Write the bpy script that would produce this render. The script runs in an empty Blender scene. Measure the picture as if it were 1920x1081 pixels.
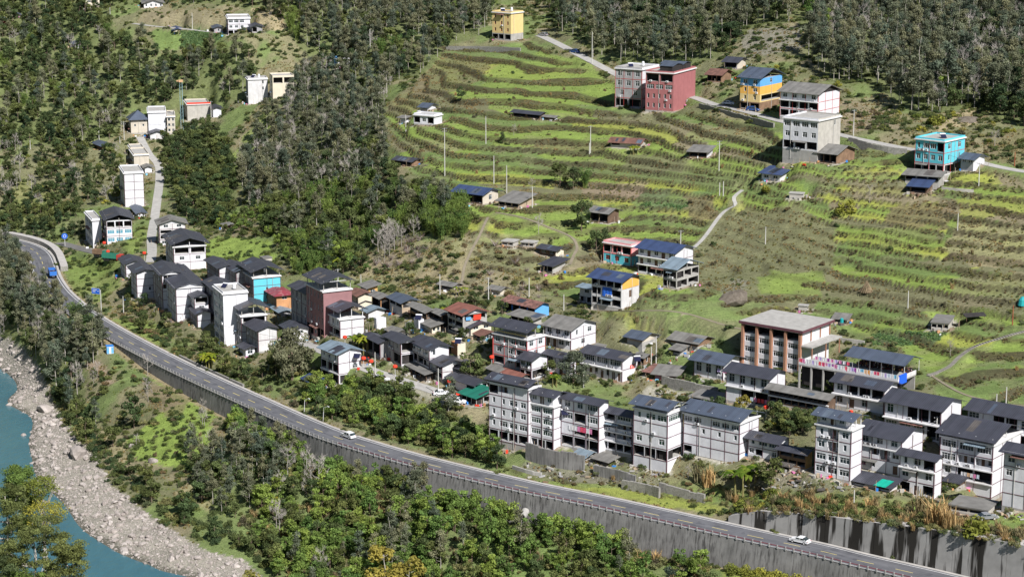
import bpy, math, random
import numpy as np
from mathutils import Vector, Matrix
random.seed(7)
rng = np.random.default_rng(7)
R = math.radians
scene = bpy.context.scene
COL = scene.collection

# ------------------------------------------------------------------ camera, sky, sun, exposure
CX, CY, F, PITCH, CAMZ = 960.0, 540.5, 4000.0, R(12.5), 172.0
cam_d = bpy.data.cameras.new('camera')
cam = bpy.data.objects.new('camera', cam_d)
COL.objects.link(cam)
cam.location = (0, 0, CAMZ)
cam.rotation_euler = (R(90) - PITCH, 0, 0)
cam_d.sensor_width = 36.0
cam_d.lens = F / 1920 * 36.0
cam_d.clip_start = 1.0
cam_d.clip_end = 6000.0
scene.camera = cam

SUN_H = (0.51, -0.86)          # horizontal direction towards the sun (east, towards the viewer)
SUN_EL = R(44)
_l = math.hypot(*SUN_H)
sun_dir = Vector((SUN_H[0] / _l * math.cos(SUN_EL), SUN_H[1] / _l * math.cos(SUN_EL), math.sin(SUN_EL)))
sd = bpy.data.lights.new('sun', 'SUN')
sd.energy = 5.0
sd.angle = R(0.53)
sd.color = (1.0, 0.965, 0.925)
sun = bpy.data.objects.new('sun', sd)
COL.objects.link(sun)
sun.location = (300, -300, 600)
sun.rotation_euler = (-sun_dir).to_track_quat('-Z', 'Y').to_euler()

world = bpy.data.worlds.new('World')
scene.world = world
world.use_nodes = True
wn = world.node_tree
wn.nodes.clear()
sky = wn.nodes.new('ShaderNodeTexSky')
sky.sky_type = 'NISHITA'
sky.sun_disc = False
sky.sun_elevation = SUN_EL
sky.sun_rotation = math.atan2(sun_dir.x, sun_dir.y)
sky.altitude = 1200
bg = wn.nodes.new('ShaderNodeBackground')
bg.inputs['Strength'].default_value = 0.06
wo = wn.nodes.new('ShaderNodeOutputWorld')
wn.links.new(sky.outputs[0], bg.inputs['Color'])
wn.links.new(bg.outputs[0], wo.inputs['Surface'])
scene.view_settings.view_transform = 'Standard'
scene.view_settings.look = 'None'
scene.view_settings.exposure = 0.45
scene.view_settings.gamma = 1.0
scene.view_settings.use_curve_mapping = False
scene.render.engine = 'CYCLES'
scene.cycles.max_bounces = 5
scene.cycles.diffuse_bounces = 2
scene.cycles.glossy_bounces = 2
scene.cycles.transmission_bounces = 2
scene.cycles.transparent_max_bounces = 4
scene.cycles.use_denoising = True

# ------------------------------------------------------------------ projection helpers (survey of the valley)
CP, SP = math.cos(PITCH), math.sin(PITCH)
def unproj(u, v, z):                       # image direction + distance along the axis -> world point
    x = (u - CX) / F * z
    d = (v - CY) / F * z
    return np.array([x, z * CP - d * SP, CAMZ - z * SP - d * CP])
def proj(X, Y, Z):
    Z = Z - CAMZ
    zc = Y * CP - Z * SP
    up = Y * SP + Z * CP
    return CX + F * X / zc, CY - F * up / zc, zc

# ------------------------------------------------------------------ noise
def _hash(ix, iy, s):
    h = (ix.astype(np.int64) * 374761393 + iy.astype(np.int64) * 668265263 + s * 974711) & 0xffffffff
    h = ((h ^ (h >> 13)) * 1274126177) & 0xffffffff
    return ((h ^ (h >> 16)) & 0xffff) / 65535.0
def vnoise(x, y, s=0):
    ix, iy = np.floor(x), np.floor(y)
    fx, fy = x - ix, y - iy
    fx, fy = fx * fx * (3 - 2 * fx), fy * fy * (3 - 2 * fy)
    a, b = _hash(ix, iy, s), _hash(ix + 1, iy, s)
    c, d = _hash(ix, iy + 1, s), _hash(ix + 1, iy + 1, s)
    return (a * (1 - fx) + b * fx) * (1 - fy) + (c * (1 - fx) + d * fx) * fy
def fbm(x, y, scale, octs=4, s=0):
    t, amp, tot = 0, 1.0, 0.0
    x, y = x / scale, y / scale
    for k in range(octs):
        t = t + amp * vnoise(x, y, s + k * 17)
        tot += amp
        amp *= .5
        x, y = x * 2.03 + 5.1, y * 2.03 + 9.7
    return t / tot
def sstep(a, b, x):
    t = np.clip((x - a) / (b - a), 0, 1)
    return t * t * (3 - 2 * t)
def in_poly(U, V, poly):
    r = np.zeros(np.shape(U), bool)
    n = len(poly)
    for i in range(n):
        x1, y1 = poly[i]
        x2, y2 = poly[(i + 1) % n]
        if y1 == y2: continue
        c = ((V < y1) != (V < y2)) & (U < (x2 - x1) * (V - y1) / (y2 - y1) + x1)
        r ^= c
    return r

# ------------------------------------------------------------------ terrain control points: (u, v, distance)
CTRL = [(1240,540,580),(1760,330,635),(1520,303,656),(1255,207,752),(950,78,888),(446,66,975),(1150,712,562),(1500,700,548),
 (1570,903,474),(1230,880,499),(950,832,519),(430,645,633),(330,600,650),(270,560,668),(640,715,580),(350,500,720),(220,458,768),
 (320,460,755),(245,382,833),(290,250,935),(370,222,945),(490,195,925),(640,127,945),(0,400,845),(0,300,900),(0,200,955),(0,100,1015),
 (0,0,1085),(200,100,1005),(200,300,900),(200,200,958),(450,300,885),(450,400,800),(400,475,740),(460,478,730),(550,500,700),
 (700,540,648),(600,400,742),(700,300,772),(600,250,850),(800,232,772),(740,190,824),(800,290,735),(1000,317,710),(880,92,882),(700,60,930),(600,0,1015),
 (850,360,696),(850,440,656),(850,500,640),(870,620,592),(1000,700,560),(1140,578,598),(1050,350,690),(1250,350,676),(1400,400,650),
 (1400,500,618),(1700,400,620),(1700,500,590),(1850,600,555),(1600,600,574),(1850,700,524),(1900,790,500),(1430,250,692),
 (1100,100,850),(1300,125,800),(1450,60,808),(1700,200,708),(1900,210,690),(1900,310,640),(1200,30,880),(1500,0,858),(1900,0,835),
 (1900,100,762),(1150,140,815),(1300,188,750),(1000,60,902),(1000,0,985),(350,50,1010),(350,120,990),(480,40,990),
 # river side
 (1100,1012,490),(1000,1060,484),(700,1000,505),(800,905,533),(500,1000,512),(500,850,558),(560,820,566),(300,760,603),(230,700,642),
 (150,800,600),(100,680,672),(0,560,752),(300,950,533),(440,1030,504),(1350,1060,470),(1500,1100,456)]
pts = [unproj(*c) for c in CTRL]
def on_plane(u, v, Z):
    k = SP + (v - CY) / F * CP
    return unproj(u, v, (CAMZ - Z) / k)
for (u, v, Z) in [(20,742,0),(62,880,0),(130,960,0),(230,1042,0),(340,1085,-.6),(280,1062,-.3),(0,640,2.5),(45,745,2.0),(110,870,2.0),(200,960,2),(330,1045,2),
                  (450,1120,2),(0,1085,-3),(0,900,-3),(150,1081,-3),(60,1000,-3),(0,780,-2),(-120,640,-2.5),(-200,560,0),(-250,800,-3)]:
    pts.append(on_plane(u, v, Z))
for w in [(-60,250,70),(0,220,70),(60,240,60),(-110,300,52),(-150,360,26),(-130,410,8),(-60,400,-3),(-20,330,22),(60,380,-3),(110,360,-3),(120,430,-1),
          (180,400,0),(-250,300,90),(-330,500,70),(-330,650,40),(-200,500,-3),(-170,460,0),(200,250,50),(330,300,60),
          (0,1250,180),(-250,1250,170),(250,1250,220),(-330,1000,75),(-330,850,30),(330,900,190),(330,700,125),(330,560,75),(330,500,50),
          (150,1000,150),(250,800,120)]:
    pts.append(np.array(w, float))
pts = np.array(pts)

# main road centreline (u, v, Z above the river)
ROAD = [(-70,436,14.5),(0,449,14.8),(35,457,14.9),(60,467,15),(74,480,15.1),(82,500,15.2),(88,520,15.4),(104,545,15.5),(128,568,15.6),(160,592,15.8),(205,620,16),(267,654,16.2),(330,686,16.4),
        (400,719,16.6),(480,755,16.9),(560,791,17.1),(625,817,17.3),(690,838,17.5),(770,861,17.7),(850,881,17.9),(930,900,18.0),(1005,917,18.1),(1115,939,18.3),
        (1225,963,18.4),(1406,1003,18.6),(1535,1031,18.7),(1607,1049,18.8),(1720,1075,18.8),(1850,1106,18.9),(2000,1142,19)]
rp = np.array([on_plane(u, v, Z) for u, v, Z in ROAD])
def resample(p, step):
    q = [p[0]]
    pp = []
    n = len(p)
    for i in range(n - 1):                                  # Catmull-Rom
        p0, p1, p2, p3 = p[max(i-1,0)], p[i], p[i+1], p[min(i+2,n-1)]
        for t in np.linspace(0, 1, 24, endpoint=False):
            pp.append(.5*((2*p1)+(-p0+p2)*t+(2*p0-5*p1+4*p2-p3)*t*t+(-p0+3*p1-3*p2+p3)*t**3))
    pp.append(p[-1])
    pp = np.array(pp)
    seg = np.linalg.norm(np.diff(pp[:, :2], axis=0), axis=1)
    s = np.concatenate([[0], np.cumsum(seg)])
    m = max(2, int(s[-1] / step) + 1)
    t = np.linspace(0, s[-1], m)
    return np.stack([np.interp(t, s, pp[:, k]) for k in range(pp.shape[1])], 1)
road_c = resample(rp, 2.0)
HW = 4.3
# keep the terrain through the road
for q in road_c[::12]:
    pts = np.vstack([pts, [q[0], q[1], q[2]]])
keep = []
for i, p in enumerate(pts):
    if all(np.hypot(*(p[:2] - pts[j][:2])) > 4 for j in keep): keep.append(i)
pts = pts[keep]

GX0, GX1, GY0, GY1, GS = -335.0, 335.0, 205.0, 1275.0, 1.0
gx = np.arange(GX0, GX1 + .01, GS)
gy = np.arange(GY0, GY1 + .01, GS)
XX, YY = np.meshgrid(gx, gy)
def tps(pts, X, Y, lam=2.0):
    sc = 100.0
    P2 = pts[:, :2] / sc
    n = len(pts)
    d = np.linalg.norm(P2[:, None] - P2[None], axis=2)
    K = np.where(d > 0, d * d * np.log(d + 1e-12), 0) + np.eye(n) * lam * 1e-3
    Q = np.hstack([np.ones((n, 1)), P2])
    A = np.block([[K, Q], [Q.T, np.zeros((3, 3))]])
    w = np.linalg.solve(A, np.concatenate([pts[:, 2], np.zeros(3)]))
    out = w[n] + w[n+1] * X / sc + w[n+2] * Y / sc
    for i in range(n):
        r2 = (X / sc - P2[i, 0])**2 + (Y / sc - P2[i, 1])**2
        out = out + w[i] * .5 * r2 * np.log(r2 + 1e-12)
    return out
# coarse evaluation, then bilinear refinement keeps this quick
cs = 5.0
cx_, cy_ = np.arange(GX0, GX1 + cs, cs), np.arange(GY0, GY1 + cs, cs)
CXX, CYY = np.meshgrid(cx_, cy_)
ZC = tps(pts, CXX, CYY)
def bil(Zg, x0, y0, st, X, Y):
    fx = np.clip((X - x0) / st, 0, Zg.shape[1] - 1.001)
    fy = np.clip((Y - y0) / st, 0, Zg.shape[0] - 1.001)
    ix, iy = fx.astype(int), fy.astype(int)
    tx, ty = fx - ix, fy - iy
    return (Zg[iy, ix]*(1-tx)+Zg[iy, ix+1]*tx)*(1-ty)+(Zg[iy+1, ix]*(1-tx)+Zg[iy+1, ix+1]*tx)*ty
ZZ = bil(ZC, GX0, GY0, cs, XX, YY)
for _ in range(2):
    ZZ[1:-1, 1:-1] = (ZZ[1:-1, 1:-1]*4 + ZZ[:-2, 1:-1] + ZZ[2:, 1:-1] + ZZ[1:-1, :-2] + ZZ[1:-1, 2:]) / 8
ZZ += (fbm(XX, YY, 40, 3, 3) - .5) * 2.0 * sstep(3, 12, ZZ)

def near_line(line, X, Y, reach):
    """signed distance (positive = left-hand side seen along the line), index along it"""
    D = np.full(X.shape, 1e9)
    S = np.zeros(X.shape)
    Zl = np.zeros(X.shape)
    for i in range(len(line) - 1):
        a, b = line[i], line[i+1]
        x0, x1 = min(a[0], b[0]) - reach, max(a[0], b[0]) + reach
        y0, y1 = min(a[1], b[1]) - reach, max(a[1], b[1]) + reach
        i0, i1 = max(int((x0-GX0)/GS), 0), min(int((x1-GX0)/GS)+2, X.shape[1])
        j0, j1 = max(int((y0-GY0)/GS), 0), min(int((y1-GY0)/GS)+2, X.shape[0])
        if i0 >= i1 or j0 >= j1: continue
        xs, ys = X[j0:j1, i0:i1], Y[j0:j1, i0:i1]
        dx, dy = b[0]-a[0], b[1]-a[1]
        L2 = dx*dx + dy*dy + 1e-9
        t = np.clip(((xs-a[0])*dx + (ys-a[1])*dy)/L2, 0, 1)
        d = np.hypot(xs-a[0]-t*dx, ys-a[1]-t*dy)
        sgn = np.sign(dx*(ys-a[1]) - dy*(xs-a[0]))
        m = d < np.abs(D[j0:j1, i0:i1])
        D[j0:j1, i0:i1] = np.where(m, d*sgn, D[j0:j1, i0:i1])
        S[j0:j1, i0:i1] = np.where(m, i+t, S[j0:j1, i0:i1])
        Zl[j0:j1, i0:i1] = np.where(m, a[2]+t*(b[2]-a[2]), Zl[j0:j1, i0:i1])
    return D, S, Zl
ru = proj(road_c[:, 0], road_c[:, 1], road_c[:, 2])[0]        # image column of each road sample
WALL_H = np.interp(ru, [225, 300, 420, 560, 660, 820, 1100, 1300, 1420, 2000], [0.3, 3.0, 5.0, 6.0, 6.6, 7.4, 8.2, 7.6, 6.2, 6.2])
UP_H = np.interp(ru, [1325, 1345, 1400, 1500, 1620, 1750, 1870, 2000], [0, 1.5, 4.0, 5.6, 7.0, 8.4, 9.0, 9.0])
RD, RS, RZ = near_line(road_c, XX, YY, 34)
ri = np.clip(RS, 0, len(road_c)-1)
wh = np.interp(ri, np.arange(len(road_c)), WALL_H)
uh = np.interp(ri, np.arange(len(road_c)), UP_H)
has = np.abs(RD) < 33
# valley side is at negative distance (right of travel), hill side positive
lo = -RD
low_t = RZ - wh
f = sstep(HW + 3, HW + 26, lo)
ZZ = np.where(has & (lo > HW - 2.2), np.where(wh > .5, np.minimum(low_t * (1-f) + np.minimum(ZZ, low_t+2) * f, RZ - .35), RZ * (1-f) - .4*(1-f) + ZZ * f), ZZ)
hi = RD
up_t = RZ + uh
fu = sstep(HW + 3.4, HW + 24, hi)
ZZ = np.where(has & (hi > HW + 3.4), up_t * (1-fu) + np.maximum(ZZ, up_t - 1.0) * fu, ZZ)
ZZ = np.where(has & (lo <= HW - 2.2) & (hi <= HW + 3.4), RZ - .35, ZZ)
# flatten at the water's edge
UU, VV, DD = proj(XX, YY, ZZ)

def height(X, Y):
    return bil(ZZ, GX0, GY0, GS, np.asarray(X, float), np.asarray(Y, float))
def hit(u, v):
    z = np.arange(420.0, 1300.0, .8)
    x = (u - CX)/F*z
    d = (v - CY)/F*z
    y = z*CP - d*SP
    h = CAMZ - z*SP - d*CP
    g = height(x, y)
    b = np.nonzero(h <= g)[0]
    k = b[0] if len(b) else len(z)-1
    return Vector((x[k], y[k], g[k]))

# small roads, lanes and paths: (name, label-less structure, width, pixel points)
LANES = [
 ('village_road', 5.0, [(112,455),(150,466),(190,476),(222,482),(265,489)], 'asphalt_old'),
 ('lane', 3.4, [(282,492),(285,470),(284,445),(289,415),(294,380),(299,340),(297,310),(280,290),(268,268),(262,256)], 'concrete'),
 ('village_street', 4.6, [(560,640),(600,655),(655,678),(700,698),(760,716),(830,738),(880,760)], 'concrete'),
 ('hill_road', 4.2, [(1012,66),(1050,84),(1085,103),(1120,121),(1155,140),(1200,160),(1250,172),(1300,183),(1340,196),(1400,210),(1460,226),(1520,240),(1590,256),(1640,268),(1710,280),(1800,293),(1850,308),(1925,324)], 'concrete'),
 ('footpath', 1.2, [(1290,475),(1318,448),(1345,412),(1362,395),(1379,386),(1376,372),(1392,352)], 'concrete'),
 ('footpath', .9, [(1060,570),(1130,582),(1190,584),(1240,584),(1290,588),(1330,600),(1390,622)], 'soil_path'),
 ('footpath', .9, [(1068,500),(1075,480),(1082,465),(1070,445),(1030,428),(980,408),(930,398)], 'soil_path'),
 ('stone_stairs', 1.0, [(1740,705),(1778,688),(1800,668),(1830,650),(1880,634),(1925,618)], 'concrete'),
 ('footpath', .8, [(1740,700),(1800,735),(1860,752),(1925,765)], 'soil_path'),
 ('footpath', .8, [(855,560),(866,530),(870,505),(880,480),(900,440),(915,405)], 'soil_path'),
 ('upper_lane', 2.6, [(250,44),(290,50),(330,54),(370,58),(420,64)], 'concrete'),
]
lanes = []
for nm, w, px, mt in LANES:
    q = np.array([list(hit(u, v)) for u, v in px])
    c = resample(q, 1.5)
    k = 9
    zz = np.convolve(np.pad(c[:, 2], k//2, 'edge'), np.ones(k)/k, 'valid')
    c[:, 2] = zz
    lanes.append((nm, w, c, mt))
LANE_MASK = np.zeros(XX.shape)
for nm, w, c, mt in lanes:
    D, S, Zl = near_line(c, XX, YY, w/2 + 6)
    a = 1 - sstep(w/2 + .6, w/2 + 4, np.abs(D))
    ZZ = np.where(a > 0, ZZ*(1-a) + (Zl-.12)*a, ZZ)
    LANE_MASK = np.maximum(LANE_MASK, (np.abs(D) < w/2 + 1.0).astype(float))
# ------------------------------------------------------------------ terraces and rough ground
UU, VV, DD = proj(XX, YY, ZZ)
wu = UU + (fbm(XX, YY, 9, 3, 31)-.5)*26
wv = VV + (fbm(XX, YY, 9, 3, 57)-.5)*14
TERR = [(835,85),(1000,78),(1060,112),(1150,160),(1150,215),(1300,215),(1460,245),(1700,290),(1925,335),(1925,800),(1760,745),(1740,690),(1560,590),(1390,592),
        (1330,560),(1180,600),(1060,560),(880,480),(850,400),(790,340),(735,270),(720,205),(800,140)]
tm = in_poly(wu, wv, TERR).astype(float)
TERR2 = [(1560,880),(1925,930),(1925,990),(1500,960),(1340,930),(1000,880),(1010,868)]
tm = np.maximum(tm, in_poly(wu, wv, [(960,866),(1200,905),(1500,925),(1925,960),(1925,1010),(1400,950),(1200,930),(960,890)])*.8)
smooth_zone = in_poly(wu, wv, [(1300,470),(1350,400),(1480,385),(1570,420),(1560,520),(1400,560),(1290,545)])
tm = np.where(smooth_zone, tm*.25, tm)
def blur(a, n):
    for _ in range(n):
        a = a.copy()
        a[1:-1, 1:-1] = (a[1:-1, 1:-1]*2 + a[:-2, 1:-1] + a[2:, 1:-1] + a[1:-1, :-2] + a[1:-1, 2:]) / 6
    return a
tmb = blur(tm, 5) * (1-blur(LANE_MASK, 2))
fine = blur(in_poly(wu, wv, [(1500,270),(1580,290),(1700,320),(1780,380),(1770,480),(1580,500),(1560,380),(1480,330)]).astype(float), 4)
fine = np.maximum(fine, sstep(850, 870, VV))
TH = np.where(fine > .5, 1.4, 2.0)
qn = ZZ/TH + ((fbm(XX, YY, 45, 3, 71)-.5)*2.5 + (fbm(XX, YY, 9, 2, 5)-.5)*.18)*1.7/TH
lev = np.floor(qn)
fr = qn - lev
stepz = TH*(sstep(.70, .97, fr) - fr)
ZZ = ZZ + stepz*tmb*.97
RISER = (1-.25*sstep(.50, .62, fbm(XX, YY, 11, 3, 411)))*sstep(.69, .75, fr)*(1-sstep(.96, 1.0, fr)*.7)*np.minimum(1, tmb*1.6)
wild = (1-tmb)*(1-blur(LANE_MASK, 2))*sstep(HW+3, HW+9, np.minimum(np.abs(RD), 99))*sstep(1.0, 4, ZZ)
ZZ += (fbm(XX, YY, 7, 3, 11)-.5)*1.7*wild + (fbm(XX, YY, 2.7, 2, 19)-.5)*.5*np.maximum(wild, tmb*.3)
# ------------------------------------------------------------------ materials
MATS = {}
def newmat(name, rough=.8, metal=0.0, spec=.3):
    m = bpy.data.materials.new(name)
    m.use_nodes = True
    b = m.node_tree.nodes['Principled BSDF']
    b.inputs['Roughness'].default_value = rough
    b.inputs['Metallic'].default_value = metal
    b.inputs['Specular IOR Level'].default_value = spec
    MATS[name] = m
    return m, m.node_tree, b
def ramp(nt, fac, c0, c1, p0=.3, p1=.7):
    r = nt.nodes.new('ShaderNodeValToRGB')
    r.color_ramp.elements[0].position, r.color_ramp.elements[1].position = p0, p1
    r.color_ramp.elements[0].color, r.color_ramp.elements[1].color = (*c0, 1), (*c1, 1)
    nt.links.new(fac, r.inputs[0])
    return r
def noise(nt, vec, scale, detail=3, rough=.55):
    n = nt.nodes.new('ShaderNodeTexNoise')
    n.inputs['Scale'].default_value = scale
    n.inputs['Detail'].default_value = detail
    n.inputs['Roughness'].default_value = rough
    if vec is not None: nt.links.new(vec, n.inputs['Vector'])
    return n
def mapping(nt, kind='Object', scale=(1, 1, 1)):
    tc = nt.nodes.new('ShaderNodeTexCoord')
    mp = nt.nodes.new('ShaderNodeMapping')
    mp.inputs['Scale'].default_value = scale
    nt.links.new(tc.outputs[kind], mp.inputs['Vector'])
    return mp.outputs[0]
def mix(nt, fac, a, b, mode='MIX'):
    m = nt.nodes.new('ShaderNodeMix')
    m.data_type = 'RGBA'
    m.blend_type = mode
    for s, v in ((0, fac), (6, a), (7, b)):
        if isinstance(v, (int, float)): m.inputs[s].default_value = v
        elif isinstance(v, tuple): m.inputs[s].default_value = (*v, 1) if len(v) == 3 else v
        else: nt.links.new(v, m.inputs[s])
    return m.outputs[2]
def bump(nt, b, h, strength=.4, dist=.05):
    n = nt.nodes.new('ShaderNodeBump')
    n.inputs['Strength'].default_value = strength
    n.inputs['Distance'].default_value = dist
    nt.links.new(h, n.inputs['Height'])
    nt.links.new(n.outputs[0], b.inputs['Normal'])
def surface(name, col, var=.12, rough=.85, dirt=.25, dirtcol=None, scale=.6, streak=True, metal=0.0, spec=.25):
    """painted / rendered / stone surface: base colour, soft mottling, vertical rain streaks, fine grain"""
    m, nt, b = newmat(name, rough, metal, spec)
    v = mapping(nt)
    n1 = noise(nt, v, scale, 4)
    c = ramp(nt, n1.outputs[0], tuple(x*(1-var) for x in col), tuple(min(1, x*(1+var)) for x in col)).outputs[0]
    if streak:
        v2 = mapping(nt, scale=(2.2, 2.2, .16))
        n2 = noise(nt, v2, 1.0, 4, .65)
        r2 = ramp(nt, n2.outputs[0], (0, 0, 0), (1, 1, 1), .5, .78)
        mm = nt.nodes.new('ShaderNodeMath'); mm.operation = 'MULTIPLY'; mm.inputs[1].default_value = dirt
        big = noise(nt, v, .13, 3); rb3 = ramp(nt, big.outputs[0], (.3, .3, .3) if name != 'wall_striped' else (1, 1, 1), (1, 1, 1), .38, .60)
        nt.links.new(mix(nt, 1.0, r2.outputs[0], rb3.outputs[0], 'MULTIPLY'), mm.inputs[0])
        c = mix(nt, mm.outputs[0], c, dirtcol or tuple(x*.45 for x in col))
    nt.links.new(c, b.inputs['Base Color'])
    n3 = noise(nt, v, 7, 2)
    bump(nt, b, n3.outputs[0], .3, .04)
    return m
def corrugated(name, col, rough=.45, metal=0.15, var=.12, pitch=.5, rust=None, rustamt=.0):
    m, nt, b = newmat(name, rough, metal, .4)
    tc = nt.nodes.new('ShaderNodeTexCoord')
    uvw = nt.nodes.new('ShaderNodeSeparateXYZ'); nt.links.new(tc.outputs['UV'], uvw.inputs[0])
    v = mapping(nt)
    n1 = noise(nt, v, .5, 4)
    # each sheet (about a metre wide) has its own slight shade
    w = nt.nodes.new('ShaderNodeMath'); w.operation = 'FLOOR'; nt.links.new(uvw.outputs[0], w.inputs[0])
    wn_ = nt.nodes.new('ShaderNodeTexWhiteNoise'); wn_.noise_dimensions = '1D'; nt.links.new(w.outputs[0], wn_.inputs['W'])
    c = ramp(nt, n1.outputs[0], tuple(x*(1-var) for x in col), tuple(x*(1+var) for x in col)).outputs[0]
    r = ramp(nt, wn_.outputs[0], (.86, .86, .86), (1.12, 1.12, 1.12), 0, 1).outputs[0]
    c = mix(nt, 1.0, c, r, 'MULTIPLY')
    if rust:
        n2 = noise(nt, v, .9, 5, .65)
        rr = ramp(nt, n2.outputs[0], (0, 0, 0), (1, 1, 1), .62 - rustamt*.3, .74 - rustamt*.2)
        c = mix(nt, rr.outputs[0], c, rust)
    nt.links.new(c, b.inputs['Base Color'])
    s = nt.nodes.new('ShaderNodeMath'); s.operation = 'MULTIPLY'; s.inputs[1].default_value = 2*math.pi/pitch
    nt.links.new(uvw.outputs[0], s.inputs[0])
    sn = nt.nodes.new('ShaderNodeMath'); sn.operation = 'SINE'; nt.links.new(s.outputs[0], sn.inputs[0])
    bump(nt, b, sn.outputs[0], .55, .05)
    return m
surface('white_wall', (.66, .665, .70), .09, .6, .42, (.33, .31, .30))
surface('white_wall_old', (.60, .595, .60), .12, .75, .5, (.30, .28, .26))
surface('cornice_white', (.70, .695, .70), .08, .7, .45, (.22, .21, .2))
surface('grey_render_shade', (.34, .335, .345), .14, .9, .4, (.16, .15, .15))  # grey render; also shade painted onto the left walls of white houses
surface('concrete', (.37, .36, .34), .15, .9, .45, (.12, .12, .115))
surface('raw_block', (.44, .42, .38), .14, .92, .3, (.2, .18, .16))
surface('beige_wall', (.55, .50, .42), .08, .85, .3)
surface('yellow_wall', (.68, .52, .24), .06, .75, .2, (.4, .3, .14))
surface('orange_wall', (.75, .42, .10), .08, .75, .2)
surface('cream_wall', (.66, .60, .48), .07, .8, .3)
surface('maroon_wall', (.36, .14, .145), .08, .7, .2, (.2, .07, .07))
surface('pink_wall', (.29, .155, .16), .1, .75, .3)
surface('teal_wall', (.12, .50, .58), .06, .7, .15, (.08, .27, .3))
surface('pink_trim', (.72, .33, .34), .06, .7, .12)
surface('aqua_wall', (.12, .52, .62), .05, .7, .12, (.08, .3, .36))
surface('skyblue_wall', (.13, .38, .72), .06, .7, .15)
surface('blue_sheet', (.03, .14, .60), .10, .5, .2)
surface('brick_orange', (.52, .27, .13), .15, .9, .3)
surface('plywood', (.55, .33, .12), .15, .8, .25)
surface('dark_wood', (.13, .085, .06), .25, .9, .3)
surface('brown_wood', (.22, .14, .09), .25, .9, .3)
surface('pale_wood', (.42, .33, .24), .2, .9, .3)
surface('terracotta_pillar', (.38, .20, .13), .1, .85, .3)
surface('trim_maroon', (.13, .055, .07), .15, .7, .1)
surface('trim_grey', (.18, .15, .17), .1, .7, .1)
surface('red_band', (.5, .08, .07), .1, .7, .2)
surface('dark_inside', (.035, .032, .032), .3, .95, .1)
surface('steel_white', (.62, .62, .63), .06, .5, .2, spec=.5)
surface('steel_dark', (.08, .08, .09), .1, .5, .1, spec=.5)
surface('pole_concrete', (.52, .51, .48), .08, .85, .3)
corrugated('roof_dark', (.060, .062, .078))
corrugated('roof_slate', (.085, .105, .145))
corrugated('roof_patch', (.12, .15, .19))
corrugated('roof_worn', (.10, .09, .085), .7, 0, .25)
corrugated('roof_blue', (.05, .075, .16))
corrugated('roof_grey', (.17, .165, .155), .8, 0, .2, .35)
corrugated('roof_paleblue', (.20, .26, .31), .5, .1, .12)
corrugated('roof_brown', (.17, .085, .065), .8, 0, .2, .35, rust=(.09, .05, .04), rustamt=.4)
corrugated('roof_red', (.21, .085, .065), .8, 0, .18, .35)
corrugated('roof_maroon', (.26, .05, .065), .5, .1, .12, .4, rust=(.45, .3, .28), rustamt=.2)
corrugated('roof_green', (.02, .17, .12), .5, .1, .1)
corrugated('roof_rust', (.24, .12, .10), .8, 0, .2, .35, rust=(.10, .055, .045), rustamt=.6)
m, nt, b = newmat('glass', .12, 0, .6)
v = mapping(nt); n = noise(nt, v, .8, 2)
nt.links.new(ramp(nt, n.outputs[0], (.012, .018, .022), (.05, .07, .075)).outputs[0], b.inputs['Base Color'])
m, nt, b = newmat('glass_green', .12, 0, .6)
v = mapping(nt); n = noise(nt, v, .8, 2)
nt.links.new(ramp(nt, n.outputs[0], (.010, .030, .022), (.045, .09, .065)).outputs[0], b.inputs['Base Color'])
m, nt, b = newmat('glass_blue', .15, 0, .6)
v = mapping(nt); n = noise(nt, v, .8, 2)
nt.links.new(ramp(nt, n.outputs[0], (.05, .2, .3), (.15, .42, .52)).outputs[0], b.inputs['Base Color'])
surface('frame_white', (.72, .73, .75), .04, .5, .1, streak=False)
surface('frame_dark', (.10, .09, .09), .1, .5, .1, streak=False)
surface('frame_red', (.45, .06, .05), .1, .5, .1, streak=False)
surface('red_cloth', (.75, .06, .03), .12, .8, .1, streak=False)
surface('blue_plastic', (.04, .22, .62), .1, .5, .1, streak=False)
surface('solar_dark', (.02, .022, .05), .1, .15, .0, streak=False, spec=.6)

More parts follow.
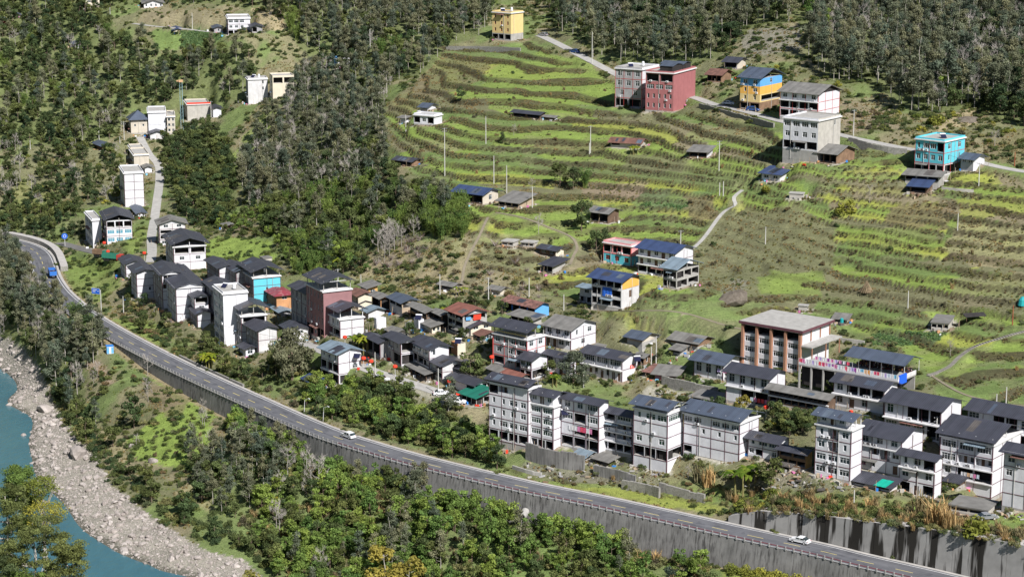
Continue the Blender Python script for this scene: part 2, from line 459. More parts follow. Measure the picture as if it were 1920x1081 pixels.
# ------------------------------------------------------------------ mesh builder
class MB:
    def __init__(s): s.v, s.f, s.m, s.uv, s.mats = [], [], [], [], []
    def mi(s, name):
        if name not in s.mats: s.mats.append(name)
        return s.mats.index(name)
    def quad(s, a, b, c, d, mat, uv=None):
        k = len(s.v); s.v += [tuple(a), tuple(b), tuple(c), tuple(d)]
        s.f.append((k, k+1, k+2, k+3)); s.m.append(s.mi(mat)); s.uv += uv or [(0, 0)]*4
    def tri(s, a, b, c, mat):
        k = len(s.v); s.v += [tuple(a), tuple(b), tuple(c)]
        s.f.append((k, k+1, k+2)); s.m.append(s.mi(mat)); s.uv += [(0, 0)]*3
    def box(s, x0, x1, y0, y1, z0, z1, mat):
        P = [(x0,y0,z0),(x1,y0,z0),(x1,y1,z0),(x0,y1,z0),(x0,y0,z1),(x1,y0,z1),(x1,y1,z1),(x0,y1,z1)]
        k = len(s.v); s.v += P
        for q in ((0,3,2,1),(4,5,6,7),(0,1,5,4),(1,2,6,5),(2,3,7,6),(3,0,4,7)):
            s.f.append(tuple(k+i for i in q)); s.m.append(s.mi(mat)); s.uv += [(0, 0)]*4
    def obox(s, o, ux, uy, uz, mat):                     # box from a corner and three edge vectors
        o, ux, uy, uz = map(Vector, (o, ux, uy, uz))
        P = [o, o+ux, o+ux+uy, o+uy, o+uz, o+ux+uz, o+ux+uy+uz, o+uy+uz]
        k = len(s.v); s.v += [tuple(p) for p in P]
        for q in ((0,3,2,1),(4,5,6,7),(0,1,5,4),(1,2,6,5),(2,3,7,6),(3,0,4,7)):
            s.f.append(tuple(k+i for i in q)); s.m.append(s.mi(mat)); s.uv += [(0, 0)]*4
    def tube(s, p, q, r0, r1, mat, n=6):
        p, q = Vector(p), Vector(q)
        d = (q-p).normalized()
        a = d.orthogonal().normalized(); b = d.cross(a)
        k = len(s.v)
        for c, r in ((p, r0), (q, r1)):
            for i in range(n):
                t = 2*math.pi*i/n
                s.v.append(tuple(c + a*(r*math.cos(t)) + b*(r*math.sin(t))))
        for i in range(n):
            j = (i+1) % n
            s.f.append((k+i, k+j, k+n+j, k+n+i)); s.m.append(s.mi(mat)); s.uv += [(0, 0)]*4
        s.f.append(tuple(k+n+i for i in range(n))); s.m.append(s.mi(mat)); s.uv += [(0, 0)]*n
    def mesh(s, name):
        me = bpy.data.meshes.new(name)
        me.from_pydata(s.v, [], s.f)
        for x in s.mats: me.materials.append(MATS[x])
        me.polygons.foreach_set('material_index', s.m)
        uvl = me.uv_layers.new(name='UVMap')
        uvl.data.foreach_set('uv', np.array(s.uv, np.float32).ravel())
        me.update()
        return me
    def build(s, name, parent=None, smooth=False):
        if not s.v: return None
        me = s.mesh(name)
        if smooth: me.polygons.foreach_set('use_smooth', [True]*len(me.polygons))
        o = bpy.data.objects.new(name, me); COL.objects.link(o)
        if parent is not None: o.parent = parent
        return o
def link(name, me, parent=None, loc=None, rot=None, scale=None):
    o = bpy.data.objects.new(name, me); COL.objects.link(o)
    if parent is not None: o.parent = parent
    if loc is not None: o.location = loc
    if rot is not None: o.rotation_euler = rot
    if scale is not None: o.scale = scale
    return o
def tag(o, label=None, cat=None, group=None, kind=None):
    if label: o['label'] = label
    if cat: o['category'] = cat
    if group: o['group'] = group
    if kind: o['kind'] = kind
    return o
def empty(name, loc, rz, label, cat, group=None):
    o = bpy.data.objects.new(name, None); COL.objects.link(o)
    o.location = loc; o.rotation_euler = (0, 0, rz); o.empty_display_size = .5
    return tag(o, label, cat, group)

# ------------------------------------------------------------------ windows and doors (shared meshes)
_wc = {}
def window_mesh(w, h, style='w'):
    w, h = round(w*5)/5, round(h*5)/5
    key = (w, h, style)
    if key in _wc: return _wc[key]
    b = MB()
    fr = {'w': 'frame_white', 'k': 'frame_dark', 'r': 'frame_red', 'g': 'frame_white', 'b': 'frame_white'}[style]
    gl = {'w': 'glass', 'k': 'glass', 'r': 'glass', 'g': 'glass_green', 'b': 'glass_blue'}[style]
    t = .07
    b.quad((-w/2, .03, 0), (w/2, .03, 0), (w/2, .03, h), (-w/2, .03, h), gl)
    b.box(-w/2, w/2, -.02, .05, 0, t, fr); b.box(-w/2, w/2, -.02, .05, h-t, h, fr)
    b.box(-w/2, -w/2+t, -.02, .05, t, h-t, fr); b.box(w/2-t, w/2, -.02, .05, t, h-t, fr)
    n = max(1, round(w/.75))
    for i in range(1, n):
        x = -w/2 + w*i/n
        b.box(x-.035, x+.035, -.02, .05, t, h-t, fr)
    if h > 1.1 and n > 1:
        for i in range(n):
            x0 = -w/2 + w*i/n + .035; x1 = -w/2 + w*(i+1)/n - .035
            b.box(x0, x1, -.02, .05, h*.68, h*.68+.05, fr)
    _wc[key] = (b.mesh('window'), w, h)
    return _wc[key]
_dc = {}
def door_mesh(w, h, mat='dark_wood'):
    w, h = round(w*5)/5, round(h*5)/5
    if (w, h, mat) in _dc: return _dc[(w, h, mat)]
    b = MB()
    b.box(-w/2, w/2, 0, .06, 0, h, mat)
    b.box(-w/2+.12, w/2-.12, -.02, 0, .15, h*.45, mat); b.box(-w/2+.12, w/2-.12, -.02, 0, h*.52, h-.12, mat)
    _dc[(w, h, mat)] = (b.mesh('door'), w, h)
    return _dc[(w, h, mat)]

FLOORH = 3.0
BLD = []
PADS = []
def facade(wb, root, o, ux, nn, L, zs, rows, mat, style, depth_in=1.6, parapet='cornice_white', rowmats=None):
    """one outer wall with real openings; o origin corner, ux along, nn outward normal (local vectors)"""
    o, ux, nn = Vector(o), Vector(ux), Vector(nn)
    rz = math.atan2(ux.y, ux.x)
    if nn.cross(ux).z < 0: flip = True
    else: flip = False
    # local +x of a window must run so that -y is outward
    wrot = math.atan2(-nn.y, -nn.x) - math.pi/2
    def P(u, z, d=0): return o + ux*u + Vector((0, 0, z)) - nn*d
    def q(u0, u1, z0, z1, m, d=0):
        if u1-u0 < 1e-3 or z1-z0 < 1e-3: return
        wb.quad(P(u0, z0, d), P(u1, z0, d), P(u1, z1, d), P(u0, z1, d), m)
    def reveal(u0, u1, z0, z1, d, m, floor=None):
        wb.quad(P(u0, z0), P(u0, z0, d), P(u0, z1, d), P(u0, z1), m)
        wb.quad(P(u1, z0), P(u1, z0, d), P(u1, z1, d), P(u1, z1), m)
        wb.quad(P(u0, z1), P(u1, z1), P(u1, z1, d), P(u0, z1, d), m)
        wb.quad(P(u0, z0), P(u1, z0), P(u1, z0, d), P(u0, z0, d), floor or m)
    for fi in range(len(zs)-1):
        z0, z1 = zs[fi], zs[fi+1]
        H = z1-z0
        m = rowmats[fi] if rowmats and fi < len(rowmats) and rowmats[fi] else mat
        pat = rows[fi] if fi < len(rows) else ''
        if not pat: q(0, L, z0, z1, m); continue
        n = len(pat); bw = L/n
        for i, ch in enumerate(pat):
            a, b_ = i*bw, (i+1)*bw
            c = (a+b_)/2
            if ch == '.': q(a, b_, z0, z1, m); continue
            if ch in 'wnWd':
                ww = {'w': min(1.7, bw*.55), 'n': min(.8, bw*.4), 'W': bw*.8, 'd': min(1.1, bw*.5)}[ch]
                s0, s1 = (z0+.02, z0+min(2.2, H*.75)) if ch == 'd' else (z0+H*.30, z0+H*.80)
                me, ww, hh = (door_mesh(ww, s1-s0) if ch == 'd' else window_mesh(ww, s1-s0, style))
                if ww < .2: ww = .2
                s1 = s0+hh
                u0, u1 = c-ww/2, c+ww/2
                q(a, u0, z0, z1, m); q(u1, b_, z0, z1, m); q(u0, u1, z0, s0, m); q(u0, u1, s1, z1, m)
                reveal(u0, u1, s0, s1, .16, m)
                wo_ = link('door' if ch == 'd' else 'window', me, root, P(c, s0, .12), (0, 0, wrot))
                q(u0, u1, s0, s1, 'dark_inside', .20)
            else:
                frac = .86 if ch == 'o' else .94
                u0, u1 = c-bw*frac/2, c+bw*frac/2
                s0 = z0 + (.35 if ch == 'o' else .05)
                s1 = z1-.38
                q(a, u0, z0, z1, m); q(u1, b_, z0, z1, m); q(u0, u1, z0, s0, m); q(u0, u1, s1, z1, m)
                if ch in 'op':
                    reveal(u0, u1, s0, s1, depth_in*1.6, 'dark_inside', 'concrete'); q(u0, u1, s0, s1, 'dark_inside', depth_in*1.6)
                else:
                    reveal(u0, u1, s0, s1, depth_in, m, 'concrete'); q(u0, u1, s0, s1, m, depth_in)
                    k = max(1, int(bw/2.6))
                    for t in range(k):
                        cc = u0 + (u1-u0)*(t+.3)/k
                        if t % 2 == 0:
                            me, w_, h_ = door_mesh(.9, min(2.1, s1-s0-.1)); link('door', me, root, P(cc, s0+.02, depth_in-.03), (0, 0, wrot))
                        cc += (u1-u0)*.42/k
                        if bw > 1.8:
                            me, w_, h_ = window_mesh(1.0, 1.1, style); link('window', me, root, P(cc, s0+.8, depth_in-.06), (0, 0, wrot))
                    if ch == 'b':
                        pb = MB(); pb.obox(P(u0, s0-.05, 0.0)+nn*.02, ux*(u1-u0), -nn*.12, Vector((0, 0, .95)), parapet)
                        pb.build('parapet', root)
                    elif ch == 'r':
                        pb = MB()
                        pb.obox(P(u0, s0+.95, 0)+nn*.02, ux*(u1-u0), -nn*.06, Vector((0, 0, .06)), 'steel_dark')
                        kk = int((u1-u0)/.28)
                        for t in range(kk+1):
                            pb.obox(P(u0+(u1-u0-.03)*t/max(kk, 1), s0, 0)+nn*.01, ux*.03, -nn*.03, Vector((0, 0, .95)), 'steel_dark')
                        pb.build('railing', root)

def roof_slab(rb, a, b, c, d, mat, th=.12, ulen=None):
    """sloping sheet roof a-b along the eave, d-c along the ridge"""
    a, b, c, d = map(Vector, (a, b, c, d))
    L = (b-a).length; S = (d-a).length
    uv = [(0, 0), (L, 0), (L, S), (0, S)]
    rb.quad(a, b, c, d, mat, uv)
    n = Vector((0, 0, -th))
    rb.quad(d+n, c+n, b+n, a+n, mat, [(0, S), (L, S), (L, 0), (0, 0)])
    for p, q_ in ((a, b), (b, c), (c, d), (d, a)):
        rb.quad(p+n, q_+n, q_, p, mat)

def B(name, uc, vb, vt, ul, ur, yaw, floors, L=(), Rr=(), roof='gA', rm='roof_dark', wall='white_wall', wall2=None, label='', cat='house',
      group=None, gap=0.0, pitch=.32, ov=1.05, trim='trim_maroon', style='w', cornice=True, base='concrete', room=None, posts=True,
      slabs=(), rowmats=None, gable='white_wall', stilt=False, dz=0.0, minA=None, minB=None, extra=None, basement=None, dark_back=False, truss=False, **kw):
    BLD.append(dict(locals()))

def fit(d):
    P = hit(d['uc'], d['vb'])
    if d.get('kw', {}).get('zc'): P = Vector(unproj(d['uc'], d['vb'], d['kw']['zc']))
    if d.get('dz'): P = P + Vector((0, 0, d['dz']))
    yaw = R(d['yaw'])
    ax = Vector((-math.cos(yaw), math.sin(yaw), 0)); bx = Vector((math.sin(yaw), math.cos(yaw), 0))
    zc = P.y*CP - (P.z-CAMZ)*SP
    upc = P.y*SP + (P.z-CAMZ)*CP
    def ext(u, a):
        k = (u-CX)/F
        return (k*zc - P.x)/(a.x - k*a.y*CP)
    LA = ext(d['ul'], ax); LB = ext(d['ur'], bx)
    vp = (CY-d['vt'])/F
    H = (vp*zc - upc)/(CP + vp*SP)
    if d['minA']: LA = max(LA, d['minA'])
    if d['minB']: LB = max(LB, d['minB'])
    if d['yaw'] >= 60: LA = min(LA, 17)
    d['P'], d['LA'], d['LB'], d['H'] = P, max(LA, 1.5), min(max(LB, 1.5), 40), max(H, 1.2)

def pad(d):
    """level the ground under a building"""
    global ZZ
    P, LA, LB = d['P'], d['LA'], d['LB']
    y = R(d['yaw']); c, s = math.cos(y), math.sin(y)
    ex = 6
    x0, x1, y0, y1 = P.x-LA-LB-ex, P.x+LA+LB+ex, P.y-LA-LB-ex, P.y+LA+LB+ex
    i0, i1 = max(int((x0-GX0)/GS), 0), int((x1-GX0)/GS)+2
    j0, j1 = max(int((y0-GY0)/GS), 0), int((y1-GY0)/GS)+2
    xs, ys = XX[j0:j1, i0:i1]-P.x, YY[j0:j1, i0:i1]-P.y
    lx, ly = xs*c - ys*s, xs*s + ys*c                       # local frame
    dx = np.maximum(np.maximum(-LA-lx, lx), 0); dy = np.maximum(np.maximum(-ly, ly-LB), 0)
    dist = np.hypot(dx, dy)
    a = 1 - sstep(.9, 4.5, dist)
    cur = ZZ[j0:j1, i0:i1]
    # only cut into rising ground behind and round the walls, fill no more than a little below
    tgt = P.z - .05
    ZZ[j0:j1, i0:i1] = np.where(cur > tgt, cur*(1-a)+tgt*a, cur*(1-a*.75)+tgt*a*.75)
    PADS.append((P.x, P.y, c, s, LA, LB))
def in_pads(X, Y, m=1.0):
    r = np.zeros(np.shape(X), bool)
    for (px, py, c, s, LA, LB) in PADS:
        xs, ys = X-px, Y-py
        lx, ly = xs*c-ys*s, xs*s+ys*c
        r |= (lx > -LA-m) & (lx < m) & (ly > -m) & (ly < LB+m)
    return r

def build(d):
    P, LA, LB, H = d['P'], d['LA'], d['LB'], d['H']
    root = empty(d['name'], P, -R(d['yaw']), d['label'], d['cat'], d['group'])
    d['root'] = root
    nf = d['floors']
    wall, wall2 = d['wall'], d['wall2'] or d['wall']
    wb = MB()
    zs = [H*i/nf for i in range(nf+1)]
    if d['basement']:                                            # lower blank plinth
        zs = [0] + [d['basement'] + (H-d['basement'])*i/nf for i in range(nf+1)]
        rowsL, rowsR = ('',)+tuple(d['L']), ('',)+tuple(d['Rr'])
        rmt = (d['base'],)+tuple(d['rowmats'] or [None]*nf)
    else: rowsL, rowsR, rmt = d['L'], d['Rr'], d['rowmats']
    facade(wb, root, (-LA, 0, 0), (1, 0, 0), (0, -1, 0), LA, zs, rowsL, wall, d['style'], rowmats=rmt, parapet=wall)
    facade(wb, root, (0, 0, 0), (0, 1, 0), (1, 0, 0), LB, zs, rowsR, wall2, d['style'], rowmats=rmt, parapet=wall2)
    wb.quad((-LA, LB, 0), (0, LB, 0), (0, LB, H), (-LA, LB, H), wall2)
    wb.quad((-LA, 0, 0), (-LA, LB, 0), (-LA, LB, H), (-LA, 0, H), wall)
    wb.quad((-LA, 0, H-.02), (0, 0, H-.02), (0, LB, H-.02), (-LA, LB, H-.02), 'concrete')
    wb.build('wall', root)
    fb = MB(); fb.box(-LA+.02, -.02, .02, LB-.02, -4.5, -.002, d['base']); fb.build('foundation', root)
    # trims
    if d['trim'] and H > 3:
        tb = MB(); t = .07
        for z in zs[1:-1]:
            tb.box(-LA, 0, -t, -.004, z-.06, z+.06, d['trim']); tb.box(.004, t, 0, LB, z-.06, z+.06, d['trim'])
        n = max(1, round(LA/4.2))
        for i in range(n+1):
            x = -LA + LA*i/n
            x = min(max(x, -LA+.08), -.02)
            tb.box(x-.07, x+.02, -t-.004, -.008, zs[0]+.02, H, d['trim'])
        n = max(1, round(LB/4.5))
        for i in range(n+1):
            y = min(max(LB*i/n, .05), LB-.05)
            tb.box(.008, t+.004, y-.05, y+.05, zs[0]+.02, H, d['trim'])
        tb.build('trim', root)
    if H > 5 and nf > 1 and not d['name'].startswith('school'):
        rr = random.Random(int(d['uc'])*7+int(d['vb']))
        for k in range(rr.randint(1, 4)):                        # air conditioners and pipes
            x = -LA*rr.uniform(.08, .92); z = zs[rr.randint(1, len(zs)-2)]+.25
            ab = MB(); ab.box(x-.42, x+.42, -.42, -.09, z, z+.58, 'frame_white'); ab.box(x-.25, x+.15, -.425, -.421, z+.08, z+.5, 'frame_dark'); ab.build('air_conditioner', root)
        x = -LA*rr.uniform(.2, .8)
        ab = MB(); ab.tube((x, -.14, .1), (x, -.14, H-.1), .06, .06, 'pole_concrete', 6); ab.build('drainpipe', root)
        if rr.random() < .6:
            y = LB*rr.uniform(.2, .8); ab = MB(); ab.tube((.14, y, .1), (.14, y, H-.1), .06, .06, 'pole_concrete', 6); ab.build('drainpipe', root)
        if rr.random() < .5:
            fi = rr.randint(0, len(zs)-2); x0 = -LA*rr.uniform(.5, .95); ab = MB(); zt = zs[fi+1]-.25
            roof_slab(ab, (x0, -1.1, zt-.3), (x0+LA*.4, -1.1, zt-.3), (x0+LA*.4, -.09, zt), (x0, -.09, zt), rr.choice(['roof_grey', 'roof_paleblue', 'roof_rust'])); ab.build('awning', root)
    for (fi, pr) in d['slabs']:
        z = zs[min(fi, len(zs)-1)]
        sb = MB(); sb.box(-LA-.1, .25, -pr, -.09, z-.14, z+.12, 'cornice_white'); sb.build('balcony_slab', root)
    top = H
    if d['cornice']:
        cb = MB(); o_ = .45
        cb.box(-LA-.2, o_, -o_, LB+.2, H+.003, H+.33, 'cornice_white'); cb.build('cornice', root)
        top = H+.33
    ov, rm = d['ov'], d['rm']
    g = d['gap']
    rz = top+g
    if g > .3:
        pts_ = [(-LA+.3, .25), (-.3, .25), (-.3, LB-.3), (-LA+.3, LB-.3)]
        n = max(1, round(LA/4.0))
        pts_ += [(-LA+.3+(LA-.6)*i/n, .25) for i in range(1, n)]
        if LB > 5: pts_ += [(-.3, LB/2)]
        for (x, y) in pts_:
            pb = MB(); pb.box(x-.09, x+.09, y-.09, y+.09, top, rz+.25, 'steel_white' if wall.startswith('white') else 'concrete')
            pb.build('post', root)
    if d['room']:
        x0, x1, y0, y1 = d['room']
        rb = MB()
        X0, X1, Y0, Y1 = -LA+LA*x0, -LA+LA*x1, LB*y0, LB*y1
        rzs = [top, rz-.05]
        rb2 = MB()
        facade(rb2, root, (X0, Y0, 0), (1, 0, 0), (0, -1, 0), X1-X0, rzs, [d.get('kw', {}).get('room_pat', 'wdw')], wall, d['style'])
        rb2.quad((X1, Y0, top), (X1, Y1, top), (X1, Y1, rz-.05), (X1, Y0, rz-.05), wall2)
        rb2.quad((X0, Y1, top), (X1, Y1, top), (X1, Y1, rz-.05), (X0, Y1, rz-.05), wall)
        rb2.quad((X0, Y0, top), (X0, Y1, top), (X0, Y1, rz-.05), (X0, Y0, rz-.05), wall)
        rb2.build('rooftop_room', root)
    rb = MB()
    k = d['pitch']
    kind = d['roof']
    zj = rz + (.03 if g <= .3 else 0)
    if kind == 'gA':
        rise = k*LB/2; dz = k*ov
        x0, x1 = -LA-ov*.9, ov*.9
        e0, e1, m_ = zj-dz+.1, zj-dz+.1, zj+rise+.1
        roof_slab(rb, (x0, -ov, e0), (x1, -ov, e0), (x1, LB/2, m_), (x0, LB/2, m_), rm)
        roof_slab(rb, (x1, LB+ov, e1), (x0, LB+ov, e1), (x0, LB/2+.01, m_), (x1, LB/2+.01, m_), rm)
        if g <= .3:
            for x in (-.02, -LA+.02):
                gb = MB(); gb.tri((x, 0, zj), (x, LB, zj), (x, LB/2, zj+rise-.02), d['gable'])
                gb.build('gable', root)
        elif d['truss']:
            gb = MB()
            x = .3
            gb.tube((x, .2, zj), (x, LB/2, zj+rise-.1), .07, .07, 'steel_white'); gb.tube((x, LB-.2, zj), (x, LB/2, zj+rise-.1), .07, .07, 'steel_white')
            gb.tube((x, .2, zj), (x, LB-.2, zj), .08, .08, 'steel_white')
            for t in (.25, .5, .75):
                gb.tube((x, LB*t, zj), (x, LB*t, zj+rise*(1-abs(t-.5)*2)), .05, .05, 'steel_white')
            gb.build('truss', root)
    elif kind == 'gB':
        rise = k*LA/2; dz = k*ov
        y0, y1 = -ov*.9, LB+ov*.9
        e, m_ = zj-dz+.1, zj+rise+.1
        roof_slab(rb, (-LA-ov, y1, e), (-LA-ov, y0, e), (-LA/2, y0, m_), (-LA/2, y1, m_), rm)
        roof_slab(rb, (ov, y0, e), (ov, y1, e), (-LA/2-.01, y1, m_), (-LA/2-.01, y0, m_), rm)
        if g <= .3:
            for y in (.02, LB-.02):
                gb = MB(); gb.tri((-LA, y, zj), (0, y, zj), (-LA/2, y, zj+rise-.02), d['gable'])
                gb.build('gable', root)
    elif kind == 'shed':                                         # falls towards the long front wall
        rise = k*LB; e = zj-k*ov+.1; m_ = zj+rise+k*ov+.1
        roof_slab(rb, (-LA-ov, -ov, e), (ov, -ov, e), (ov, LB+ov, m_), (-LA-ov, LB+ov, m_), rm)
        if g <= .3:
            gb = MB()
            for x in (-.02, -LA+.02): gb.tri((x, 0, zj), (x, LB, zj), (x, LB, zj+rise), wall2)
            gb.quad((-LA, LB, zj), (0, LB, zj), (0, LB, zj+rise), (-LA, LB, zj+rise), wall2)
            gb.build('gable', root)
    elif kind == 'hip':
        rise = k*min(LA, LB)/2; e = zj-k*ov+.1; m_ = zj+rise+.1
        r_ = max(LA-LB, .1)/2
        A_ = Vector((-LA/2-r_, LB/2, m_)); B_ = Vector((-LA/2+r_, LB/2, m_))
        c1, c2, c3, c4 = (-LA-ov, -ov, e), (ov, -ov, e), (ov, LB+ov, e), (-LA-ov, LB+ov, e)
        rb.quad(c1, c2, B_, A_, rm, [(0, 0), (LA, 0), (LA*.6, 4), (LA*.4, 4)]); rb.quad(c3, c4, A_, B_, rm, [(0, 0), (LA, 0), (LA*.6, 4), (LA*.4, 4)])
        rb.tri(c2, c3, B_, rm); rb.tri(c4, c1, A_, rm)
        rb.quad(c1, c2, c3, c4, rm)
    elif kind == 'flat':
        w_ = .18; h_ = .5
        dk = MB(); dk.box(-LA+w_+.01, -w_-.01, w_+.01, LB-w_-.01, top+.003, top+.05, 'concrete'); dk.build('roof_deck', root)
        rb.box(-LA, 0, 0, w_, top, top+h_, wall); rb.box(-LA, 0, LB-w_, LB, top, top+h_, wall2)
        rb.box(-w_, -.001, w_, LB-w_, top, top+h_+.002, wall2); rb.box(-LA+.001, -LA+w_, w_, LB-w_, top, top+h_+.002, wall)
        rb.build('parapet', root)
        return
    elif kind == 'slab':
        rb.box(-LA-ov, ov, -ov, LB+ov, rz+.004, rz+.3, rm)
    rb.build('roof', root)
    if kind in ('gA', 'shed') and LA > 6:                        # replaced or translucent sheets lying on the roof
        rr = random.Random(int(d['uc'])*13+5)
        for q_ in range(rr.randint(0, 3)):
            w_ = rr.choice([.9, 1.8, 2.7]); x0 = -LA*rr.uniform(.1, .9); t0, t1 = rr.uniform(0, .4), rr.uniform(.6, .98)
            if kind == 'gA': ya, yb, za, zb = -ov, LB/2, zj-k*ov+.1, zj+k*LB/2+.1
            else: ya, yb, za, zb = -ov, LB+ov, zj-k*ov+.1, zj+k*LB+k*ov+.1
            f_ = lambda t: (ya+(yb-ya)*t, za+(zb-za)*t+.025)
            (y0, z0_), (y1, z1_) = f_(t0), f_(t1)
            sb = MB(); L_ = math.hypot(y1-y0, z1_-z0_)
            sb.quad((x0, y0, z0_), (x0+w_, y0, z0_), (x0+w_, y1, z1_), (x0, y1, z1_), rr.choice(['roof_slate', 'roof_patch', 'roof_dark', 'roof_worn']), [(0, 0), (w_, 0), (w_, L_), (0, L_)]); sb.build('roof_sheet', root)
# ------------------------------------------------------------------ the village, building by building
GR1 = 'houses in the front row above the road'
GR2 = 'houses in the second row of the lower village'
GR3 = 'houses along the village street'
GR4 = 'houses at the western end of the village'
GR5 = 'farmhouses on the terraced hillside'
GR6 = 'small sheds and barns'
GR7 = 'houses on the far wooded hillside'
# front row, left to right
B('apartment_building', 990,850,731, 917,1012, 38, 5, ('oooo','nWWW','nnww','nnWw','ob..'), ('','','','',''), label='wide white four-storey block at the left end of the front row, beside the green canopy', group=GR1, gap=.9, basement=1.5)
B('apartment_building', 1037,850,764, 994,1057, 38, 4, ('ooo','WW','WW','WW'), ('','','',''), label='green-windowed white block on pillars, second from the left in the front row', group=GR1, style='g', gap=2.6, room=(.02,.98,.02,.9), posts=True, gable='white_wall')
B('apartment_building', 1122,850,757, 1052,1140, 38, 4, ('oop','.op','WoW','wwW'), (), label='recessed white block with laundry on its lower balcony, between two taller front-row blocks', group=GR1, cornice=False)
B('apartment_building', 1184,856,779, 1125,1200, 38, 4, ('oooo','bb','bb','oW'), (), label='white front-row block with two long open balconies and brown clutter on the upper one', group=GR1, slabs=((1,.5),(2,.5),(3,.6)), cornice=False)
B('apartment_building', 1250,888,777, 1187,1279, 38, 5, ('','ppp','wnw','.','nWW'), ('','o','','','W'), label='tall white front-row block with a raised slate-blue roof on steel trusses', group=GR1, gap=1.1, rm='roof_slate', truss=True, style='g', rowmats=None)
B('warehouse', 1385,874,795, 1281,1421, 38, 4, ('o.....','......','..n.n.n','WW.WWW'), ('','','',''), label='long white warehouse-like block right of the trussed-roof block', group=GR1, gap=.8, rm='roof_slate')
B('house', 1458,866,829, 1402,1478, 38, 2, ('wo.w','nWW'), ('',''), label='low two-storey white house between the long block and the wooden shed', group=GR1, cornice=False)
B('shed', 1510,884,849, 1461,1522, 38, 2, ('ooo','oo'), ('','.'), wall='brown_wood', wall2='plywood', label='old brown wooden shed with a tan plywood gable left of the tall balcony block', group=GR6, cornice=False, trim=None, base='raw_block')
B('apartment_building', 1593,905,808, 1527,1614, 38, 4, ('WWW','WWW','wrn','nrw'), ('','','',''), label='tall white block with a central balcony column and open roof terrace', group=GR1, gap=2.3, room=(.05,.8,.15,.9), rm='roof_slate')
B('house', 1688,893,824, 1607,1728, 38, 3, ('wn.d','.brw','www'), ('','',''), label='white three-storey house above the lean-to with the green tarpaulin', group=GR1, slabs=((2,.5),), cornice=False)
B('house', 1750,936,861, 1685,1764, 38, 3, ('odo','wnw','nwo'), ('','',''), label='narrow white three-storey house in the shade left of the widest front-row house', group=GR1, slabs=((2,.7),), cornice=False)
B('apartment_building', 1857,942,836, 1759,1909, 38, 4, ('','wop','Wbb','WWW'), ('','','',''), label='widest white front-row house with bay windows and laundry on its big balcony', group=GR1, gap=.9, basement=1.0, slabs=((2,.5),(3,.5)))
B('apartment_building', 1962,964,862, 1878,1985, 38, 4, ('....','..','w...','wnw'), ('','','',''), label='white house cut off by the right edge of the photo, blank tiled front', group=GR1, cornice=True, zc=450)
# second row
B('house', 1762,832,768, 1657,1800, 38, 2, ('WWWo','w.ooo'), ('',''), label='long white house under the widest dark roof in the second row, green windows below', group=GR2, style='g', slabs=((1,.9),), cornice=False)
B('house', 1930,850,786, 1812,1960, 38, 2, ('Wwoo','W.oow'), ('',''), label='long white house behind the widest front-row house at the right edge', group=GR2, slabs=((1,.9),), cornice=False)
B('house', 1656,778,729, 1562,1681, 38, 2, ('wdw.','wo o'.replace(' ','o')), ('',''), label='two-storey white house with a plywood-filled upper gallery below the school terrace', group=GR2, slabs=((1,.9),), cornice=False)
B('long_barn', 1552,776,746, 1443,1566, 38, 2, ('oooooooo','oooooooooooo'), ('',''), wall='dark_wood', roof='gA', rm='roof_grey', label='long old dark timber barn with a faded grey roof and a pale railing', group=GR6, cornice=False, trim=None, slabs=((1,.6),), gable='dark_wood', ov=1.2)
B('house', 1441,766,708, 1361,1471, 38, 2, ('.oo','wwww'), ('',''), label='white two-storey house in front of the school with pink cloths hanging below', group=GR2, slabs=((1,.6),), cornice=False)
B('house', 1355,714,680, 1301,1386, 38, 1, ('www',), ('',), label='low white house left of the school with a slate-blue roof and pink bunting', group=GR2, cornice=False, rm='roof_slate', ov=1.4)
B('school_building', 1500,702,623, 1393,1553, 38, 4, ('WWWW','WWWW','WWWW','oooo'), ('','','',''), wall='white_wall', wall2='white_wall', roof='slab', rm='concrete', trim=None, label='flat-roofed school block with brown pillars, tallest building above the second row', cat='school', ov=.9, extra='school')
# middle of the lower village
B('house', 1166,716,673, 1092,1195, 41, 2, ('wdwdwdd','WWW'), ('',''), label='white two-storey house with a red and white sign on its gable, long dark roof', group=GR2, slabs=((1,1.0),), cornice=False, extra='redsign')
B('house', 1070,656,617, 1022,1117, 41, 2, ('ddWw','www'), ('w','nw'), label='white house with a grey roof and red-brown ledge above the red-signed house', group=GR2, rm='roof_grey', slabs=((1,1.2),), cornice=False)
B('house', 1062,706,670, 1022,1080, 41, 2, ('wd','ww'), ('',''), label='small white house half hidden behind the tree left of the red-signed house', group=GR2, cornice=False)
B('house', 996,712,674, 975,1026, 41, 2, ('oo','WW'), ('o',''), label='small white box house on pillars right of the grey block with red pipes', group=GR2, cornice=False)
B('apartment_building', 988,697,638, 925,1022, 41, 3, ('owo','wwb','wwWW'), ('','w','ww'), wall='grey_render_shade', wall2='white_wall', label='grey and white three-storey block with red drainpipes and a yellow beam under its open roof', group=GR2, gap=2.2, trim='red_band', extra='redpipes')
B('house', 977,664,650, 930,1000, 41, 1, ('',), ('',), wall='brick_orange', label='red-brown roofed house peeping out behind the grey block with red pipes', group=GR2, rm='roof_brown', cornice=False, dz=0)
B('shed', 975,722,705, 942,990, 50, 1, ('oo',), ('',), wall='concrete', label='low shed with a bright red-orange roof just behind the front row', group=GR6, rm='roof_red', cornice=False)
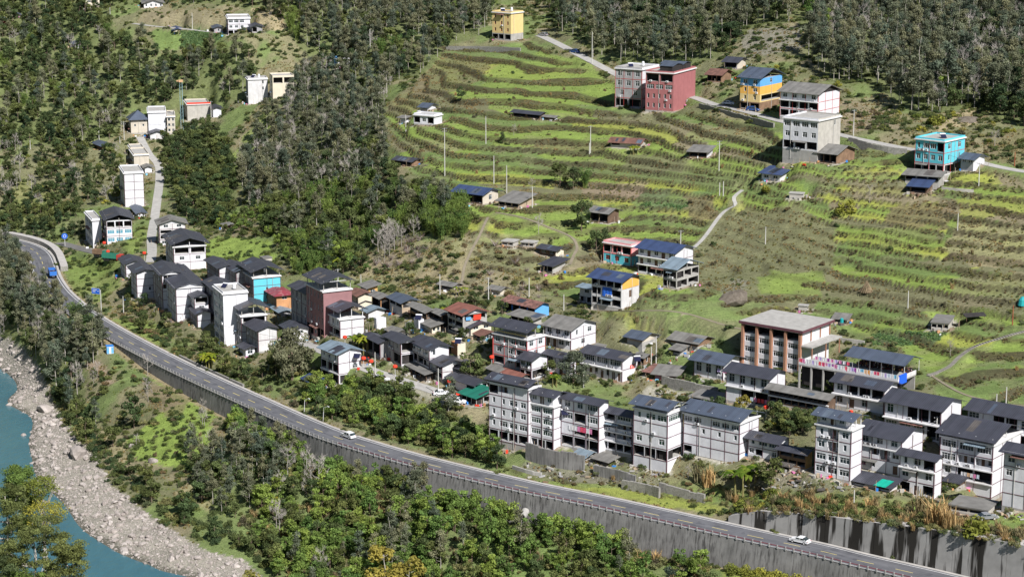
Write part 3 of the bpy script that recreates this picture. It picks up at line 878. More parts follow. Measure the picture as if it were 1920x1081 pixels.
# village street group
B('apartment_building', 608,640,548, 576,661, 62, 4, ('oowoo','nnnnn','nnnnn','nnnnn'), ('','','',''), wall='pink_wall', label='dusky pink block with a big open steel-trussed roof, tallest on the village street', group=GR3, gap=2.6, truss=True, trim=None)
B('apartment_building', 577,622,549, 547,612, 62, 3, ('nnnn','nnnn','nnnn'), ('','',''), wall='grey_render_shade', label='shaded grey block directly left of the dusky pink one', group=GR3, cornice=False)
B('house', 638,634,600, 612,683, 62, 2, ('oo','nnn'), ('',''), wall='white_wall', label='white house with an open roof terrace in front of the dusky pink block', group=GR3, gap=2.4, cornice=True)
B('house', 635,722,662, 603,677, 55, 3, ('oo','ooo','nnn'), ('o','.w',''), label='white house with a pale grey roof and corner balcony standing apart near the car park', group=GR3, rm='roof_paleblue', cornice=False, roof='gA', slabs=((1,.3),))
B('house', 713,675,641, 686,731, 62, 1, ('oo',), ('',), wall='grey_render_shade', label='leftmost low dark-roofed shop house on the street opposite the car park', group=GR3, cornice=False, slabs=())
B('house', 752,686,641, 724,777, 62, 2, ('no','nn'), ('o','o'), wall='grey_render_shade', wall2='white_wall', label='second shop house on the street, with a small white corner balcony', group=GR3, cornice=False)
B('house', 805,693,653, 772,842, 62, 2, ('ooo','nnw'), ('','n.'), label='third shop house on the street, white gable with a small dark window', group=GR3, cornice=False)
B('house', 829,714,684, 796,870, 62, 2, ('ooo','..o'), ('','.o'), wall='white_wall_old', label='fourth shop house on the street, blue sheet leaning behind it', group=GR3, cornice=False)
B('awning_shed', 799,715,700, 759,812, 62, 1, ('oooo',), ('o',), wall='dark_wood', label='low dark open shop front with grey awning in front of the third shop house', group=GR6, cornice=False, rm='roof_grey', trim=None, roof='shed', pitch=.15)
B('house', 890,741,720, 842,914, 50, 1, ('w.o',), ('o',), label='low white house with sliding doors at the right end of the street', group=GR3, cornice=False)
B('house', 648,562,553, 656,692, 62, 1, ('',), ('',), wall='cream_wall', minA=5, label='small red-brown roofed house behind the open steel roof of the dusky pink block', group=GR3, rm='roof_brown', cornice=False, trim=None) if False else None
B('house', 672,581,553, 657,697, 62, 1, ('nn',), ('',), wall='cream_wall', label='cream house with a red-brown roof behind the dusky pink block', group=GR3, rm='roof_brown', cornice=False, trim=None, gable='cream_wall')
B('shed', 690,558,539, 677,708, 62, 1, ('',), ('w',), wall='grey_render_shade', wall2='plywood', label='small yellow-fronted shed under the slope above the cream house', group=GR6, rm='roof_grey', cornice=False, trim=None, roof='shed', pitch=.2)
B('shed', 675,580,567, 668,693, 62, 1, ('',), ('',), wall='white_wall_old', label='small white box shed with a dark roof between cream house and street', group=GR6, rm='roof_dark', cornice=False, trim=None)
B('shed', 714,585,558, 698,731, 62, 1, ('o',), ('o',), wall='brown_wood', wall2='brick_orange', label='brown timber house with a grey roof between the cream house and the blue-roofed house', group=GR3, rm='roof_grey', cornice=False, trim=None, gable='brown_wood')
B('shed', 691,601,583, 683,722, 62, 1, ('',), ('',), wall='white_wall_old', label='low white shed with pale blue-grey roof behind the banana plants', group=GR6, rm='roof_paleblue', cornice=False, trim=None)
B('shed', 706,618,600, 702,724, 62, 1, ('',), ('',), wall='white_wall', label='plain white wall hut right beside the banana clump', group=GR6, rm='roof_grey', roof='flat', cornice=False, trim=None)
B('house', 754,594,566, 731,783, 62, 2, ('..','oo'), ('d','o'), wall='white_wall_old', wall2='pale_wood', label='blue-roofed house with white ground floor and open wooden loft above the street', group=GR3, rm='roof_slate', cornice=False, trim=None)
B('shed', 800,612,584, 769,815, 62, 2, ('oo','oo'), ('o','o'), wall='brown_wood', label='old timber shed with mottled grey roof left of the red-brown roofed house', group=GR6, rm='roof_grey', cornice=False, trim=None, gable='dark_wood')
B('shed', 829,616,589, 813,842, 62, 1, ('o',), ('o',), wall='brown_wood', label='second timber shed with mottled grey roof touching the red-brown roofed house', group=GR6, rm='roof_grey', cornice=False, trim=None, gable='dark_wood')
B('house', 868,632,589, 840,913, 58, 3, ('oo','oo','oo'), ('','','o'), wall='concrete', label='unfinished concrete-frame house with a red-brown roof and a red cloth hung in its loft', group=GR3, rm='roof_red', gap=0, cornice=False, trim=None, extra='redcloth')
B('house', 883,633,612, 866,921, 58, 2, ('',''), ('w','ww'), wall='white_wall_old', wall2='cream_wall', label='cream-gabled house with dark roof tucked under the red-brown roofed house', group=GR3, cornice=False)
B('shed', 785,620,602, 776,795, 62, 1, ('',), ('',), wall='white_wall', label='small white tower shed with a solar heater on its roof', group=GR6, roof='flat', cornice=False, trim=None, extra='solar')
B('shed', 810,625,611, 794,826, 62, 1, ('',), ('ww',), wall='cream_wall', label='small cream shed with colourful laundry beside it', group=GR6, rm='roof_grey', roof='shed', pitch=.2, cornice=False, trim=None)
B('shed', 858,668,648, 846,873, 62, 1, ('',), ('',), wall='brick_orange', wall2='cream_wall', label='small pinkish brick shed with a solar heater right of the third shop house', group=GR6, roof='flat', cornice=False, trim=None, extra='solar')
B('long_shed', 1003,597,575, 946,1029, 45, 1, ('oooo',), ('',), wall='blue_sheet', wall2='skyblue_wall', label='long shed with a rusty red roof and bright blue gable wall', group=GR6, rm='roof_rust', cornice=False, trim=None, gable='skyblue_wall')
B('shed', 1000,612,598, 958,1015, 45, 1, ('ooo',), ('',), wall='concrete', label='low open grey shed in front of the blue-gabled shed', group=GR6, rm='roof_grey', cornice=False, trim=None, roof='shed', pitch=.15)
B('green_shed', 893,762,744, 866,920, 52, 1, ('ooo',), ('oo',), wall='concrete', label='open shed with a bright green roof left of the widest front-row block', group=GR6, rm='roof_green', cornice=False, trim=None, roof='shed', pitch=.22)
B('shed', 595,728,721, 571,607, 60, 1, ('o',), ('',), wall='dark_wood', label='low dark navy-roofed shelter in the trees below the pale-roofed corner house', group=GR6, rm='roof_blue', cornice=False, trim=None, roof='shed', pitch=.35)
B('house', 1204,653,634, 1176,1230, 41, 1, ('ww',), ('',), wall='pale_wood', wall2='beige_wall', label='pale timber house on stilts above the red-signed house', group=GR2, rm='roof_slate', cornice=False, trim=None, basement=1.0, gable='beige_wall')
B('barn', 1308,655,643, 1258,1334, 38, 1, ('ooo',), ('',), wall='brown_wood', label='low brown timber barn between the pale timber house and the school', group=GR6, rm='roof_grey', cornice=False, trim=None, gable='brown_wood')
B('shed', 1268,716,703, 1228,1279, 20, 1, ('',), ('',), wall='maroon_wall', label='low maroon-walled shed beside the vegetable patch right of the red-signed house', group=GR6, rm='roof_grey', cornice=False, trim=None, roof='shed', pitch=.12)
B('shed', 1207,687,668, 1194,1219, 41, 1, ('o',), ('n',), wall='brown_wood', label='small brown plank hut behind the red-signed gable', group=GR6, rm='roof_grey', cornice=False, trim=None, gable='brown_wood')
B('shed', 1275,668,655, 1262,1288, 38, 1, ('o',), ('',), wall='concrete', label='tiny grey hut by the red post below the low brown barn', group=GR6, rm='roof_grey', cornice=False, trim=None, roof='shed', pitch=.2)
# hillside houses
B('house', 1165,581,526, 1109,1198, 40, 3, ('ooo','ooo','oooo'), ('','d',''), wall='white_wall_old', wall2='white_wall_old', label='open-fronted house with a navy roof, blue tarpaulin and orange plywood gable', group=GR5, rm='roof_blue', cornice=False, trim=None, extra='tarp', ov=1.3)
B('house', 1113,574,541, 1087,1118, 40, 2, ('oo','w'), ('',''), wall='white_wall_old', label='small lean-to house joined to the left side of the open-fronted navy-roofed house', group=GR5, rm='roof_paleblue', cornice=False, trim=None, roof='shed', pitch=.15)
B('house', 1183,501,463, 1131,1205, 40, 2, ('www','ooo'), ('',''), wall='pink_trim', wall2='pink_trim', label='pink and turquoise two-storey house with a flat roof left of the navy-roofed white house', group=GR5, roof='flat', trim='red_band', style='r', rowmats=['aqua_wall','pink_trim'])
B('house', 1264,521,473, 1196,1299, 40, 3, ('oooo','dwdwo','wdwdw'), ('','',''), label='white two-storey house with a navy roof standing on pillars above the hillside', group=GR5, rm='roof_blue', slabs=((1,.6),(2,.9)), cornice=False)
B('shelter', 1268,542,508, 1243,1310, 40, 2, ('oo','oo'), ('oo','ooo'), wall='concrete', label='open concrete-frame shelter with a pale roof attached below the navy-roofed white house', group=GR5, rm='roof_paleblue', cornice=False, trim=None, gap=.8)
B('shed', 1140,419,399, 1107,1160, 36, 1, ('oo',), ('',), wall='dark_wood', label='dark timber barn right of the round dark tree in the middle of the terraces', group=GR6, rm='roof_grey', cornice=False, trim=None, gable='brown_wood')
B('barn', 905,384,364, 851,934, 36, 1, ('ooo',), ('w',), wall='dark_wood', wall2='beige_wall', label='barn with a wide dark navy roof at the left edge of the terraces', group=GR5, rm='roof_blue', cornice=False, trim=None)
B('shed', 972,392,380, 935,1000, 36, 1, ('ooo',), ('',), wall='pale_wood', label='ramshackle low timber shed right of the wide navy-roofed barn', group=GR6, rm='roof_grey', cornice=False, trim=None, roof='shed', pitch=.18)
B('shed', 772,313,302, 740,788, 38, 1, ('o',), ('',), wall='brown_wood', label='low shed with a dark roof among shrubs at the wood edge', group=GR6, rm='roof_dark', cornice=False, trim=None)
B('house', 1042,482,468, 1012,1057, 40, 1, ('ww',), ('',), wall='dark_wood', wall2='cream_wall', label='small dark-roofed hut with a cream gable beside the footpath, upper of two', group=GR6, cornice=False, trim=None)
B('shed', 1036,515,498, 1016,1060, 40, 1, ('oo',), ('',), wall='concrete', label='small grey block hut with a dark roof, lower of two beside the footpath', group=GR6, cornice=False, trim=None, roof='shed', pitch=.15)
B('shed', 849,545,535, 826,862, 40, 1, ('o',), ('',), wall='concrete', label='small grey hut on the slope beside the lower footpath, left one', group=GR6, rm='roof_grey', cornice=False, trim=None)
B('shed', 938,553,542, 920,950, 40, 1, ('',), ('',), wall='beige_wall', label='tiny hut with pale side wall beside the pole above the blue-gabled shed', group=GR6, rm='roof_grey', cornice=False, trim=None)
B('shed', 962,466,458, 941,972, 25, 1, ('oo',), ('',), wall='raw_block', label='long low concrete pigsty on the dry slope, left one', group=GR6, rm='concrete', roof='slab', cornice=False, trim=None, ov=.3)
B('shed', 1000,467,457, 977,1008, 25, 1, ('ooo',), ('',), wall='raw_block', label='low concrete pigsty with square holes next to the bare tree', group=GR6, rm='concrete', roof='slab', cornice=False, trim=None, ov=.3)
B('house', 814,237,219, 776,829, 30, 1, ('owo',), ('',), wall='white_wall', label='white house with a red roof edge on the upper left terraces', group=GR5, roof='flat', trim=None, cornice=True)
B('house', 801,216,203, 788,817, 30, 1, ('n',), ('',), wall='grey_render_shade', wall2='white_wall', label='small rooftop house with a blue-grey roof sitting above the red-edged white house', group=GR5, rm='roof_slate', cornice=False, trim=None, dz=1.5)
B('shed', 760,231,221, 750,766, 30, 1, ('',), ('',), wall='white_wall', label='tiny white hut left of the red-edged white house', group=GR6, rm='roof_grey', cornice=False, trim=None, roof='shed', pitch=.1)
B('shed', 1012,226,214, 962,1022, 36, 1, ('oo',), ('',), wall='dark_wood', label='dark open barn with a dark sheet roof alone on the upper green terraces', group=GR6, rm='roof_dark', cornice=False, trim=None)
B('shed', 1040,226,219, 1022,1045, 36, 1, ('',), ('',), wall='brown_wood', wall2='white_wall', label='tiny hut with a white side next to the dark open barn', group=GR6, rm='roof_grey', cornice=False, trim=None)
B('shed', 1200,278,268, 1145,1210, 20, 1, ('o..',), ('',), wall='raw_block', label='low farm shed with a rusty red-brown roof behind a banana plant on the terraces', group=GR6, rm='roof_brown', cornice=False, trim=None, roof='gA', gable='raw_block')
B('shed', 1325,296,285, 1293,1336, 20, 1, ('oo',), ('',), wall='dark_wood', wall2='white_wall', label='low dark shelter with one white block on the middle terraces', group=GR6, rm='roof_grey', cornice=False, trim=None, roof='shed', pitch=.1)
B('shed', 1462,341,327, 1428,1480, 35, 1, ('ww',), ('',), wall='white_wall_old', label='low grey-white hut with a pale blue roof below the tall white hillside block', group=GR6, rm='roof_blue', cornice=False, trim=None, roof='shed', pitch=.15)
B('apartment_building', 1262,210,139, 1210,1303, 28, 4, ('nnnnn','nnnnn','WWW','oo'), ('','','',''), wall='maroon_wall', wall2='maroon_wall', label='dark red block with a blank red side wall, largest building on the upper road', group=GR5, roof='flat', trim=None, gap=0, extra='redtop')
B('apartment_building', 1203,204,132, 1153,1235, 30, 4, ('oo','ww','www','www'), ('','','',''), wall='grey_render_shade', wall2='white_wall', label='grey-white flat-roofed block just left of the dark red block', group=GR5, roof='flat', trim='red_band', extra='tanks')
B('house', 1217,131,119, 1196,1231, 30, 1, ('w',), ('',), label='small white roof hut with a slate-blue roof on top of the grey-white block', group=GR5, rm='roof_slate', cornice=False, trim=None, dz=9.0, wall='white_wall') if False else None
B('shed', 1352,155,140, 1326,1371, 30, 1, ('ooo',), ('',), wall='brown_wood', label='brown-roofed timber shed right of the dark red block', group=GR6, rm='roof_brown', cornice=False, trim=None, gable='brown_wood')
B('house', 1382,130,116, 1358,1398, 30, 1, ('o',), ('',), wall='grey_render_shade', wall2='beige_wall', label='small grey house with pale side, uppermost by the wood above the upper road', group=GR5, rm='roof_dark', cornice=False, trim=None)
B('apartment_building', 1424,208,148, 1387,1465, 36, 4, ('oo','nn','nw','ww'), ('','o','','w'), wall='yellow_wall', wall2='yellow_wall', label='yellow and pale blue block beside the parked cars on the upper road', group=GR5, rm='roof_slate', rowmats=['brown_wood','yellow_wall','orange_wall','skyblue_wall'], trim=None, cornice=False, gap=.4)
B('house', 1533,226,176, 1462,1573, 38, 3, ('oooo','oooo','wwww'), ('','',''), wall='white_wall', label='white house with an orange-red ledge and blue gable windows behind the tall white block', group=GR5, rm='roof_grey', cornice=False, trim='red_band', slabs=((2,.8),), gable='dark_inside')
B('apartment_building', 1532,306,228, 1467,1574, 38, 4, ('','ooo','wwww','WWWW'), ('','','','.n'), wall='white_wall', wall2='raw_block', label='tall white block with raw grey side wall below the upper road bend', group=GR5, roof='flat', rowmats=['concrete',None,None,None], trim=None)
B('barn', 1568,308,288, 1532,1602, 38, 1, ('ooo',), ('',), wall='dark_wood', wall2='brown_wood', label='dark timber barn with a grey and brown roof right of the tall white hillside block', group=GR6, rm='roof_grey', cornice=False, trim=None, gable='brown_wood')
B('apartment_building', 1768,333,267, 1714,1807, 41, 3, ('oooo','wwww','nWWo'), ('o','nn','ww'), wall='aqua_wall', label='turquoise three-storey block on pillars at the far right of the terraces', group=GR5, roof='flat', trim='red_band', rowmats=['white_wall_old',None,None], extra='solar')
B('house', 1824,327,298, 1801,1845, 41, 2, ('..','ww'), ('',''), wall='grey_render_shade', wall2='white_wall', label='small white house with a slate roof right beside the turquoise block', group=GR5, rm='roof_slate', cornice=False, trim=None)
B('shed', 1760,343,331, 1697,1768, 25, 1, ('ooo',), ('',), wall='concrete', label='low grey-roofed pigsty at the foot of the turquoise block', group=GR6, rm='roof_grey', cornice=False, trim=None, roof='shed', pitch=.12)
B('shed', 1737,364,350, 1706,1758, 25, 1, ('o',), ('',), wall='dark_wood', label='small shed with a blue metal roof below the turquoise block', group=GR6, rm='roof_blue', cornice=False, trim=None, roof='shed', pitch=.15)
B('apartment_building', 958,77,26, 923,981, 38, 4, ('ooo','nnn','nnn','nnn'), ('','','',''), wall='yellow_wall', wall2='yellow_wall', label='yellow block with red-brown window frames at the top of the terraces', group=GR5, roof='flat', trim=None, style='r', extra='tanks', rowmats=['concrete',None,None,None])
B('shed', 1778,619,607, 1746,1788, 20, 1, ('ooo',), ('',), wall='raw_block', label='small stone-grey animal shed with four holes on the lower right fields', group=GR6, roof='slab', rm='roof_grey', cornice=False, trim=None, ov=.25)
B('shed', 1513,587,576, 1497,1515, 20, 1, ('',), ('o',), wall='raw_block', label='tiny block hut behind the school roof', group=GR6, roof='slab', rm='concrete', cornice=False, trim=None, ov=.2)
B('shed', 1585,610,600, 1566,1590, 20, 1, ('o',), ('',), wall='concrete', label='tiny shack with a turquoise water drum above the school terrace', group=GR6, roof='shed', rm='roof_grey', cornice=False, trim=None, pitch=.1)
B('shed', 1505,373,365, 1480,1508, 20, 1, ('',), ('',), wall='raw_block', label='tiny pale block hut at the left of the yellow-leaved bush on the terraces', group=GR6, roof='slab', rm='concrete', cornice=False, trim=None, ov=.2)
# western end of the village
B('apartment_building', 332,606,541, 313,386, 70, 4, ('nn','nn','nn','nn'), ('.d','','',''), label='big white house with a pale gable triangle, fourth along the lower western row', group=GR4, cornice=True, ov=1.0)
B('house', 371,617,587, 357,396, 70, 2, ('',''), ('',''), wall='grey_render_shade', wall2='white_wall', label='low white annex with dark roof at the foot of the big pale-gabled house', group=GR4, cornice=False)
B('house', 366,602,556, 352,392, 70, 3, ('','',''), ('','w','o'), wall='white_wall', label='narrow shaded white house left of the tall white tower block', group=GR4, cornice=False)
B('apartment_building', 258,565,510, 247,290, 70, 4, ('nn','nn','nn','nn'), ('d','.n','',''), label='slim white house second along the lower western row, dark roof wide overhang', group=GR4, cornice=False, ov=1.2)
B('house', 237,525,494, 227,270, 70, 3, ('n','n','n'), ('','',''), label='first white house of the lower western row, nearest the red truck', group=GR4, cornice=False, ov=1.0)
B('apartment_building', 306,580,515, 289,342, 70, 4, ('nn','nn','nn','nn'), ('','','b','o'), wall='grey_render_shade', wall2='white_wall', label='third house of the lower western row with tan panels under its roof', group=GR4, cornice=True, ov=1.2)
B('house', 343,536,516, 325,362, 70, 2, ('',''), ('',''), wall='grey_render_shade', label='small dark-roofed house behind the third and fourth houses of the western row', group=GR4, cornice=False)
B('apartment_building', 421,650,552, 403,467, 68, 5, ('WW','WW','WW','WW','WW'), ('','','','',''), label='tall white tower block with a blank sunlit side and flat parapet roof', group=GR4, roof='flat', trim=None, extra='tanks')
B('house', 405,600,541, 386,442, 68, 3, ('nn','nn','nn'), ('','',''), wall='grey_render_shade', wall2='cream_wall', label='dark-roofed house with a cream gable behind the tall white tower block', group=GR4, cornice=False, gable='cream_wall')
B('apartment_building', 454,652,594, 438,501, 68, 4, ('nn','nn','nn','nn'), ('','','','o'), wall='grey_render_shade', wall2='white_wall_old', label='shaded house with open roof terrace directly right of the tall white tower block', group=GR4, gap=2.2, cornice=True)
B('house', 485,660,618, 463,520, 62, 2, ('nn','nn'), ('',''), wall='grey_render_shade', wall2='white_wall_old', label='low dark-roofed house behind the big round grey-leaved tree', group=GR4, cornice=False)
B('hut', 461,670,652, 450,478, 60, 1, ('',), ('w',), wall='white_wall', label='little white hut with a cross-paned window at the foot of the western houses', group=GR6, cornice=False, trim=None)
B('apartment_building', 412,538,501, 389,438, 66, 3, ('nnn','nnn','nnn'), ('','',''), wall='grey_render_shade', wall2='white_wall', label='dark-roofed house at the left end of the turquoise-gabled terrace row', group=GR4, cornice=False)
B('apartment_building', 444,550,508, 420,470, 66, 3, ('nnn','nnn','nnn'), ('','',''), wall='grey_render_shade', wall2='grey_render_shade', label='middle house of the turquoise-gabled terrace row', group=GR4, cornice=False)
B('apartment_building', 476,568,522, 452,527, 66, 3, ('nnn','nnn','nnn'), ('n','n','.'), wall='grey_render_shade', wall2='aqua_wall', label='terrace row house with a bright turquoise end wall', group=GR4, cornice=True, gap=2.0, extra='tanks')
B('house', 519,582,553, 498,549, 64, 2, ('nn','nn'), ('','w'), wall='brown_wood', wall2='brick_orange', label='brick house with a crimson roof beside the turquoise end wall', group=GR4, rm='roof_maroon', cornice=False, trim=None, roof='hip')
B('shed', 527,592,584, 505,545, 64, 1, ('',), ('',), wall='grey_render_shade', label='pale green-grey roofed shed right below the crimson-roofed brick house', group=GR6, rm='roof_paleblue', cornice=False, trim=None)
B('apartment_building', 327,507,464, 303,387, 72, 3, ('n','n','n'), ('w.','ww','oo'), label='white house with a long dark gabled roof and dark balcony at the lane bottom', group=GR4, cornice=True, ov=1.3, gap=1.0)
B('apartment_building', 300,461,420, 296,349, 76, 4, ('','','',''), ('ww.','oo','ow','ww'), wall='cream_wall', wall2='white_wall_old', label='half-finished pinkish frame house with a grey roof right of the concrete lane', group=GR4, rm='roof_grey', cornice=False)
B('apartment_building', 175,466,414, 156,192, 70, 3, ('WW','WW','WW'), ('','',''), label='narrow white house with blank sunlit side, leftmost by the main road', group=GR4, roof='flat', trim=None)
B('apartment_building', 201,459,414, 190,249, 74, 3, ('n','n','n'), ('WWW','WWW','ooo'), wall='grey_render_shade', wall2='white_wall', style='b', label='white house with blue windows and dark gabled roof, leftmost pair by the main road', group=GR4, gap=.6, cornice=False)
B('house', 259,408,399, 248,272, 72, 1, ('',), ('nn',), label='small white house with a blue-grey roof behind the blue-windowed house', group=GR4, rm='roof_slate', cornice=False, trim=None)
B('apartment_building', 235,388,326, 223,271, 74, 4, ('ww','ww','ww','ww'), ('','','',''), label='white block with grid-lined blank wall beside the concrete lane', group=GR4, roof='flat')
B('house', 252,318,292, 243,280, 74, 2, ('',''), ('',''), wall='beige_wall', wall2='beige_wall', label='beige concrete house in the middle of the concrete lane', group=GR4, roof='flat', trim=None)
B('house', 246,292,280, 241,270, 74, 1, ('',), ('',), wall='beige_wall', wall2='beige_wall', label='low beige concrete house just above the middle one on the lane', group=GR4, roof='flat', trim=None)
B('hut', 272,325,313, 269,285, 74, 1, ('',), ('',), label='tiny white hut with grey roof on the concrete lane', group=GR6, rm='roof_grey', cornice=False, trim=None)
B('house', 246,250,222, 242,277, 74, 3, ('','',''), ('','nn','..n'), wall='beige_wall', wall2='beige_wall', label='beige house with a hipped grey roof at the upper end of the lane', group=GR4, roof='hip', rm='roof_slate', trim=None, cornice=False, pitch=.8)
B('apartment_building', 279,252,212, 277,312, 80, 3, ('','',''), ('','',''), label='bright white blank-walled block at the upper end of the lane', group=GR4, roof='flat', trim=None)
B('house', 314,250,220, 312,329, 80, 3, ('','',''), ('ww','ww','ww'), wall='beige_wall', label='narrow beige annex right of the bright white blank-walled block', group=GR4, roof='flat', trim=None)
B('shed', 282,262,250, 280,309, 76, 1, ('',), ('',), wall='white_wall_old', label='low house with a dark gable roof below the bright white blank wall', group=GR6, cornice=False, trim=None)
B('apartment_building', 352,228,197, 346,394, 76, 2, ('',''), ('....','....'), wall='beige_wall', wall2='raw_block', label='grey block building with a red band along the roof edge right of the lattice mast', group=GR7, roof='flat', trim=None, extra='redband')
B('house', 400,220,203, 396,415, 76, 1, ('',), ('',), label='small white house right of the red-banded block building', group=GR7, rm='roof_dark', cornice=False, trim=None)
B('shed', 192,283,273, 176,212, 60, 1, ('',), ('',), wall='dark_wood', label='dark shed with slate roof alone in the woods left of the lane', group=GR6, rm='roof_slate', cornice=False, trim=None)
B('shed', 141,93,82, 134,157, 65, 1, ('',), ('n',), wall='white_wall_old', label='small shed with a dark roof in the upper left wood', group=GR6, rm='roof_slate', cornice=False, trim=None)
B('house', 161,19,-2, 158,187, 75, 2, ('',''), ('..','w.'), wall='yellow_wall', wall2='cream_wall', label='pale yellow house cut by the top edge in the upper left', group=GR7, roof='flat', trim=None)
B('apartment_building', 428,66,36, 425,470, 80, 3, ('','',''), ('oooo','www.','WWW.'), label='white three-storey house with dark windows at the upper left field', group=GR7, roof='flat', trim='trim_maroon')
B('shed', 402,62,52, 399,418, 78, 1, ('',), ('n',), label='little white house with a blue-grey roof left of the upper three-storey house', group=GR7, rm='roof_slate', cornice=False, trim=None, wall='grey_render_shade')
B('shed', 473,62,50, 469,492, 78, 1, ('',), ('o.',), wall='grey_render_shade', label='small grey shed touching the right side of the upper three-storey house', group=GR6, rm='roof_dark', cornice=False, trim=None)
B('shed', 326,63,56, 323,340, 78, 1, ('',), ('',), wall='cream_wall', label='tiny cream shed with a blue roof at the edge of the green upper field', group=GR6, rm='roof_blue', cornice=False, trim=None)
B('house', 270,16,6, 266,306, 78, 1, ('',), ('nnnn',), wall='dark_wood', wall2='white_wall_old', label='long low farmhouse with grey roof near the top edge, left of the brown field', group=GR7, rm='roof_grey', cornice=False, trim=None)
B('apartment_building', 466,196,150, 462,503, 76, 4, ('','','',''), ('','','.n','.n'), wall='grey_render_shade', wall2='white_wall_old', label='tall pale block half hidden by trees in the upper left centre', group=GR7, roof='flat', trim=None, extra='tanks')
B('house', 512,186,144, 506,552, 76, 3, ('','',''), ('','.n','oo'), wall='cream_wall', wall2='cream_wall', label='cream and pink house behind a tree right of the tall pale block', group=GR7, rm='roof_rust', cornice=False, trim=None, roof='flat')
B('house', 633,129,112, 626,656, 70, 1, ('w',), ('.',), wall='skyblue_wall', wall2='white_wall', label='sky-blue house glimpsed through the wood in the upper centre left', group=GR7, roof='flat', trim=None, extra='tanks')
B('hut', 6,48,36, 0,13, 70, 1, ('',), ('',), wall='red_band', label='red walled hut at the extreme upper left edge', group=GR7, rm='roof_paleblue', cornice=False, trim=None)
B('hut', 28,34,29, 26,38, 74, 1, ('',), ('',), wall='white_wall', label='tiny white hut in the wood near the upper left edge', group=GR7, rm='roof_slate', cornice=False, trim=None)
B('hut', 4,235,228, -4,10, 74, 1, ('',), ('',), wall='white_wall', label='tiny white hut on the left edge halfway up the wood', group=GR7, rm='roof_grey', cornice=False, trim=None)
B('shed', 425,430,422, 419,433, 60, 1, ('',), ('',), wall='brown_wood', label='tiny brown hut on the green slope above the turquoise-gabled row', group=GR6, rm='roof_grey', roof='shed', pitch=.1, cornice=False, trim=None)
B('shed', 494,494,485, 487,510, 60, 1, ('',), ('',), wall='raw_block', label='tiny block hut behind the turquoise-gabled row', group=GR6, rm='roof_grey', roof='slab', cornice=False, trim=None, ov=.2)
B('lean_to', 1668,925,916, 1600,1682, 38, 1, ('o.o',), ('o',), wall='white_wall_old', label='lean-to with a dark sheet roof and green tarpaulin at the foot of the front row', group=GR6, cornice=False, trim=None, roof='shed', pitch=.18, extra='greentarp')
B('lean_to', 1095,866,856, 1078,1122, 45, 1, ('oo',), ('o',), wall='concrete', label='low shelter with a pale blue and grey sheet roof above the stone walls', group=GR6, rm='roof_paleblue', cornice=False, trim=None, roof='gA')
B('lean_to', 1140,874,864, 1118,1152, 45, 1, ('oo',), ('o',), wall='dark_wood', label='low dark shelter right of the pale blue sheeted one above the stone walls', group=GR6, rm='roof_grey', cornice=False, trim=None, roof='shed', pitch=.15)
B('shed', 1850,968,957, 1782,1868, 30, 1, ('oo',), ('',), wall='raw_block', label='low flat-topped concrete shed in the bushes at the lower right', group=GR6, rm='roof_grey', cornice=False, trim=None, roof='slab', ov=.4)
B('shed', 1795,918,912, 1775,1830, 36, 1, ('o',), ('',), wall='dark_wood', label='low black-sheeted shelter at the foot of the widest front-row house', group=GR6, rm='roof_dark', cornice=False, trim=None, roof='shed', pitch=.1)
B('shed', 936,706,695, 918,950, 55, 1, ('o',), ('',), wall='dark_wood', label='dark little shack under the block with red drainpipes', group=GR6, rm='roof_grey', cornice=False, trim=None)
B('shed', 862,700,690, 848,886, 55, 1, ('oo',), ('',), wall='concrete', label='open grey annex right of the fourth shop house', group=GR6, rm='roof_dark', cornice=False, trim=None, roof='shed', pitch=.15)
B('shed', 742,632,622, 728,760, 58, 1, ('o',), ('',), wall='white_wall_old', label='low white annex under the blue-roofed house', group=GR6, rm='roof_grey', cornice=False, trim=None)
B('shed', 1122,668,652, 1108,1136, 41, 1, ('oo',), ('o',), wall='concrete', label='grey stair shed right of the house with the red-brown ledge', group=GR6, rm='roof_grey', cornice=False, trim=None, roof='slab', ov=.2)
B('shed', 1345,760,750, 1300,1362, 38, 1, ('ooo',), ('',), wall='raw_block', label='low grey outbuilding left of the house with pink washing', group=GR6, rm='roof_grey', cornice=False, trim=None, roof='shed', pitch=.1)
B('shed', 1240,712,700, 1212,1256, 38, 1, ('oo',), ('',), wall='brown_wood', label='brown plank lean-to left of the maroon-walled shed', group=GR6, rm='roof_rust', cornice=False, trim=None, roof='shed', pitch=.15)
B('shed', 905,640,628, 894,930, 58, 1, ('o',), ('w',), wall='grey_render_shade', label='small grey hut right of the cream-gabled house', group=GR6, rm='roof_brown', cornice=False, trim=None)
B('shed', 655,688,678, 640,690, 58, 1, ('oo',), ('',), wall='brown_wood', label='small dark lean-to behind the pale-roofed corner house', group=GR6, rm='roof_dark', cornice=False, trim=None)
B('house', 548,640,618, 530,580, 62, 2, ('nn','nn'), ('','w'), wall='grey_render_shade', wall2='white_wall_old', label='grey house tucked behind the huge spreading tree', group=GR4, cornice=False)
B('shed', 1480,884,872, 1455,1500, 38, 1, ('oo',), ('o',), wall='raw_block', label='cluttered grey shelter at the foot of the brown wooden shed', group=GR6, rm='roof_worn', cornice=False, trim=None, roof='shed', pitch=.2)
for d in BLD: fit(d)
# the school's laundry terrace is built separately; reserve its ground
TER = dict(uc=1682, vb=757, vt=715, ul=1496, ur=1716, yaw=38, dz=0, minA=None, minB=None)
fit(TER)
for d in BLD: pad(d)
for nm, w, c, mt in lanes:                                        # lanes keep their level beside the building plots
    D, S, Zl = near_line(c, XX, YY, w/2 + 6)
    a = 1 - sstep(w/2 + .7, w/2 + 3, np.abs(D))
    ZZ = np.where(a > 0, ZZ*(1-a) + (Zl-.12)*a, ZZ)
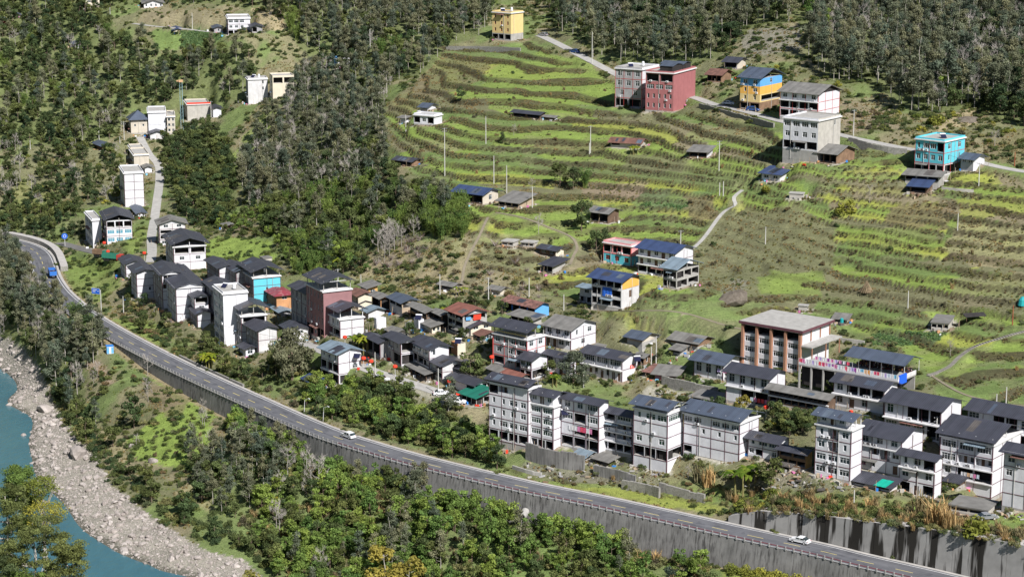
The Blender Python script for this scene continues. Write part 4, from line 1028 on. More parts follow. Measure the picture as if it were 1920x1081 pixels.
# ------------------------------------------------------------------ ground cover colours (what grows or lies where)
UU, VV, DD = proj(XX, YY, ZZ)
wu = UU + (fbm(XX, YY, 7, 4, 131)-.5)*22
wv = VV + (fbm(XX, YY, 7, 4, 157)-.5)*12
C = dict(green=(.155,.215,.078), bright=(.21,.285,.075), yellow=(.30,.33,.08), olive=(.175,.175,.105), dry=(.24,.21,.145), brown=(.185,.15,.10), soil=(.30,.235,.185),
         dark=(.14,.165,.075), rock=(.30,.28,.26), concrete=(.40,.38,.35), cabbage=(.13,.20,.095), tan=(.36,.30,.20), grey=(.22,.21,.185))
C = {k: np.array(v) for k, v in C.items()}
n1 = fbm(XX, YY, 22, 3, 201); n2 = fbm(XX, YY, 5, 3, 222); n3 = fbm(XX, YY, 12, 3, 241)
col = np.zeros(XX.shape + (3,))
def lerp(a, b, t): return a + (b-a)*t[..., None]
col[:] = C['olive']
col = lerp(col, np.broadcast_to(C['green'], col.shape), sstep(.48, .6, n1)*.8)
col = lerp(col, np.broadcast_to(C['dry'], col.shape), sstep(.52, .64, n3)*.8)
col = lerp(col, np.broadcast_to(C['dark'], col.shape), sstep(.55, .7, n2)*.4)
# terrace treads: every terrace its own crop
cell = _hash(lev, np.floor(XX/34 + _hash(lev, lev*0+3, 5)*5 + n1*1.2), 77)
cropc = np.zeros_like(col)
names = [('bright', .32), ('green', .62), ('yellow', .73), ('olive', .88), ('dry', .97), ('brown', 1.01)]
lo_ = 0
for k, h_ in names:
    m_ = (cell >= lo_) & (cell < h_); cropc[m_] = C[k]; lo_ = h_
cropc = lerp(cropc, np.broadcast_to(C['dry'], col.shape), sstep(.54, .70, n2)*.35)
col = lerp(col, cropc, np.minimum(1, tmb*1.3))
def patch(poly, key, amt=1.0, soft=True):
    global col
    m_ = in_poly(wu if soft else UU, wv if soft else VV, poly).astype(float)
    col = lerp(col, np.broadcast_to(C[key], col.shape), m_*amt)
patch([(1010,95),(1090,110),(1190,190),(1150,205),(1040,190),(900,170),(920,130)], 'bright', .75)
patch([(830,95),(1000,85),(1010,110),(850,130)], 'green', .7)
patch([(830,105),(930,110),(900,150),(760,215),(720,200),(800,140)], 'brown', .6)
patch([(1090,222),(1240,236),(1290,262),(1260,268),(1180,250),(1070,240)], 'yellow', .9)
patch([(850,322),(980,330),(1035,345),(1030,356),(860,338)], 'yellow', .8)
patch([(760,232),(960,240),(1000,262),(770,262)], 'bright', .55)
patch([(1080,345),(1215,343),(1200,382),(1110,376)], 'soil', .7)
patch([(1210,352),(1340,362),(1310,398),(1180,390)], 'cabbage', .7)
patch([(1300,470),(1350,400),(1480,385),(1570,420),(1560,520),(1400,560),(1290,545)], 'olive', .85)
patch([(1420,520),(1540,505),(1560,540),(1420,550)], 'bright', .7)
patch([(1000,262),(1140,268),(1130,286),(1000,280)], 'brown', .6)
patch([(1180,290),(1290,296),(1280,322),(1170,318)], 'olive', .8)
patch([(900,360),(1010,366),(1000,384),(905,380)], 'soil', .5)
patch([(1600,345),(1700,352),(1690,380),(1600,372)], 'dry', .6)
patch([(1250,225),(1450,250),(1450,275),(1260,255)], 'dry', .6)
patch([(740,262),(860,262),(850,285),(745,285)], 'dry', .5)
patch([(1780,520),(1925,510),(1925,570),(1790,575)], 'dry', .55)
patch([(1280,366),(1340,372),(1345,410),(1290,408)], 'brown', .8)
patch([(1660,388),(1790,378),(1775,430),(1670,425)], 'brown', .8)
patch([(1800,410),(1925,420),(1925,500),(1830,500),(1770,470)], 'tan', .55)
patch([(1790,372),(1925,368),(1925,400),(1800,412)], 'yellow', .7)
patch([(1735,625),(1870,630),(1850,652),(1740,650)], 'yellow', .95)
patch([(1640,622),(1770,628),(1740,650),(1640,645)], 'cabbage', .95)
patch([(1440,505),(1540,520),(1530,560),(1445,560)], 'bright', .6)
patch([(1590,430),(1760,420),(1760,470),(1590,480)], 'bright', .5)
patch([(1690,540),(1780,545),(1760,590),(1660,580)], 'olive', .8)
patch([(1180,590),(1390,600),(1330,630),(1130,600)], 'olive', .5)
patch([(1170,560),(1340,540),(1450,560),(1400,600),(1200,590)], 'green', .6)
patch([(1350,545),(1385,520),(1405,525),(1390,565),(1355,575)], 'grey', .7)
patch([(1090,420),(1190,420),(1160,470),(1080,460)], 'bright', .6)
patch([(1000,300),(1300,300),(1430,330),(1350,350),(1000,330)], 'olive', .35)
patch([(870,440),(1040,440),(1010,560),(860,540)], 'dry', .6)
patch([(700,470),(880,440),(860,560),(740,540),(640,510)], 'tan', .45)
patch([(1540,195),(1680,170),(1690,240),(1600,250)], 'soil', .5)
patch([(1730,228),(1840,200),(1850,225),(1760,245)], 'tan', .9)
patch([(1840,250),(1925,240),(1925,310),(1850,300)], 'brown', .7)
patch([(1380,60),(1520,45),(1500,90),(1400,110)], 'grey', .85)
patch([(1400,190),(1580,200),(1560,230),(1450,225)], 'green', .4)
patch([(1215,722),(1345,742),(1355,765),(1290,760),(1210,740)], 'concrete', .8)
patch([(985,865),(1260,905),(1240,928),(980,885)], 'grey', .7)
patch([(1400,885),(1560,905),(1560,930),(1400,905)], 'grey', .6)
# left half
WOODS = [[(1440,-80),(1990,-80),(1990,230),(1840,205),(1720,215),(1640,165),(1560,150),(1520,110)], [(1000,-80),(1500,-80),(1480,40),(1400,55),(1350,110),(1250,125),(1150,118),(1090,82),(1040,50)],
 [(480,-80),(1000,-80),(915,30),(905,65),(840,85),(800,140),(740,150),(700,130),(640,140),(600,120),(560,90),(540,50),(480,20)], [(560,140),(740,150),(720,200),(700,240),(740,290),(700,330),(640,360),(560,370),(470,400),(440,340),(480,260),(530,210)],
 [(470,400),(560,370),(700,330),(790,350),(870,400),(850,450),(760,440),(700,470),(640,500),(560,470),(500,440)], [(-90,-80),(480,-80),(480,20),(420,10),(280,0),(200,20),(225,60),(290,100),(430,92),(480,120),(465,185),(420,190),(330,205),(240,205),(225,250),(170,280),(60,270),(-90,300)],
 [(305,265),(400,240),(440,290),(440,370),(410,430),(350,420),(330,380),(305,340)], [(-90,462),(45,470),(66,505),(92,560),(150,615),(195,650),(170,700),(140,770),(110,760),(84,705),(40,640),(-90,600)], [(1840,30),(1990,30),(1990,260),(1850,215)]]
for w_ in WOODS: patch(w_, 'dark', .85)
patch([(420,800),(560,835),(700,885),(900,965),(1330,1085),(1330,1150),(430,1150),(360,1000),(350,920),(400,860)], 'green', .75)
patch([(585,725),(700,735),(880,790),(960,870),(880,868),(700,815),(575,768)], 'green', .7)
patch([(400,790),(560,830),(600,850),(520,860),(420,850)], 'brown', .7)
patch([(1330,925),(1500,925),(1925,980),(1925,1060),(1650,1000),(1400,965)], 'green', .7)
patch([(990,895),(1340,930),(1340,965),(990,905)], 'bright', .6)
patch([(285,58),(345,60),(340,92),(290,95)], 'green', 1.0)
patch([(340,58),(420,62),(400,85),(345,88)], 'cabbage', .9)
patch([(470,14),(535,14),(535,55),(480,55)], 'tan', .9)
patch([(270,20),(440,15),(430,50),(260,45)], 'dry', .8)
patch([(430,300),(500,200),(530,210),(470,290),(420,360)], 'bright', .6)
patch([(360,490),(400,440),(510,455),(520,490),(440,500)], 'bright', .95)
patch([(225,460),(275,420),(280,440),(250,480)], 'bright', .7)
patch([(110,480),(225,488),(228,540),(180,570),(130,540)], 'bright', .6)
patch([(200,590),(290,600),(330,640),(290,650),(215,620)], 'bright', .75)
patch([(215,560),(300,570),(300,600),(200,600)], 'dry', .7)
patch([(0,300),(200,300),(230,380),(100,400),(0,430)], 'olive', .6)
patch([(30,330),(120,360),(60,420),(0,400)], 'yellow', .25)
patch([(230,825),(330,760),(400,760),(395,800),(380,890),(260,860)], 'bright', 1.0)
patch([(270,690),(420,770),(390,800),(300,720)], 'bright', .9)
patch([(160,680),(190,680),(210,720),(190,720)], 'soil', 1.0)
patch([(270,715),(360,740),(330,790),(280,760)], 'brown', .7)
patch([(120,760),(230,820),(260,900),(200,880)], 'tan', .5)
patch([(330,930),(350,900),(390,910),(400,960)], 'tan', .6)
patch([(560,700),(590,690),(600,760),(560,770)], 'bright', .6)
patch([(1330,1040),(1420,1050),(1430,1085),(1350,1080)], 'yellow', .6)
patch([(1080,910),(1250,925),(1350,950),(1380,965),(1200,945),(1000,905)], 'yellow', .7)
patch([(700,700),(760,712),(880,755),(880,765),(800,748),(690,720)], 'concrete', .6)
SHORE = [(-30,600),(62,668),(84,715),(100,760),(135,808),(180,860),(205,905),(262,950),(330,1000),(385,1030),(455,1050),(520,1110),(330,1110),(-60,1110),(-60,600)]
shore = in_poly(wu*.4+UU*.6, wv*.4+VV*.6, SHORE) | (ZZ < 1.2)
rc = C['rock']*(.75+.5*n2[..., None])
col = np.where(shore[..., None], rc, col)
col = np.where((ZZ < .5)[..., None], C['grey']*.6, col)
# steep banks between terraces are dry and brown
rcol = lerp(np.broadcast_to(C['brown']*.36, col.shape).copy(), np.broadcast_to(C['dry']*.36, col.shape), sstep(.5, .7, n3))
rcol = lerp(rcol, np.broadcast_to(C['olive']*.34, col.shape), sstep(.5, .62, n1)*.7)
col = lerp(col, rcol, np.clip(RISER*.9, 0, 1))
gy_, gx_ = np.gradient(ZZ, GS)
padm = in_pads(XX, YY, 1.3) & (blur(np.hypot(gx_, gy_), 1) < .45)
col = np.where(padm[..., None], lerp(np.broadcast_to(C['soil'], col.shape).copy(), np.broadcast_to(C['concrete'], col.shape), sstep(.4, .6, n2)), col)
verge = (np.abs(RD) < HW+2.0)
col = np.where(verge[..., None], C['tan']*.8, col)
col *= (.82 + .36*fbm(XX, YY, 2.2, 3, 301))[..., None]
col = np.clip(col, .01, .8)

nx, ny = len(gx), len(gy)
verts = np.stack([XX.ravel(), YY.ravel(), ZZ.ravel()], 1)
idx = np.arange(nx*ny).reshape(ny, nx)
faces = np.stack([idx[:-1, :-1].ravel(), idx[:-1, 1:].ravel(), idx[1:, 1:].ravel(), idx[1:, :-1].ravel()], 1)
me = bpy.data.meshes.new('hillside_ground')
me.vertices.add(len(verts)); me.vertices.foreach_set('co', verts.ravel())
me.loops.add(faces.size); me.loops.foreach_set('vertex_index', faces.ravel())
me.polygons.add(len(faces)); me.polygons.foreach_set('loop_start', np.arange(0, faces.size, 4)); me.polygons.foreach_set('loop_total', np.full(len(faces), 4))
me.update(calc_edges=True)
ca = me.color_attributes.new('cover', 'FLOAT_COLOR', 'POINT')
ca.data.foreach_set('color', np.concatenate([col.reshape(-1, 3), np.ones((nx*ny, 1))], 1).ravel())
me.polygons.foreach_set('use_smooth', [True]*len(faces))
m, nt, b = newmat('ground', .95, 0, .1)
at = nt.nodes.new('ShaderNodeAttribute'); at.attribute_name = 'cover'
v = mapping(nt)
na = noise(nt, v, .9, 6, .7); nb = noise(nt, v, 3.2, 5, .75)
ra = ramp(nt, na.outputs[0], (.78, .78, .76), (1.25, 1.25, 1.2), .3, .7)
rb_ = ramp(nt, nb.outputs[0], (.62, .66, .62), (1.42, 1.38, 1.3), .32, .7)
c1 = mix(nt, 1.0, at.outputs['Color'], ra.outputs[0], 'MULTIPLY')
c2 = mix(nt, .85, c1, rb_.outputs[0], 'MULTIPLY')
nc = noise(nt, v, 1.7, 4, .7)
rcx = ramp(nt, nc.outputs[0], (0, 0, 0), (.55, .55, .55), .62, .74)
c3 = mix(nt, rcx.outputs[0], c2, (.19, .16, .10))
mpw = mapping(nt, scale=(.35, 1, 1)); wv_ = nt.nodes.new('ShaderNodeTexWave'); wv_.bands_direction = 'Y'; wv_.inputs['Scale'].default_value = .55; wv_.inputs['Distortion'].default_value = 4.5; wv_.inputs['Detail'].default_value = 2; nt.links.new(mpw, wv_.inputs['Vector'])
rw_ = ramp(nt, wv_.outputs[0], (.90, .90, .90), (1.08, 1.08, 1.06), .2, .8)
c3 = mix(nt, 1.0, c3, rw_.outputs[0], 'MULTIPLY')
nt.links.new(c3, b.inputs['Base Color'])
bump(nt, b, nb.outputs[0], .9, .35)
MATS['ground'] = m
me.materials.append(m)
g = bpy.data.objects.new('hillside_ground', me); COL.objects.link(g)
tag(g, 'valley side with terraced green and brown fields', kind='structure')

# far ridge and surroundings beyond the surveyed part, so that the ground reaches the horizon
rb = MB()
surface('far_wood', (.06, .075, .035), .35, .95, .2, streak=False, scale=.02)
def ring(pts3, outs, mat):
    for i in range(len(pts3)-1):
        rb.quad(pts3[i], pts3[i+1], outs[i+1], outs[i], mat)
edge, out = [], []
def E(x, y, dx, dy, rise):
    z = float(height(x, y)); edge.append((x, y, z-.2)); out.append((x+dx, y+dy, z+rise))
for y in np.linspace(GY0+1, GY1-1, 24): E(GX1-1, y, 900, 120, 520)
for x in np.linspace(GX1-1, GX0+1, 16): E(x, GY1-1, (x)*1.2, 1300, 560)
for y in np.linspace(GY1-1, GY0+1, 24): E(GX0+1, y, -900, 120, 480)
ring(edge, out, 'far_wood')
o = rb.build('distant_slopes'); tag(o, 'wooded mountain slopes around the valley', kind='structure')
# the bank the picture was taken from
nb_ = MB()
xs_ = np.linspace(GX0, GX1, 30); zz_ = [float(height(x, GY0+.5)) for x in xs_]
for i in range(len(xs_)-1):
    nb_.quad((xs_[i], -60, max(zz_[i], 60)+90), (xs_[i+1], -60, max(zz_[i+1], 60)+90), (xs_[i+1], GY0+.5, zz_[i+1]), (xs_[i], GY0+.5, zz_[i]), 'far_wood')
o = nb_.build('viewpoint_slope'); tag(o, 'slope on the near side of the river', kind='structure')
# keep the near slope under the sight line
for vtx in o.data.vertices:
    if vtx.co.y < 0: vtx.co.z = 150

# river
m, nt, b = newmat('river_water', .16, 0, .5)
v = mapping(nt, scale=(1, .45, 1))
n_ = noise(nt, v, .11, 5, .7)
nt.links.new(ramp(nt, n_.outputs[0], (.040, .115, .150), (.055, .15, .18)).outputs[0], b.inputs['Base Color'])
n2_ = noise(nt, v, .7, 4, .6)
bump(nt, b, n2_.outputs[0], .5, .35)
rv = MB()
for i in range(14):
    for j in range(30):
        x0, y0 = GX0+2+i*44, GY0+2+j*34
        rv.quad((x0, y0, 0), (x0+44, y0, 0), (x0+44, y0+34, 0), (x0, y0+34, 0), 'river_water')
o = rv.build('river'); tag(o, 'turquoise river with a smooth surface', kind='structure')

# ------------------------------------------------------------------ roads
def ribbon(name, line, w0, w1, dz, mat, thick=0, skirt=None):
    """sheet along a line between signed offsets w0 < w1 (positive = left of travel)"""
    b = MB()
    n = len(line)
    T = np.gradient(line[:, :2], axis=0); T /= np.linalg.norm(T, axis=1)[:, None]
    N = np.stack([-T[:, 1], T[:, 0]], 1)
    s = np.concatenate([[0], np.cumsum(np.linalg.norm(np.diff(line[:, :2], axis=0), axis=1))])
    for i in range(n-1):
        P_ = []
        for k, w in ((i, w0), (i+1, w0), (i+1, w1), (i, w1)):
            P_.append((line[k, 0]+N[k, 0]*w, line[k, 1]+N[k, 1]*w, line[k, 2]+dz))
        b.quad(P_[0], P_[1], P_[2], P_[3], mat, [(s[i], w0), (s[i+1], w0), (s[i+1], w1), (s[i], w1)])
        if thick:
            for a_, c_ in ((0, 1), (2, 3)):
                p, q_ = P_[a_], P_[c_]
                b.quad((p[0], p[1], p[2]-thick), (q_[0], q_[1], q_[2]-thick), q_, p, skirt or mat)
    return b
m = surface('asphalt', (.125, .128, .14), .12, .85, .15, streak=False, scale=.25)
surface('asphalt_old', (.16, .155, .15), .15, .9, .15, streak=False, scale=.4)
surface('soil_path', (.22, .19, .14), .15, .9, .1, streak=False, scale=.6)
surface('step_stone', (.24, .225, .20), .25, .95, .2, streak=False)
surface('line_white', (.62, .62, .62), .12, .7, .1, streak=False)
surface('line_yellow', (.62, .52, .20), .12, .7, .1, streak=False)
surface('kerb_concrete', (.42, .40, .38), .12, .9, .2, streak=False)
nt_ = MATS['asphalt'].node_tree; b__ = nt_.nodes['Principled BSDF']; l_ = b__.inputs['Base Color'].links[0].from_socket
tc_ = nt_.nodes.new('ShaderNodeTexCoord'); sx_ = nt_.nodes.new('ShaderNodeSeparateXYZ'); nt_.links.new(tc_.outputs['UV'], sx_.inputs[0])
mp_ = nt_.nodes.new('ShaderNodeMapping'); mp_.inputs['Scale'].default_value = (.05, 1.3, 1); nt_.links.new(tc_.outputs['UV'], mp_.inputs['Vector'])
nz_ = noise(nt_, mp_.outputs[0], 1.0, 4, .6)
tr_ = ramp(nt_, nz_.outputs[0], (.72, .72, .74), (1.28, 1.27, 1.25), .3, .7)
mp2_ = nt_.nodes.new('ShaderNodeMapping'); mp2_.inputs['Scale'].default_value = (.12, .22, 1); nt_.links.new(tc_.outputs['UV'], mp2_.inputs['Vector'])
vo_ = nt_.nodes.new('ShaderNodeTexVoronoi'); nt_.links.new(mp2_.outputs[0], vo_.inputs['Vector']); sc_c = nt_.nodes.new('ShaderNodeSeparateColor'); nt_.links.new(vo_.outputs['Color'], sc_c.inputs[0])
pr_ = ramp(nt_, sc_c.outputs[0], (.78, .78, .8), (1, 1, 1), .10, .13)
nt_.links.new(mix(nt_, 1.0, mix(nt_, 1.0, l_, tr_.outputs[0], 'MULTIPLY'), pr_.outputs[0], 'MULTIPLY'), b__.inputs['Base Color'])
o = ribbon('main_road', road_c, -HW, HW, 0, 'asphalt').build('main_road'); tag(o, 'grey asphalt road along the river', kind='structure')
o = ribbon('edge_line', road_c, HW-.75, HW-.55, .006, 'line_white').build('edge_line_marking'); tag(o, 'white edge line on the hill side of the main road', kind='structure')
o = ribbon('edge_line', road_c, -HW+.45, -HW+.60, .006, 'line_white').build('edge_line_marking'); tag(o, 'white edge line on the river side of the main road', kind='structure')
o = ribbon('road_gutter', road_c, HW+.003, HW+.9, .01, 'kerb_concrete', .3).build('road_gutter'); tag(o, 'pale concrete gutter along the hill side of the main road', kind='structure')
dash = MB()
rs = resample(road_c, 1.0)
T = np.gradient(rs[:, :2], axis=0); T /= np.linalg.norm(T, axis=1)[:, None]
N = np.stack([-T[:, 1], T[:, 0]], 1)
for i in range(2, len(rs)-6, 9):
    for k in range(i, i+4):
        a, c = rs[k], rs[k+1]
        dash.quad((a[0]-N[k,0]*.1, a[1]-N[k,1]*.1, a[2]+.007), (c[0]-N[k+1,0]*.1, c[1]-N[k+1,1]*.1, c[2]+.007), (c[0]+N[k+1,0]*.1, c[1]+N[k+1,1]*.1, c[2]+.007), (a[0]+N[k,0]*.1, a[1]+N[k,1]*.1, a[2]+.007), 'line_yellow')
o = dash.build('centre_line_marking'); tag(o, 'dashed yellow centre line of the main road', kind='structure')
LL = {'village_road': 'old asphalt side road leading off the main road', 'lane': 'steep concrete lane climbing through the western houses', 'village_street': 'concrete street and car park in the lower village',
      'hill_road': 'narrow concrete road along the upper edge of the terraces', 'footpath': 'footpath across the fields', 'stone_stairs': 'stone steps across the right-hand terraces', 'upper_lane': 'pale lane beside the upper left field'}
for nm, w, c, mt in lanes:
    if nm == 'stone_stairs':
        c2_ = resample(c, .8)
        b = MB()
        T = np.gradient(c2_[:, :2], axis=0); T /= np.linalg.norm(T, axis=1)[:, None]
        for k in range(len(c2_)-1):
            a = c2_[k]; t = T[k]; n_ = (-t[1], t[0])
            b.obox((a[0]-n_[0]*w/2, a[1]-n_[1]*w/2, a[2]-.3), (n_[0]*w, n_[1]*w, 0), (t[0]*.7, t[1]*.7, 0), (0, 0, .42), 'step_stone')
        o = b.build('stone_stairs')
    else:
        o = ribbon(nm, c, -w/2, w/2, .02, mt, .35).build(nm)
    tag(o, LL[nm], kind='structure')

# ------------------------------------------------------------------ retaining walls
m = surface('wall_concrete', (.225, .22, .215), .22, .92, .95, (.05, .048, .046), scale=.3)
m = surface('wall_striped', (.30, .295, .285), .12, .92, 1.0, (.025, .023, .02), scale=.5)  # pale concrete with black vertical stripes running the full height
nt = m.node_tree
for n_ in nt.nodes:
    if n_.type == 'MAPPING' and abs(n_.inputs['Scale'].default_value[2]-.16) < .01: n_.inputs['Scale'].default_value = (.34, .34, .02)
for mm_ in ('wall_concrete', 'wall_striped'):
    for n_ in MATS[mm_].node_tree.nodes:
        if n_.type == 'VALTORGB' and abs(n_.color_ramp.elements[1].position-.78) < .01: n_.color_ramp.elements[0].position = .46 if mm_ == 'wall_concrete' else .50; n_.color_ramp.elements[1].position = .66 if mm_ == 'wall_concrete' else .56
surface('stone_wall', (.27, .26, .24), .3, .95, .5, scale=2.0)
def wall_along(name, line, off, hts, thick, mat, cap=None, label='', i0=0, i1=None, panel=3, up=False, batter=.12):
    """concrete wall built as poured panels with open joints between them"""
    n = len(line); i1 = i1 or n-1
    T = np.gradient(line[:, :2], axis=0); T /= np.linalg.norm(T, axis=1)[:, None]
    N = np.stack([-T[:, 1], T[:, 0]], 1)
    mid = line[(i0+i1)//2]
    root = empty(name, (mid[0]+N[(i0+i1)//2, 0]*off, mid[1]+N[(i0+i1)//2, 1]*off, mid[2]), 0, label, 'wall')
    inv = Vector(root.location)
    sg = 1 if off > 0 else -1
    for a in range(i0, i1, panel):
        e = min(a+panel, i1)
        b = MB()
        jog = random.uniform(-.03, .03)
        for k in range(a, e):
            P = []
            for kk, tt in ((k, .012 if k == a else 0), (k+1, -.012 if k+1 == e else 0)):
                h = hts[kk]
                z = line[kk, 2]
                if up: zt, zb = z+h, z-.6
                else: zt, zb = z+.12, z-h-1.6
                H_ = zt-zb
                base = line[kk, :2] + T[kk]*tt*3
                f_ = base + N[kk]*(off+jog)                       # exposed face top
                if up: ft, fb, bk = base+N[kk]*(off+batter*H_*.5+jog), base+N[kk]*(off+jog), base+N[kk]*(off+thick+batter*H_*.5)
                else: ft, fb, bk = base+N[kk]*(off+jog), base+N[kk]*(off-batter*H_+jog), base+N[kk]*(off+thick)
                P.append((Vector((*ft, zt)), Vector((*fb, zb)), Vector((*bk, zt)), Vector((*bk, zb))))
            (t0, b0, k0, kb0), (t1, b1, k1, kb1) = P
            b.quad(b0-inv, b1-inv, t1-inv, t0-inv, mat); b.quad(t0-inv, t1-inv, k1-inv, k0-inv, cap or mat)
            b.quad(k0-inv, k1-inv, kb1-inv, kb0-inv, mat)
            if k == a: b.quad(t0-inv, b0-inv, kb0-inv, k0-inv, mat)
            if k+1 == e: b.quad(t1-inv, b1-inv, kb1-inv, k1-inv, mat)
        b.build('panel', root)
    return root
i_a = int(np.argmax(ru > 228)); i_b = len(road_c)-1
wall_along('retaining_wall', road_c, -HW-.02, WALL_H, .5, 'wall_concrete', 'kerb_concrete', 'high streaked grey concrete wall holding up the main road on the river side', i_a, i_b)
i_c = int(np.argmax(ru > 1335))
wall_along('retaining_wall', road_c, HW+1.0, UP_H, 3.2, 'wall_striped', 'kerb_concrete', 'concrete wall with black vertical stripes above the main road at the lower right', i_c, i_b, up=True)
# low wall on the hill side, further left
i_d, i_e = int(np.argmax(ru > 300)), int(np.argmax(ru > 420))
wall_along('retaining_wall', road_c, HW+1.0, np.full(len(road_c), .55), .5, 'stone_wall', 'stone_wall', 'low dark bank wall on the hill side of the road below the western houses', i_d, i_e, up=True)
i_f, i_g = int(np.argmax(ru > 5)), int(np.argmax(ru > 84))
wall_along('retaining_wall', road_c, HW+1.0, np.full(len(road_c), 1.5), 2.6, 'stone_wall', 'kerb_concrete', 'low stone wall along the road bend at the left edge', 0, i_g, up=True)
# free-standing terrace walls given by the pixels of their foot
def px_wall(px, h, thick, mat, label, name='stone_wall', sink=1.2, nostep=False):
    q = np.array([list(hit(u, v)) for u, v in px])
    c = resample(q, 2.0)
    mid = c[len(c)//2]
    root = empty(name, (mid[0], mid[1], mid[2]), 0, label, 'wall')
    inv = Vector(root.location)
    T = np.gradient(c[:, :2], axis=0); T /= (np.linalg.norm(T, axis=1)[:, None]+1e-9)
    N = np.stack([-T[:, 1], T[:, 0]], 1)
    for k in range(len(c)-1):
        b = MB()
        hh = h*random.uniform(.92, 1.06)
        zb = min(c[k, 2], c[k+1, 2])-sink
        p0 = Vector((c[k, 0], c[k, 1], zb))+Vector((T[k, 0], T[k, 1], 0))*.02; p1 = Vector((c[k+1, 0], c[k+1, 1], zb))-Vector((T[k, 0], T[k, 1], 0))*.02
        nn = Vector((N[k, 0], N[k, 1], 0))*thick
        zt = (c[k, 2]+c[k+1, 2])/2+hh - zb
        b.obox(p0-inv, p1-p0, nn, Vector((0, 0, zt)), mat)
        b.build('panel', root)
    return root
px_wall([(985,866),(1020,872),(1060,880),(1095,886)], 4.2, .5, 'wall_concrete', 'tall grey concrete wall below the green-windowed block')
px_wall([(1112,893),(1150,902),(1190,912)], 2.6, .5, 'wall_concrete', 'dark streaked wall section below the laundry block')
px_wall([(1165,918),(1210,926),(1235,934)], 2.4, .6, 'stone_wall', 'short mossy stone wall under the tall trussed-roof block')
px_wall([(1235,925),(1285,936),(1320,945)], 2.0, .6, 'stone_wall', 'mossy stone terrace wall in the vegetable bank')
px_wall([(960,880),(990,888),(1015,893)], .9, .4, 'concrete', 'low concrete kerb wall of the paved landing beside the main road')
px_wall([(836,94),(900,96),(975,97)], 1.5, .5, 'stone_wall', 'grey wall carrying the road in front of the yellow block')
px_wall([(1310,203),(1380,222),(1450,240)], 1.6, .5, 'stone_wall', 'earthy stone wall under the upper road right of the dark red block')
px_wall([(1590,271),(1650,283),(1700,292)], 1.4, .5, 'stone_wall', 'stone wall under the upper road right of the tall white block')
px_wall([(1765,358),(1800,362),(1825,364)], .8, .3, 'raw_block', 'low pale block wall beside the turquoise block')
px_wall([(1560,640),(1620,648),(1590,690)][:2], 1.2, .3, 'raw_block', 'white-washed wall behind the school terrace')
px_wall([(770,607),(760,622),(740,640)][:2], 1.8, .5, 'stone_wall', 'rough stone wall under the blue-roofed house')
px_wall([(1240,724),(1300,735),(1345,742)], 2.2, .5, 'stone_wall', 'stone wall of the small terrace behind the warehouse')
# ------------------------------------------------------------------ buildings
for d in BLD: build(d)

def loc3(d, x, y, z):
    """local building coordinates to world"""
    a = R(d['yaw']); P = d['P']
    return Vector((P.x + x*math.cos(a) + y*math.sin(a), P.y - x*math.sin(a) + y*math.cos(a), P.z+z))
def solar(P, rz, label, s=1.0):
    r = empty('solar_water_heater', P, rz, label, 'water heater', 'solar water heaters on roofs')
    b = MB(); b.tube((-.9*s, 0, 1.15), (.9*s, 0, 1.15), .26, .26, 'frame_white', 8); b.build('tank', r)
    b = MB(); b.obox((-.85*s, -1.5, .15), (1.7*s, 0, 0), (0, 1.35, .95), (0, -.05, .07), 'solar_dark'); b.build('collector', r)
    b = MB()
    for x in (-.8, .8):
        b.tube((x*s, .1, 0), (x*s, 0, 1.0), .03, .03, 'steel_white', 4); b.tube((x*s, -1.4, 0), (x*s, -1.4, .2), .03, .03, 'steel_white', 4)
    b.build('frame', r)
def tank(P, label, h=1.3, r_=.5, mat='frame_white'):
    r = empty('water_tank', P, 0, label, 'water tank', 'water tanks on roofs')
    b = MB(); b.tube((0, 0, .35), (0, 0, .35+h), r_, r_, mat, 10); b.tube((0, 0, .35+h+.003), (0, 0, .35+h+.2), r_*.9, r_*.3, mat, 10); b.build('drum', r)
    b = MB()
    for a in range(4): x, y = .35*math.cos(a*1.57+.7), .35*math.sin(a*1.57+.7); b.tube((x, y, 0), (x, y, .35), .04, .04, 'steel_dark', 4)
    b.build('legs_frame', r)
short = lambda s: s
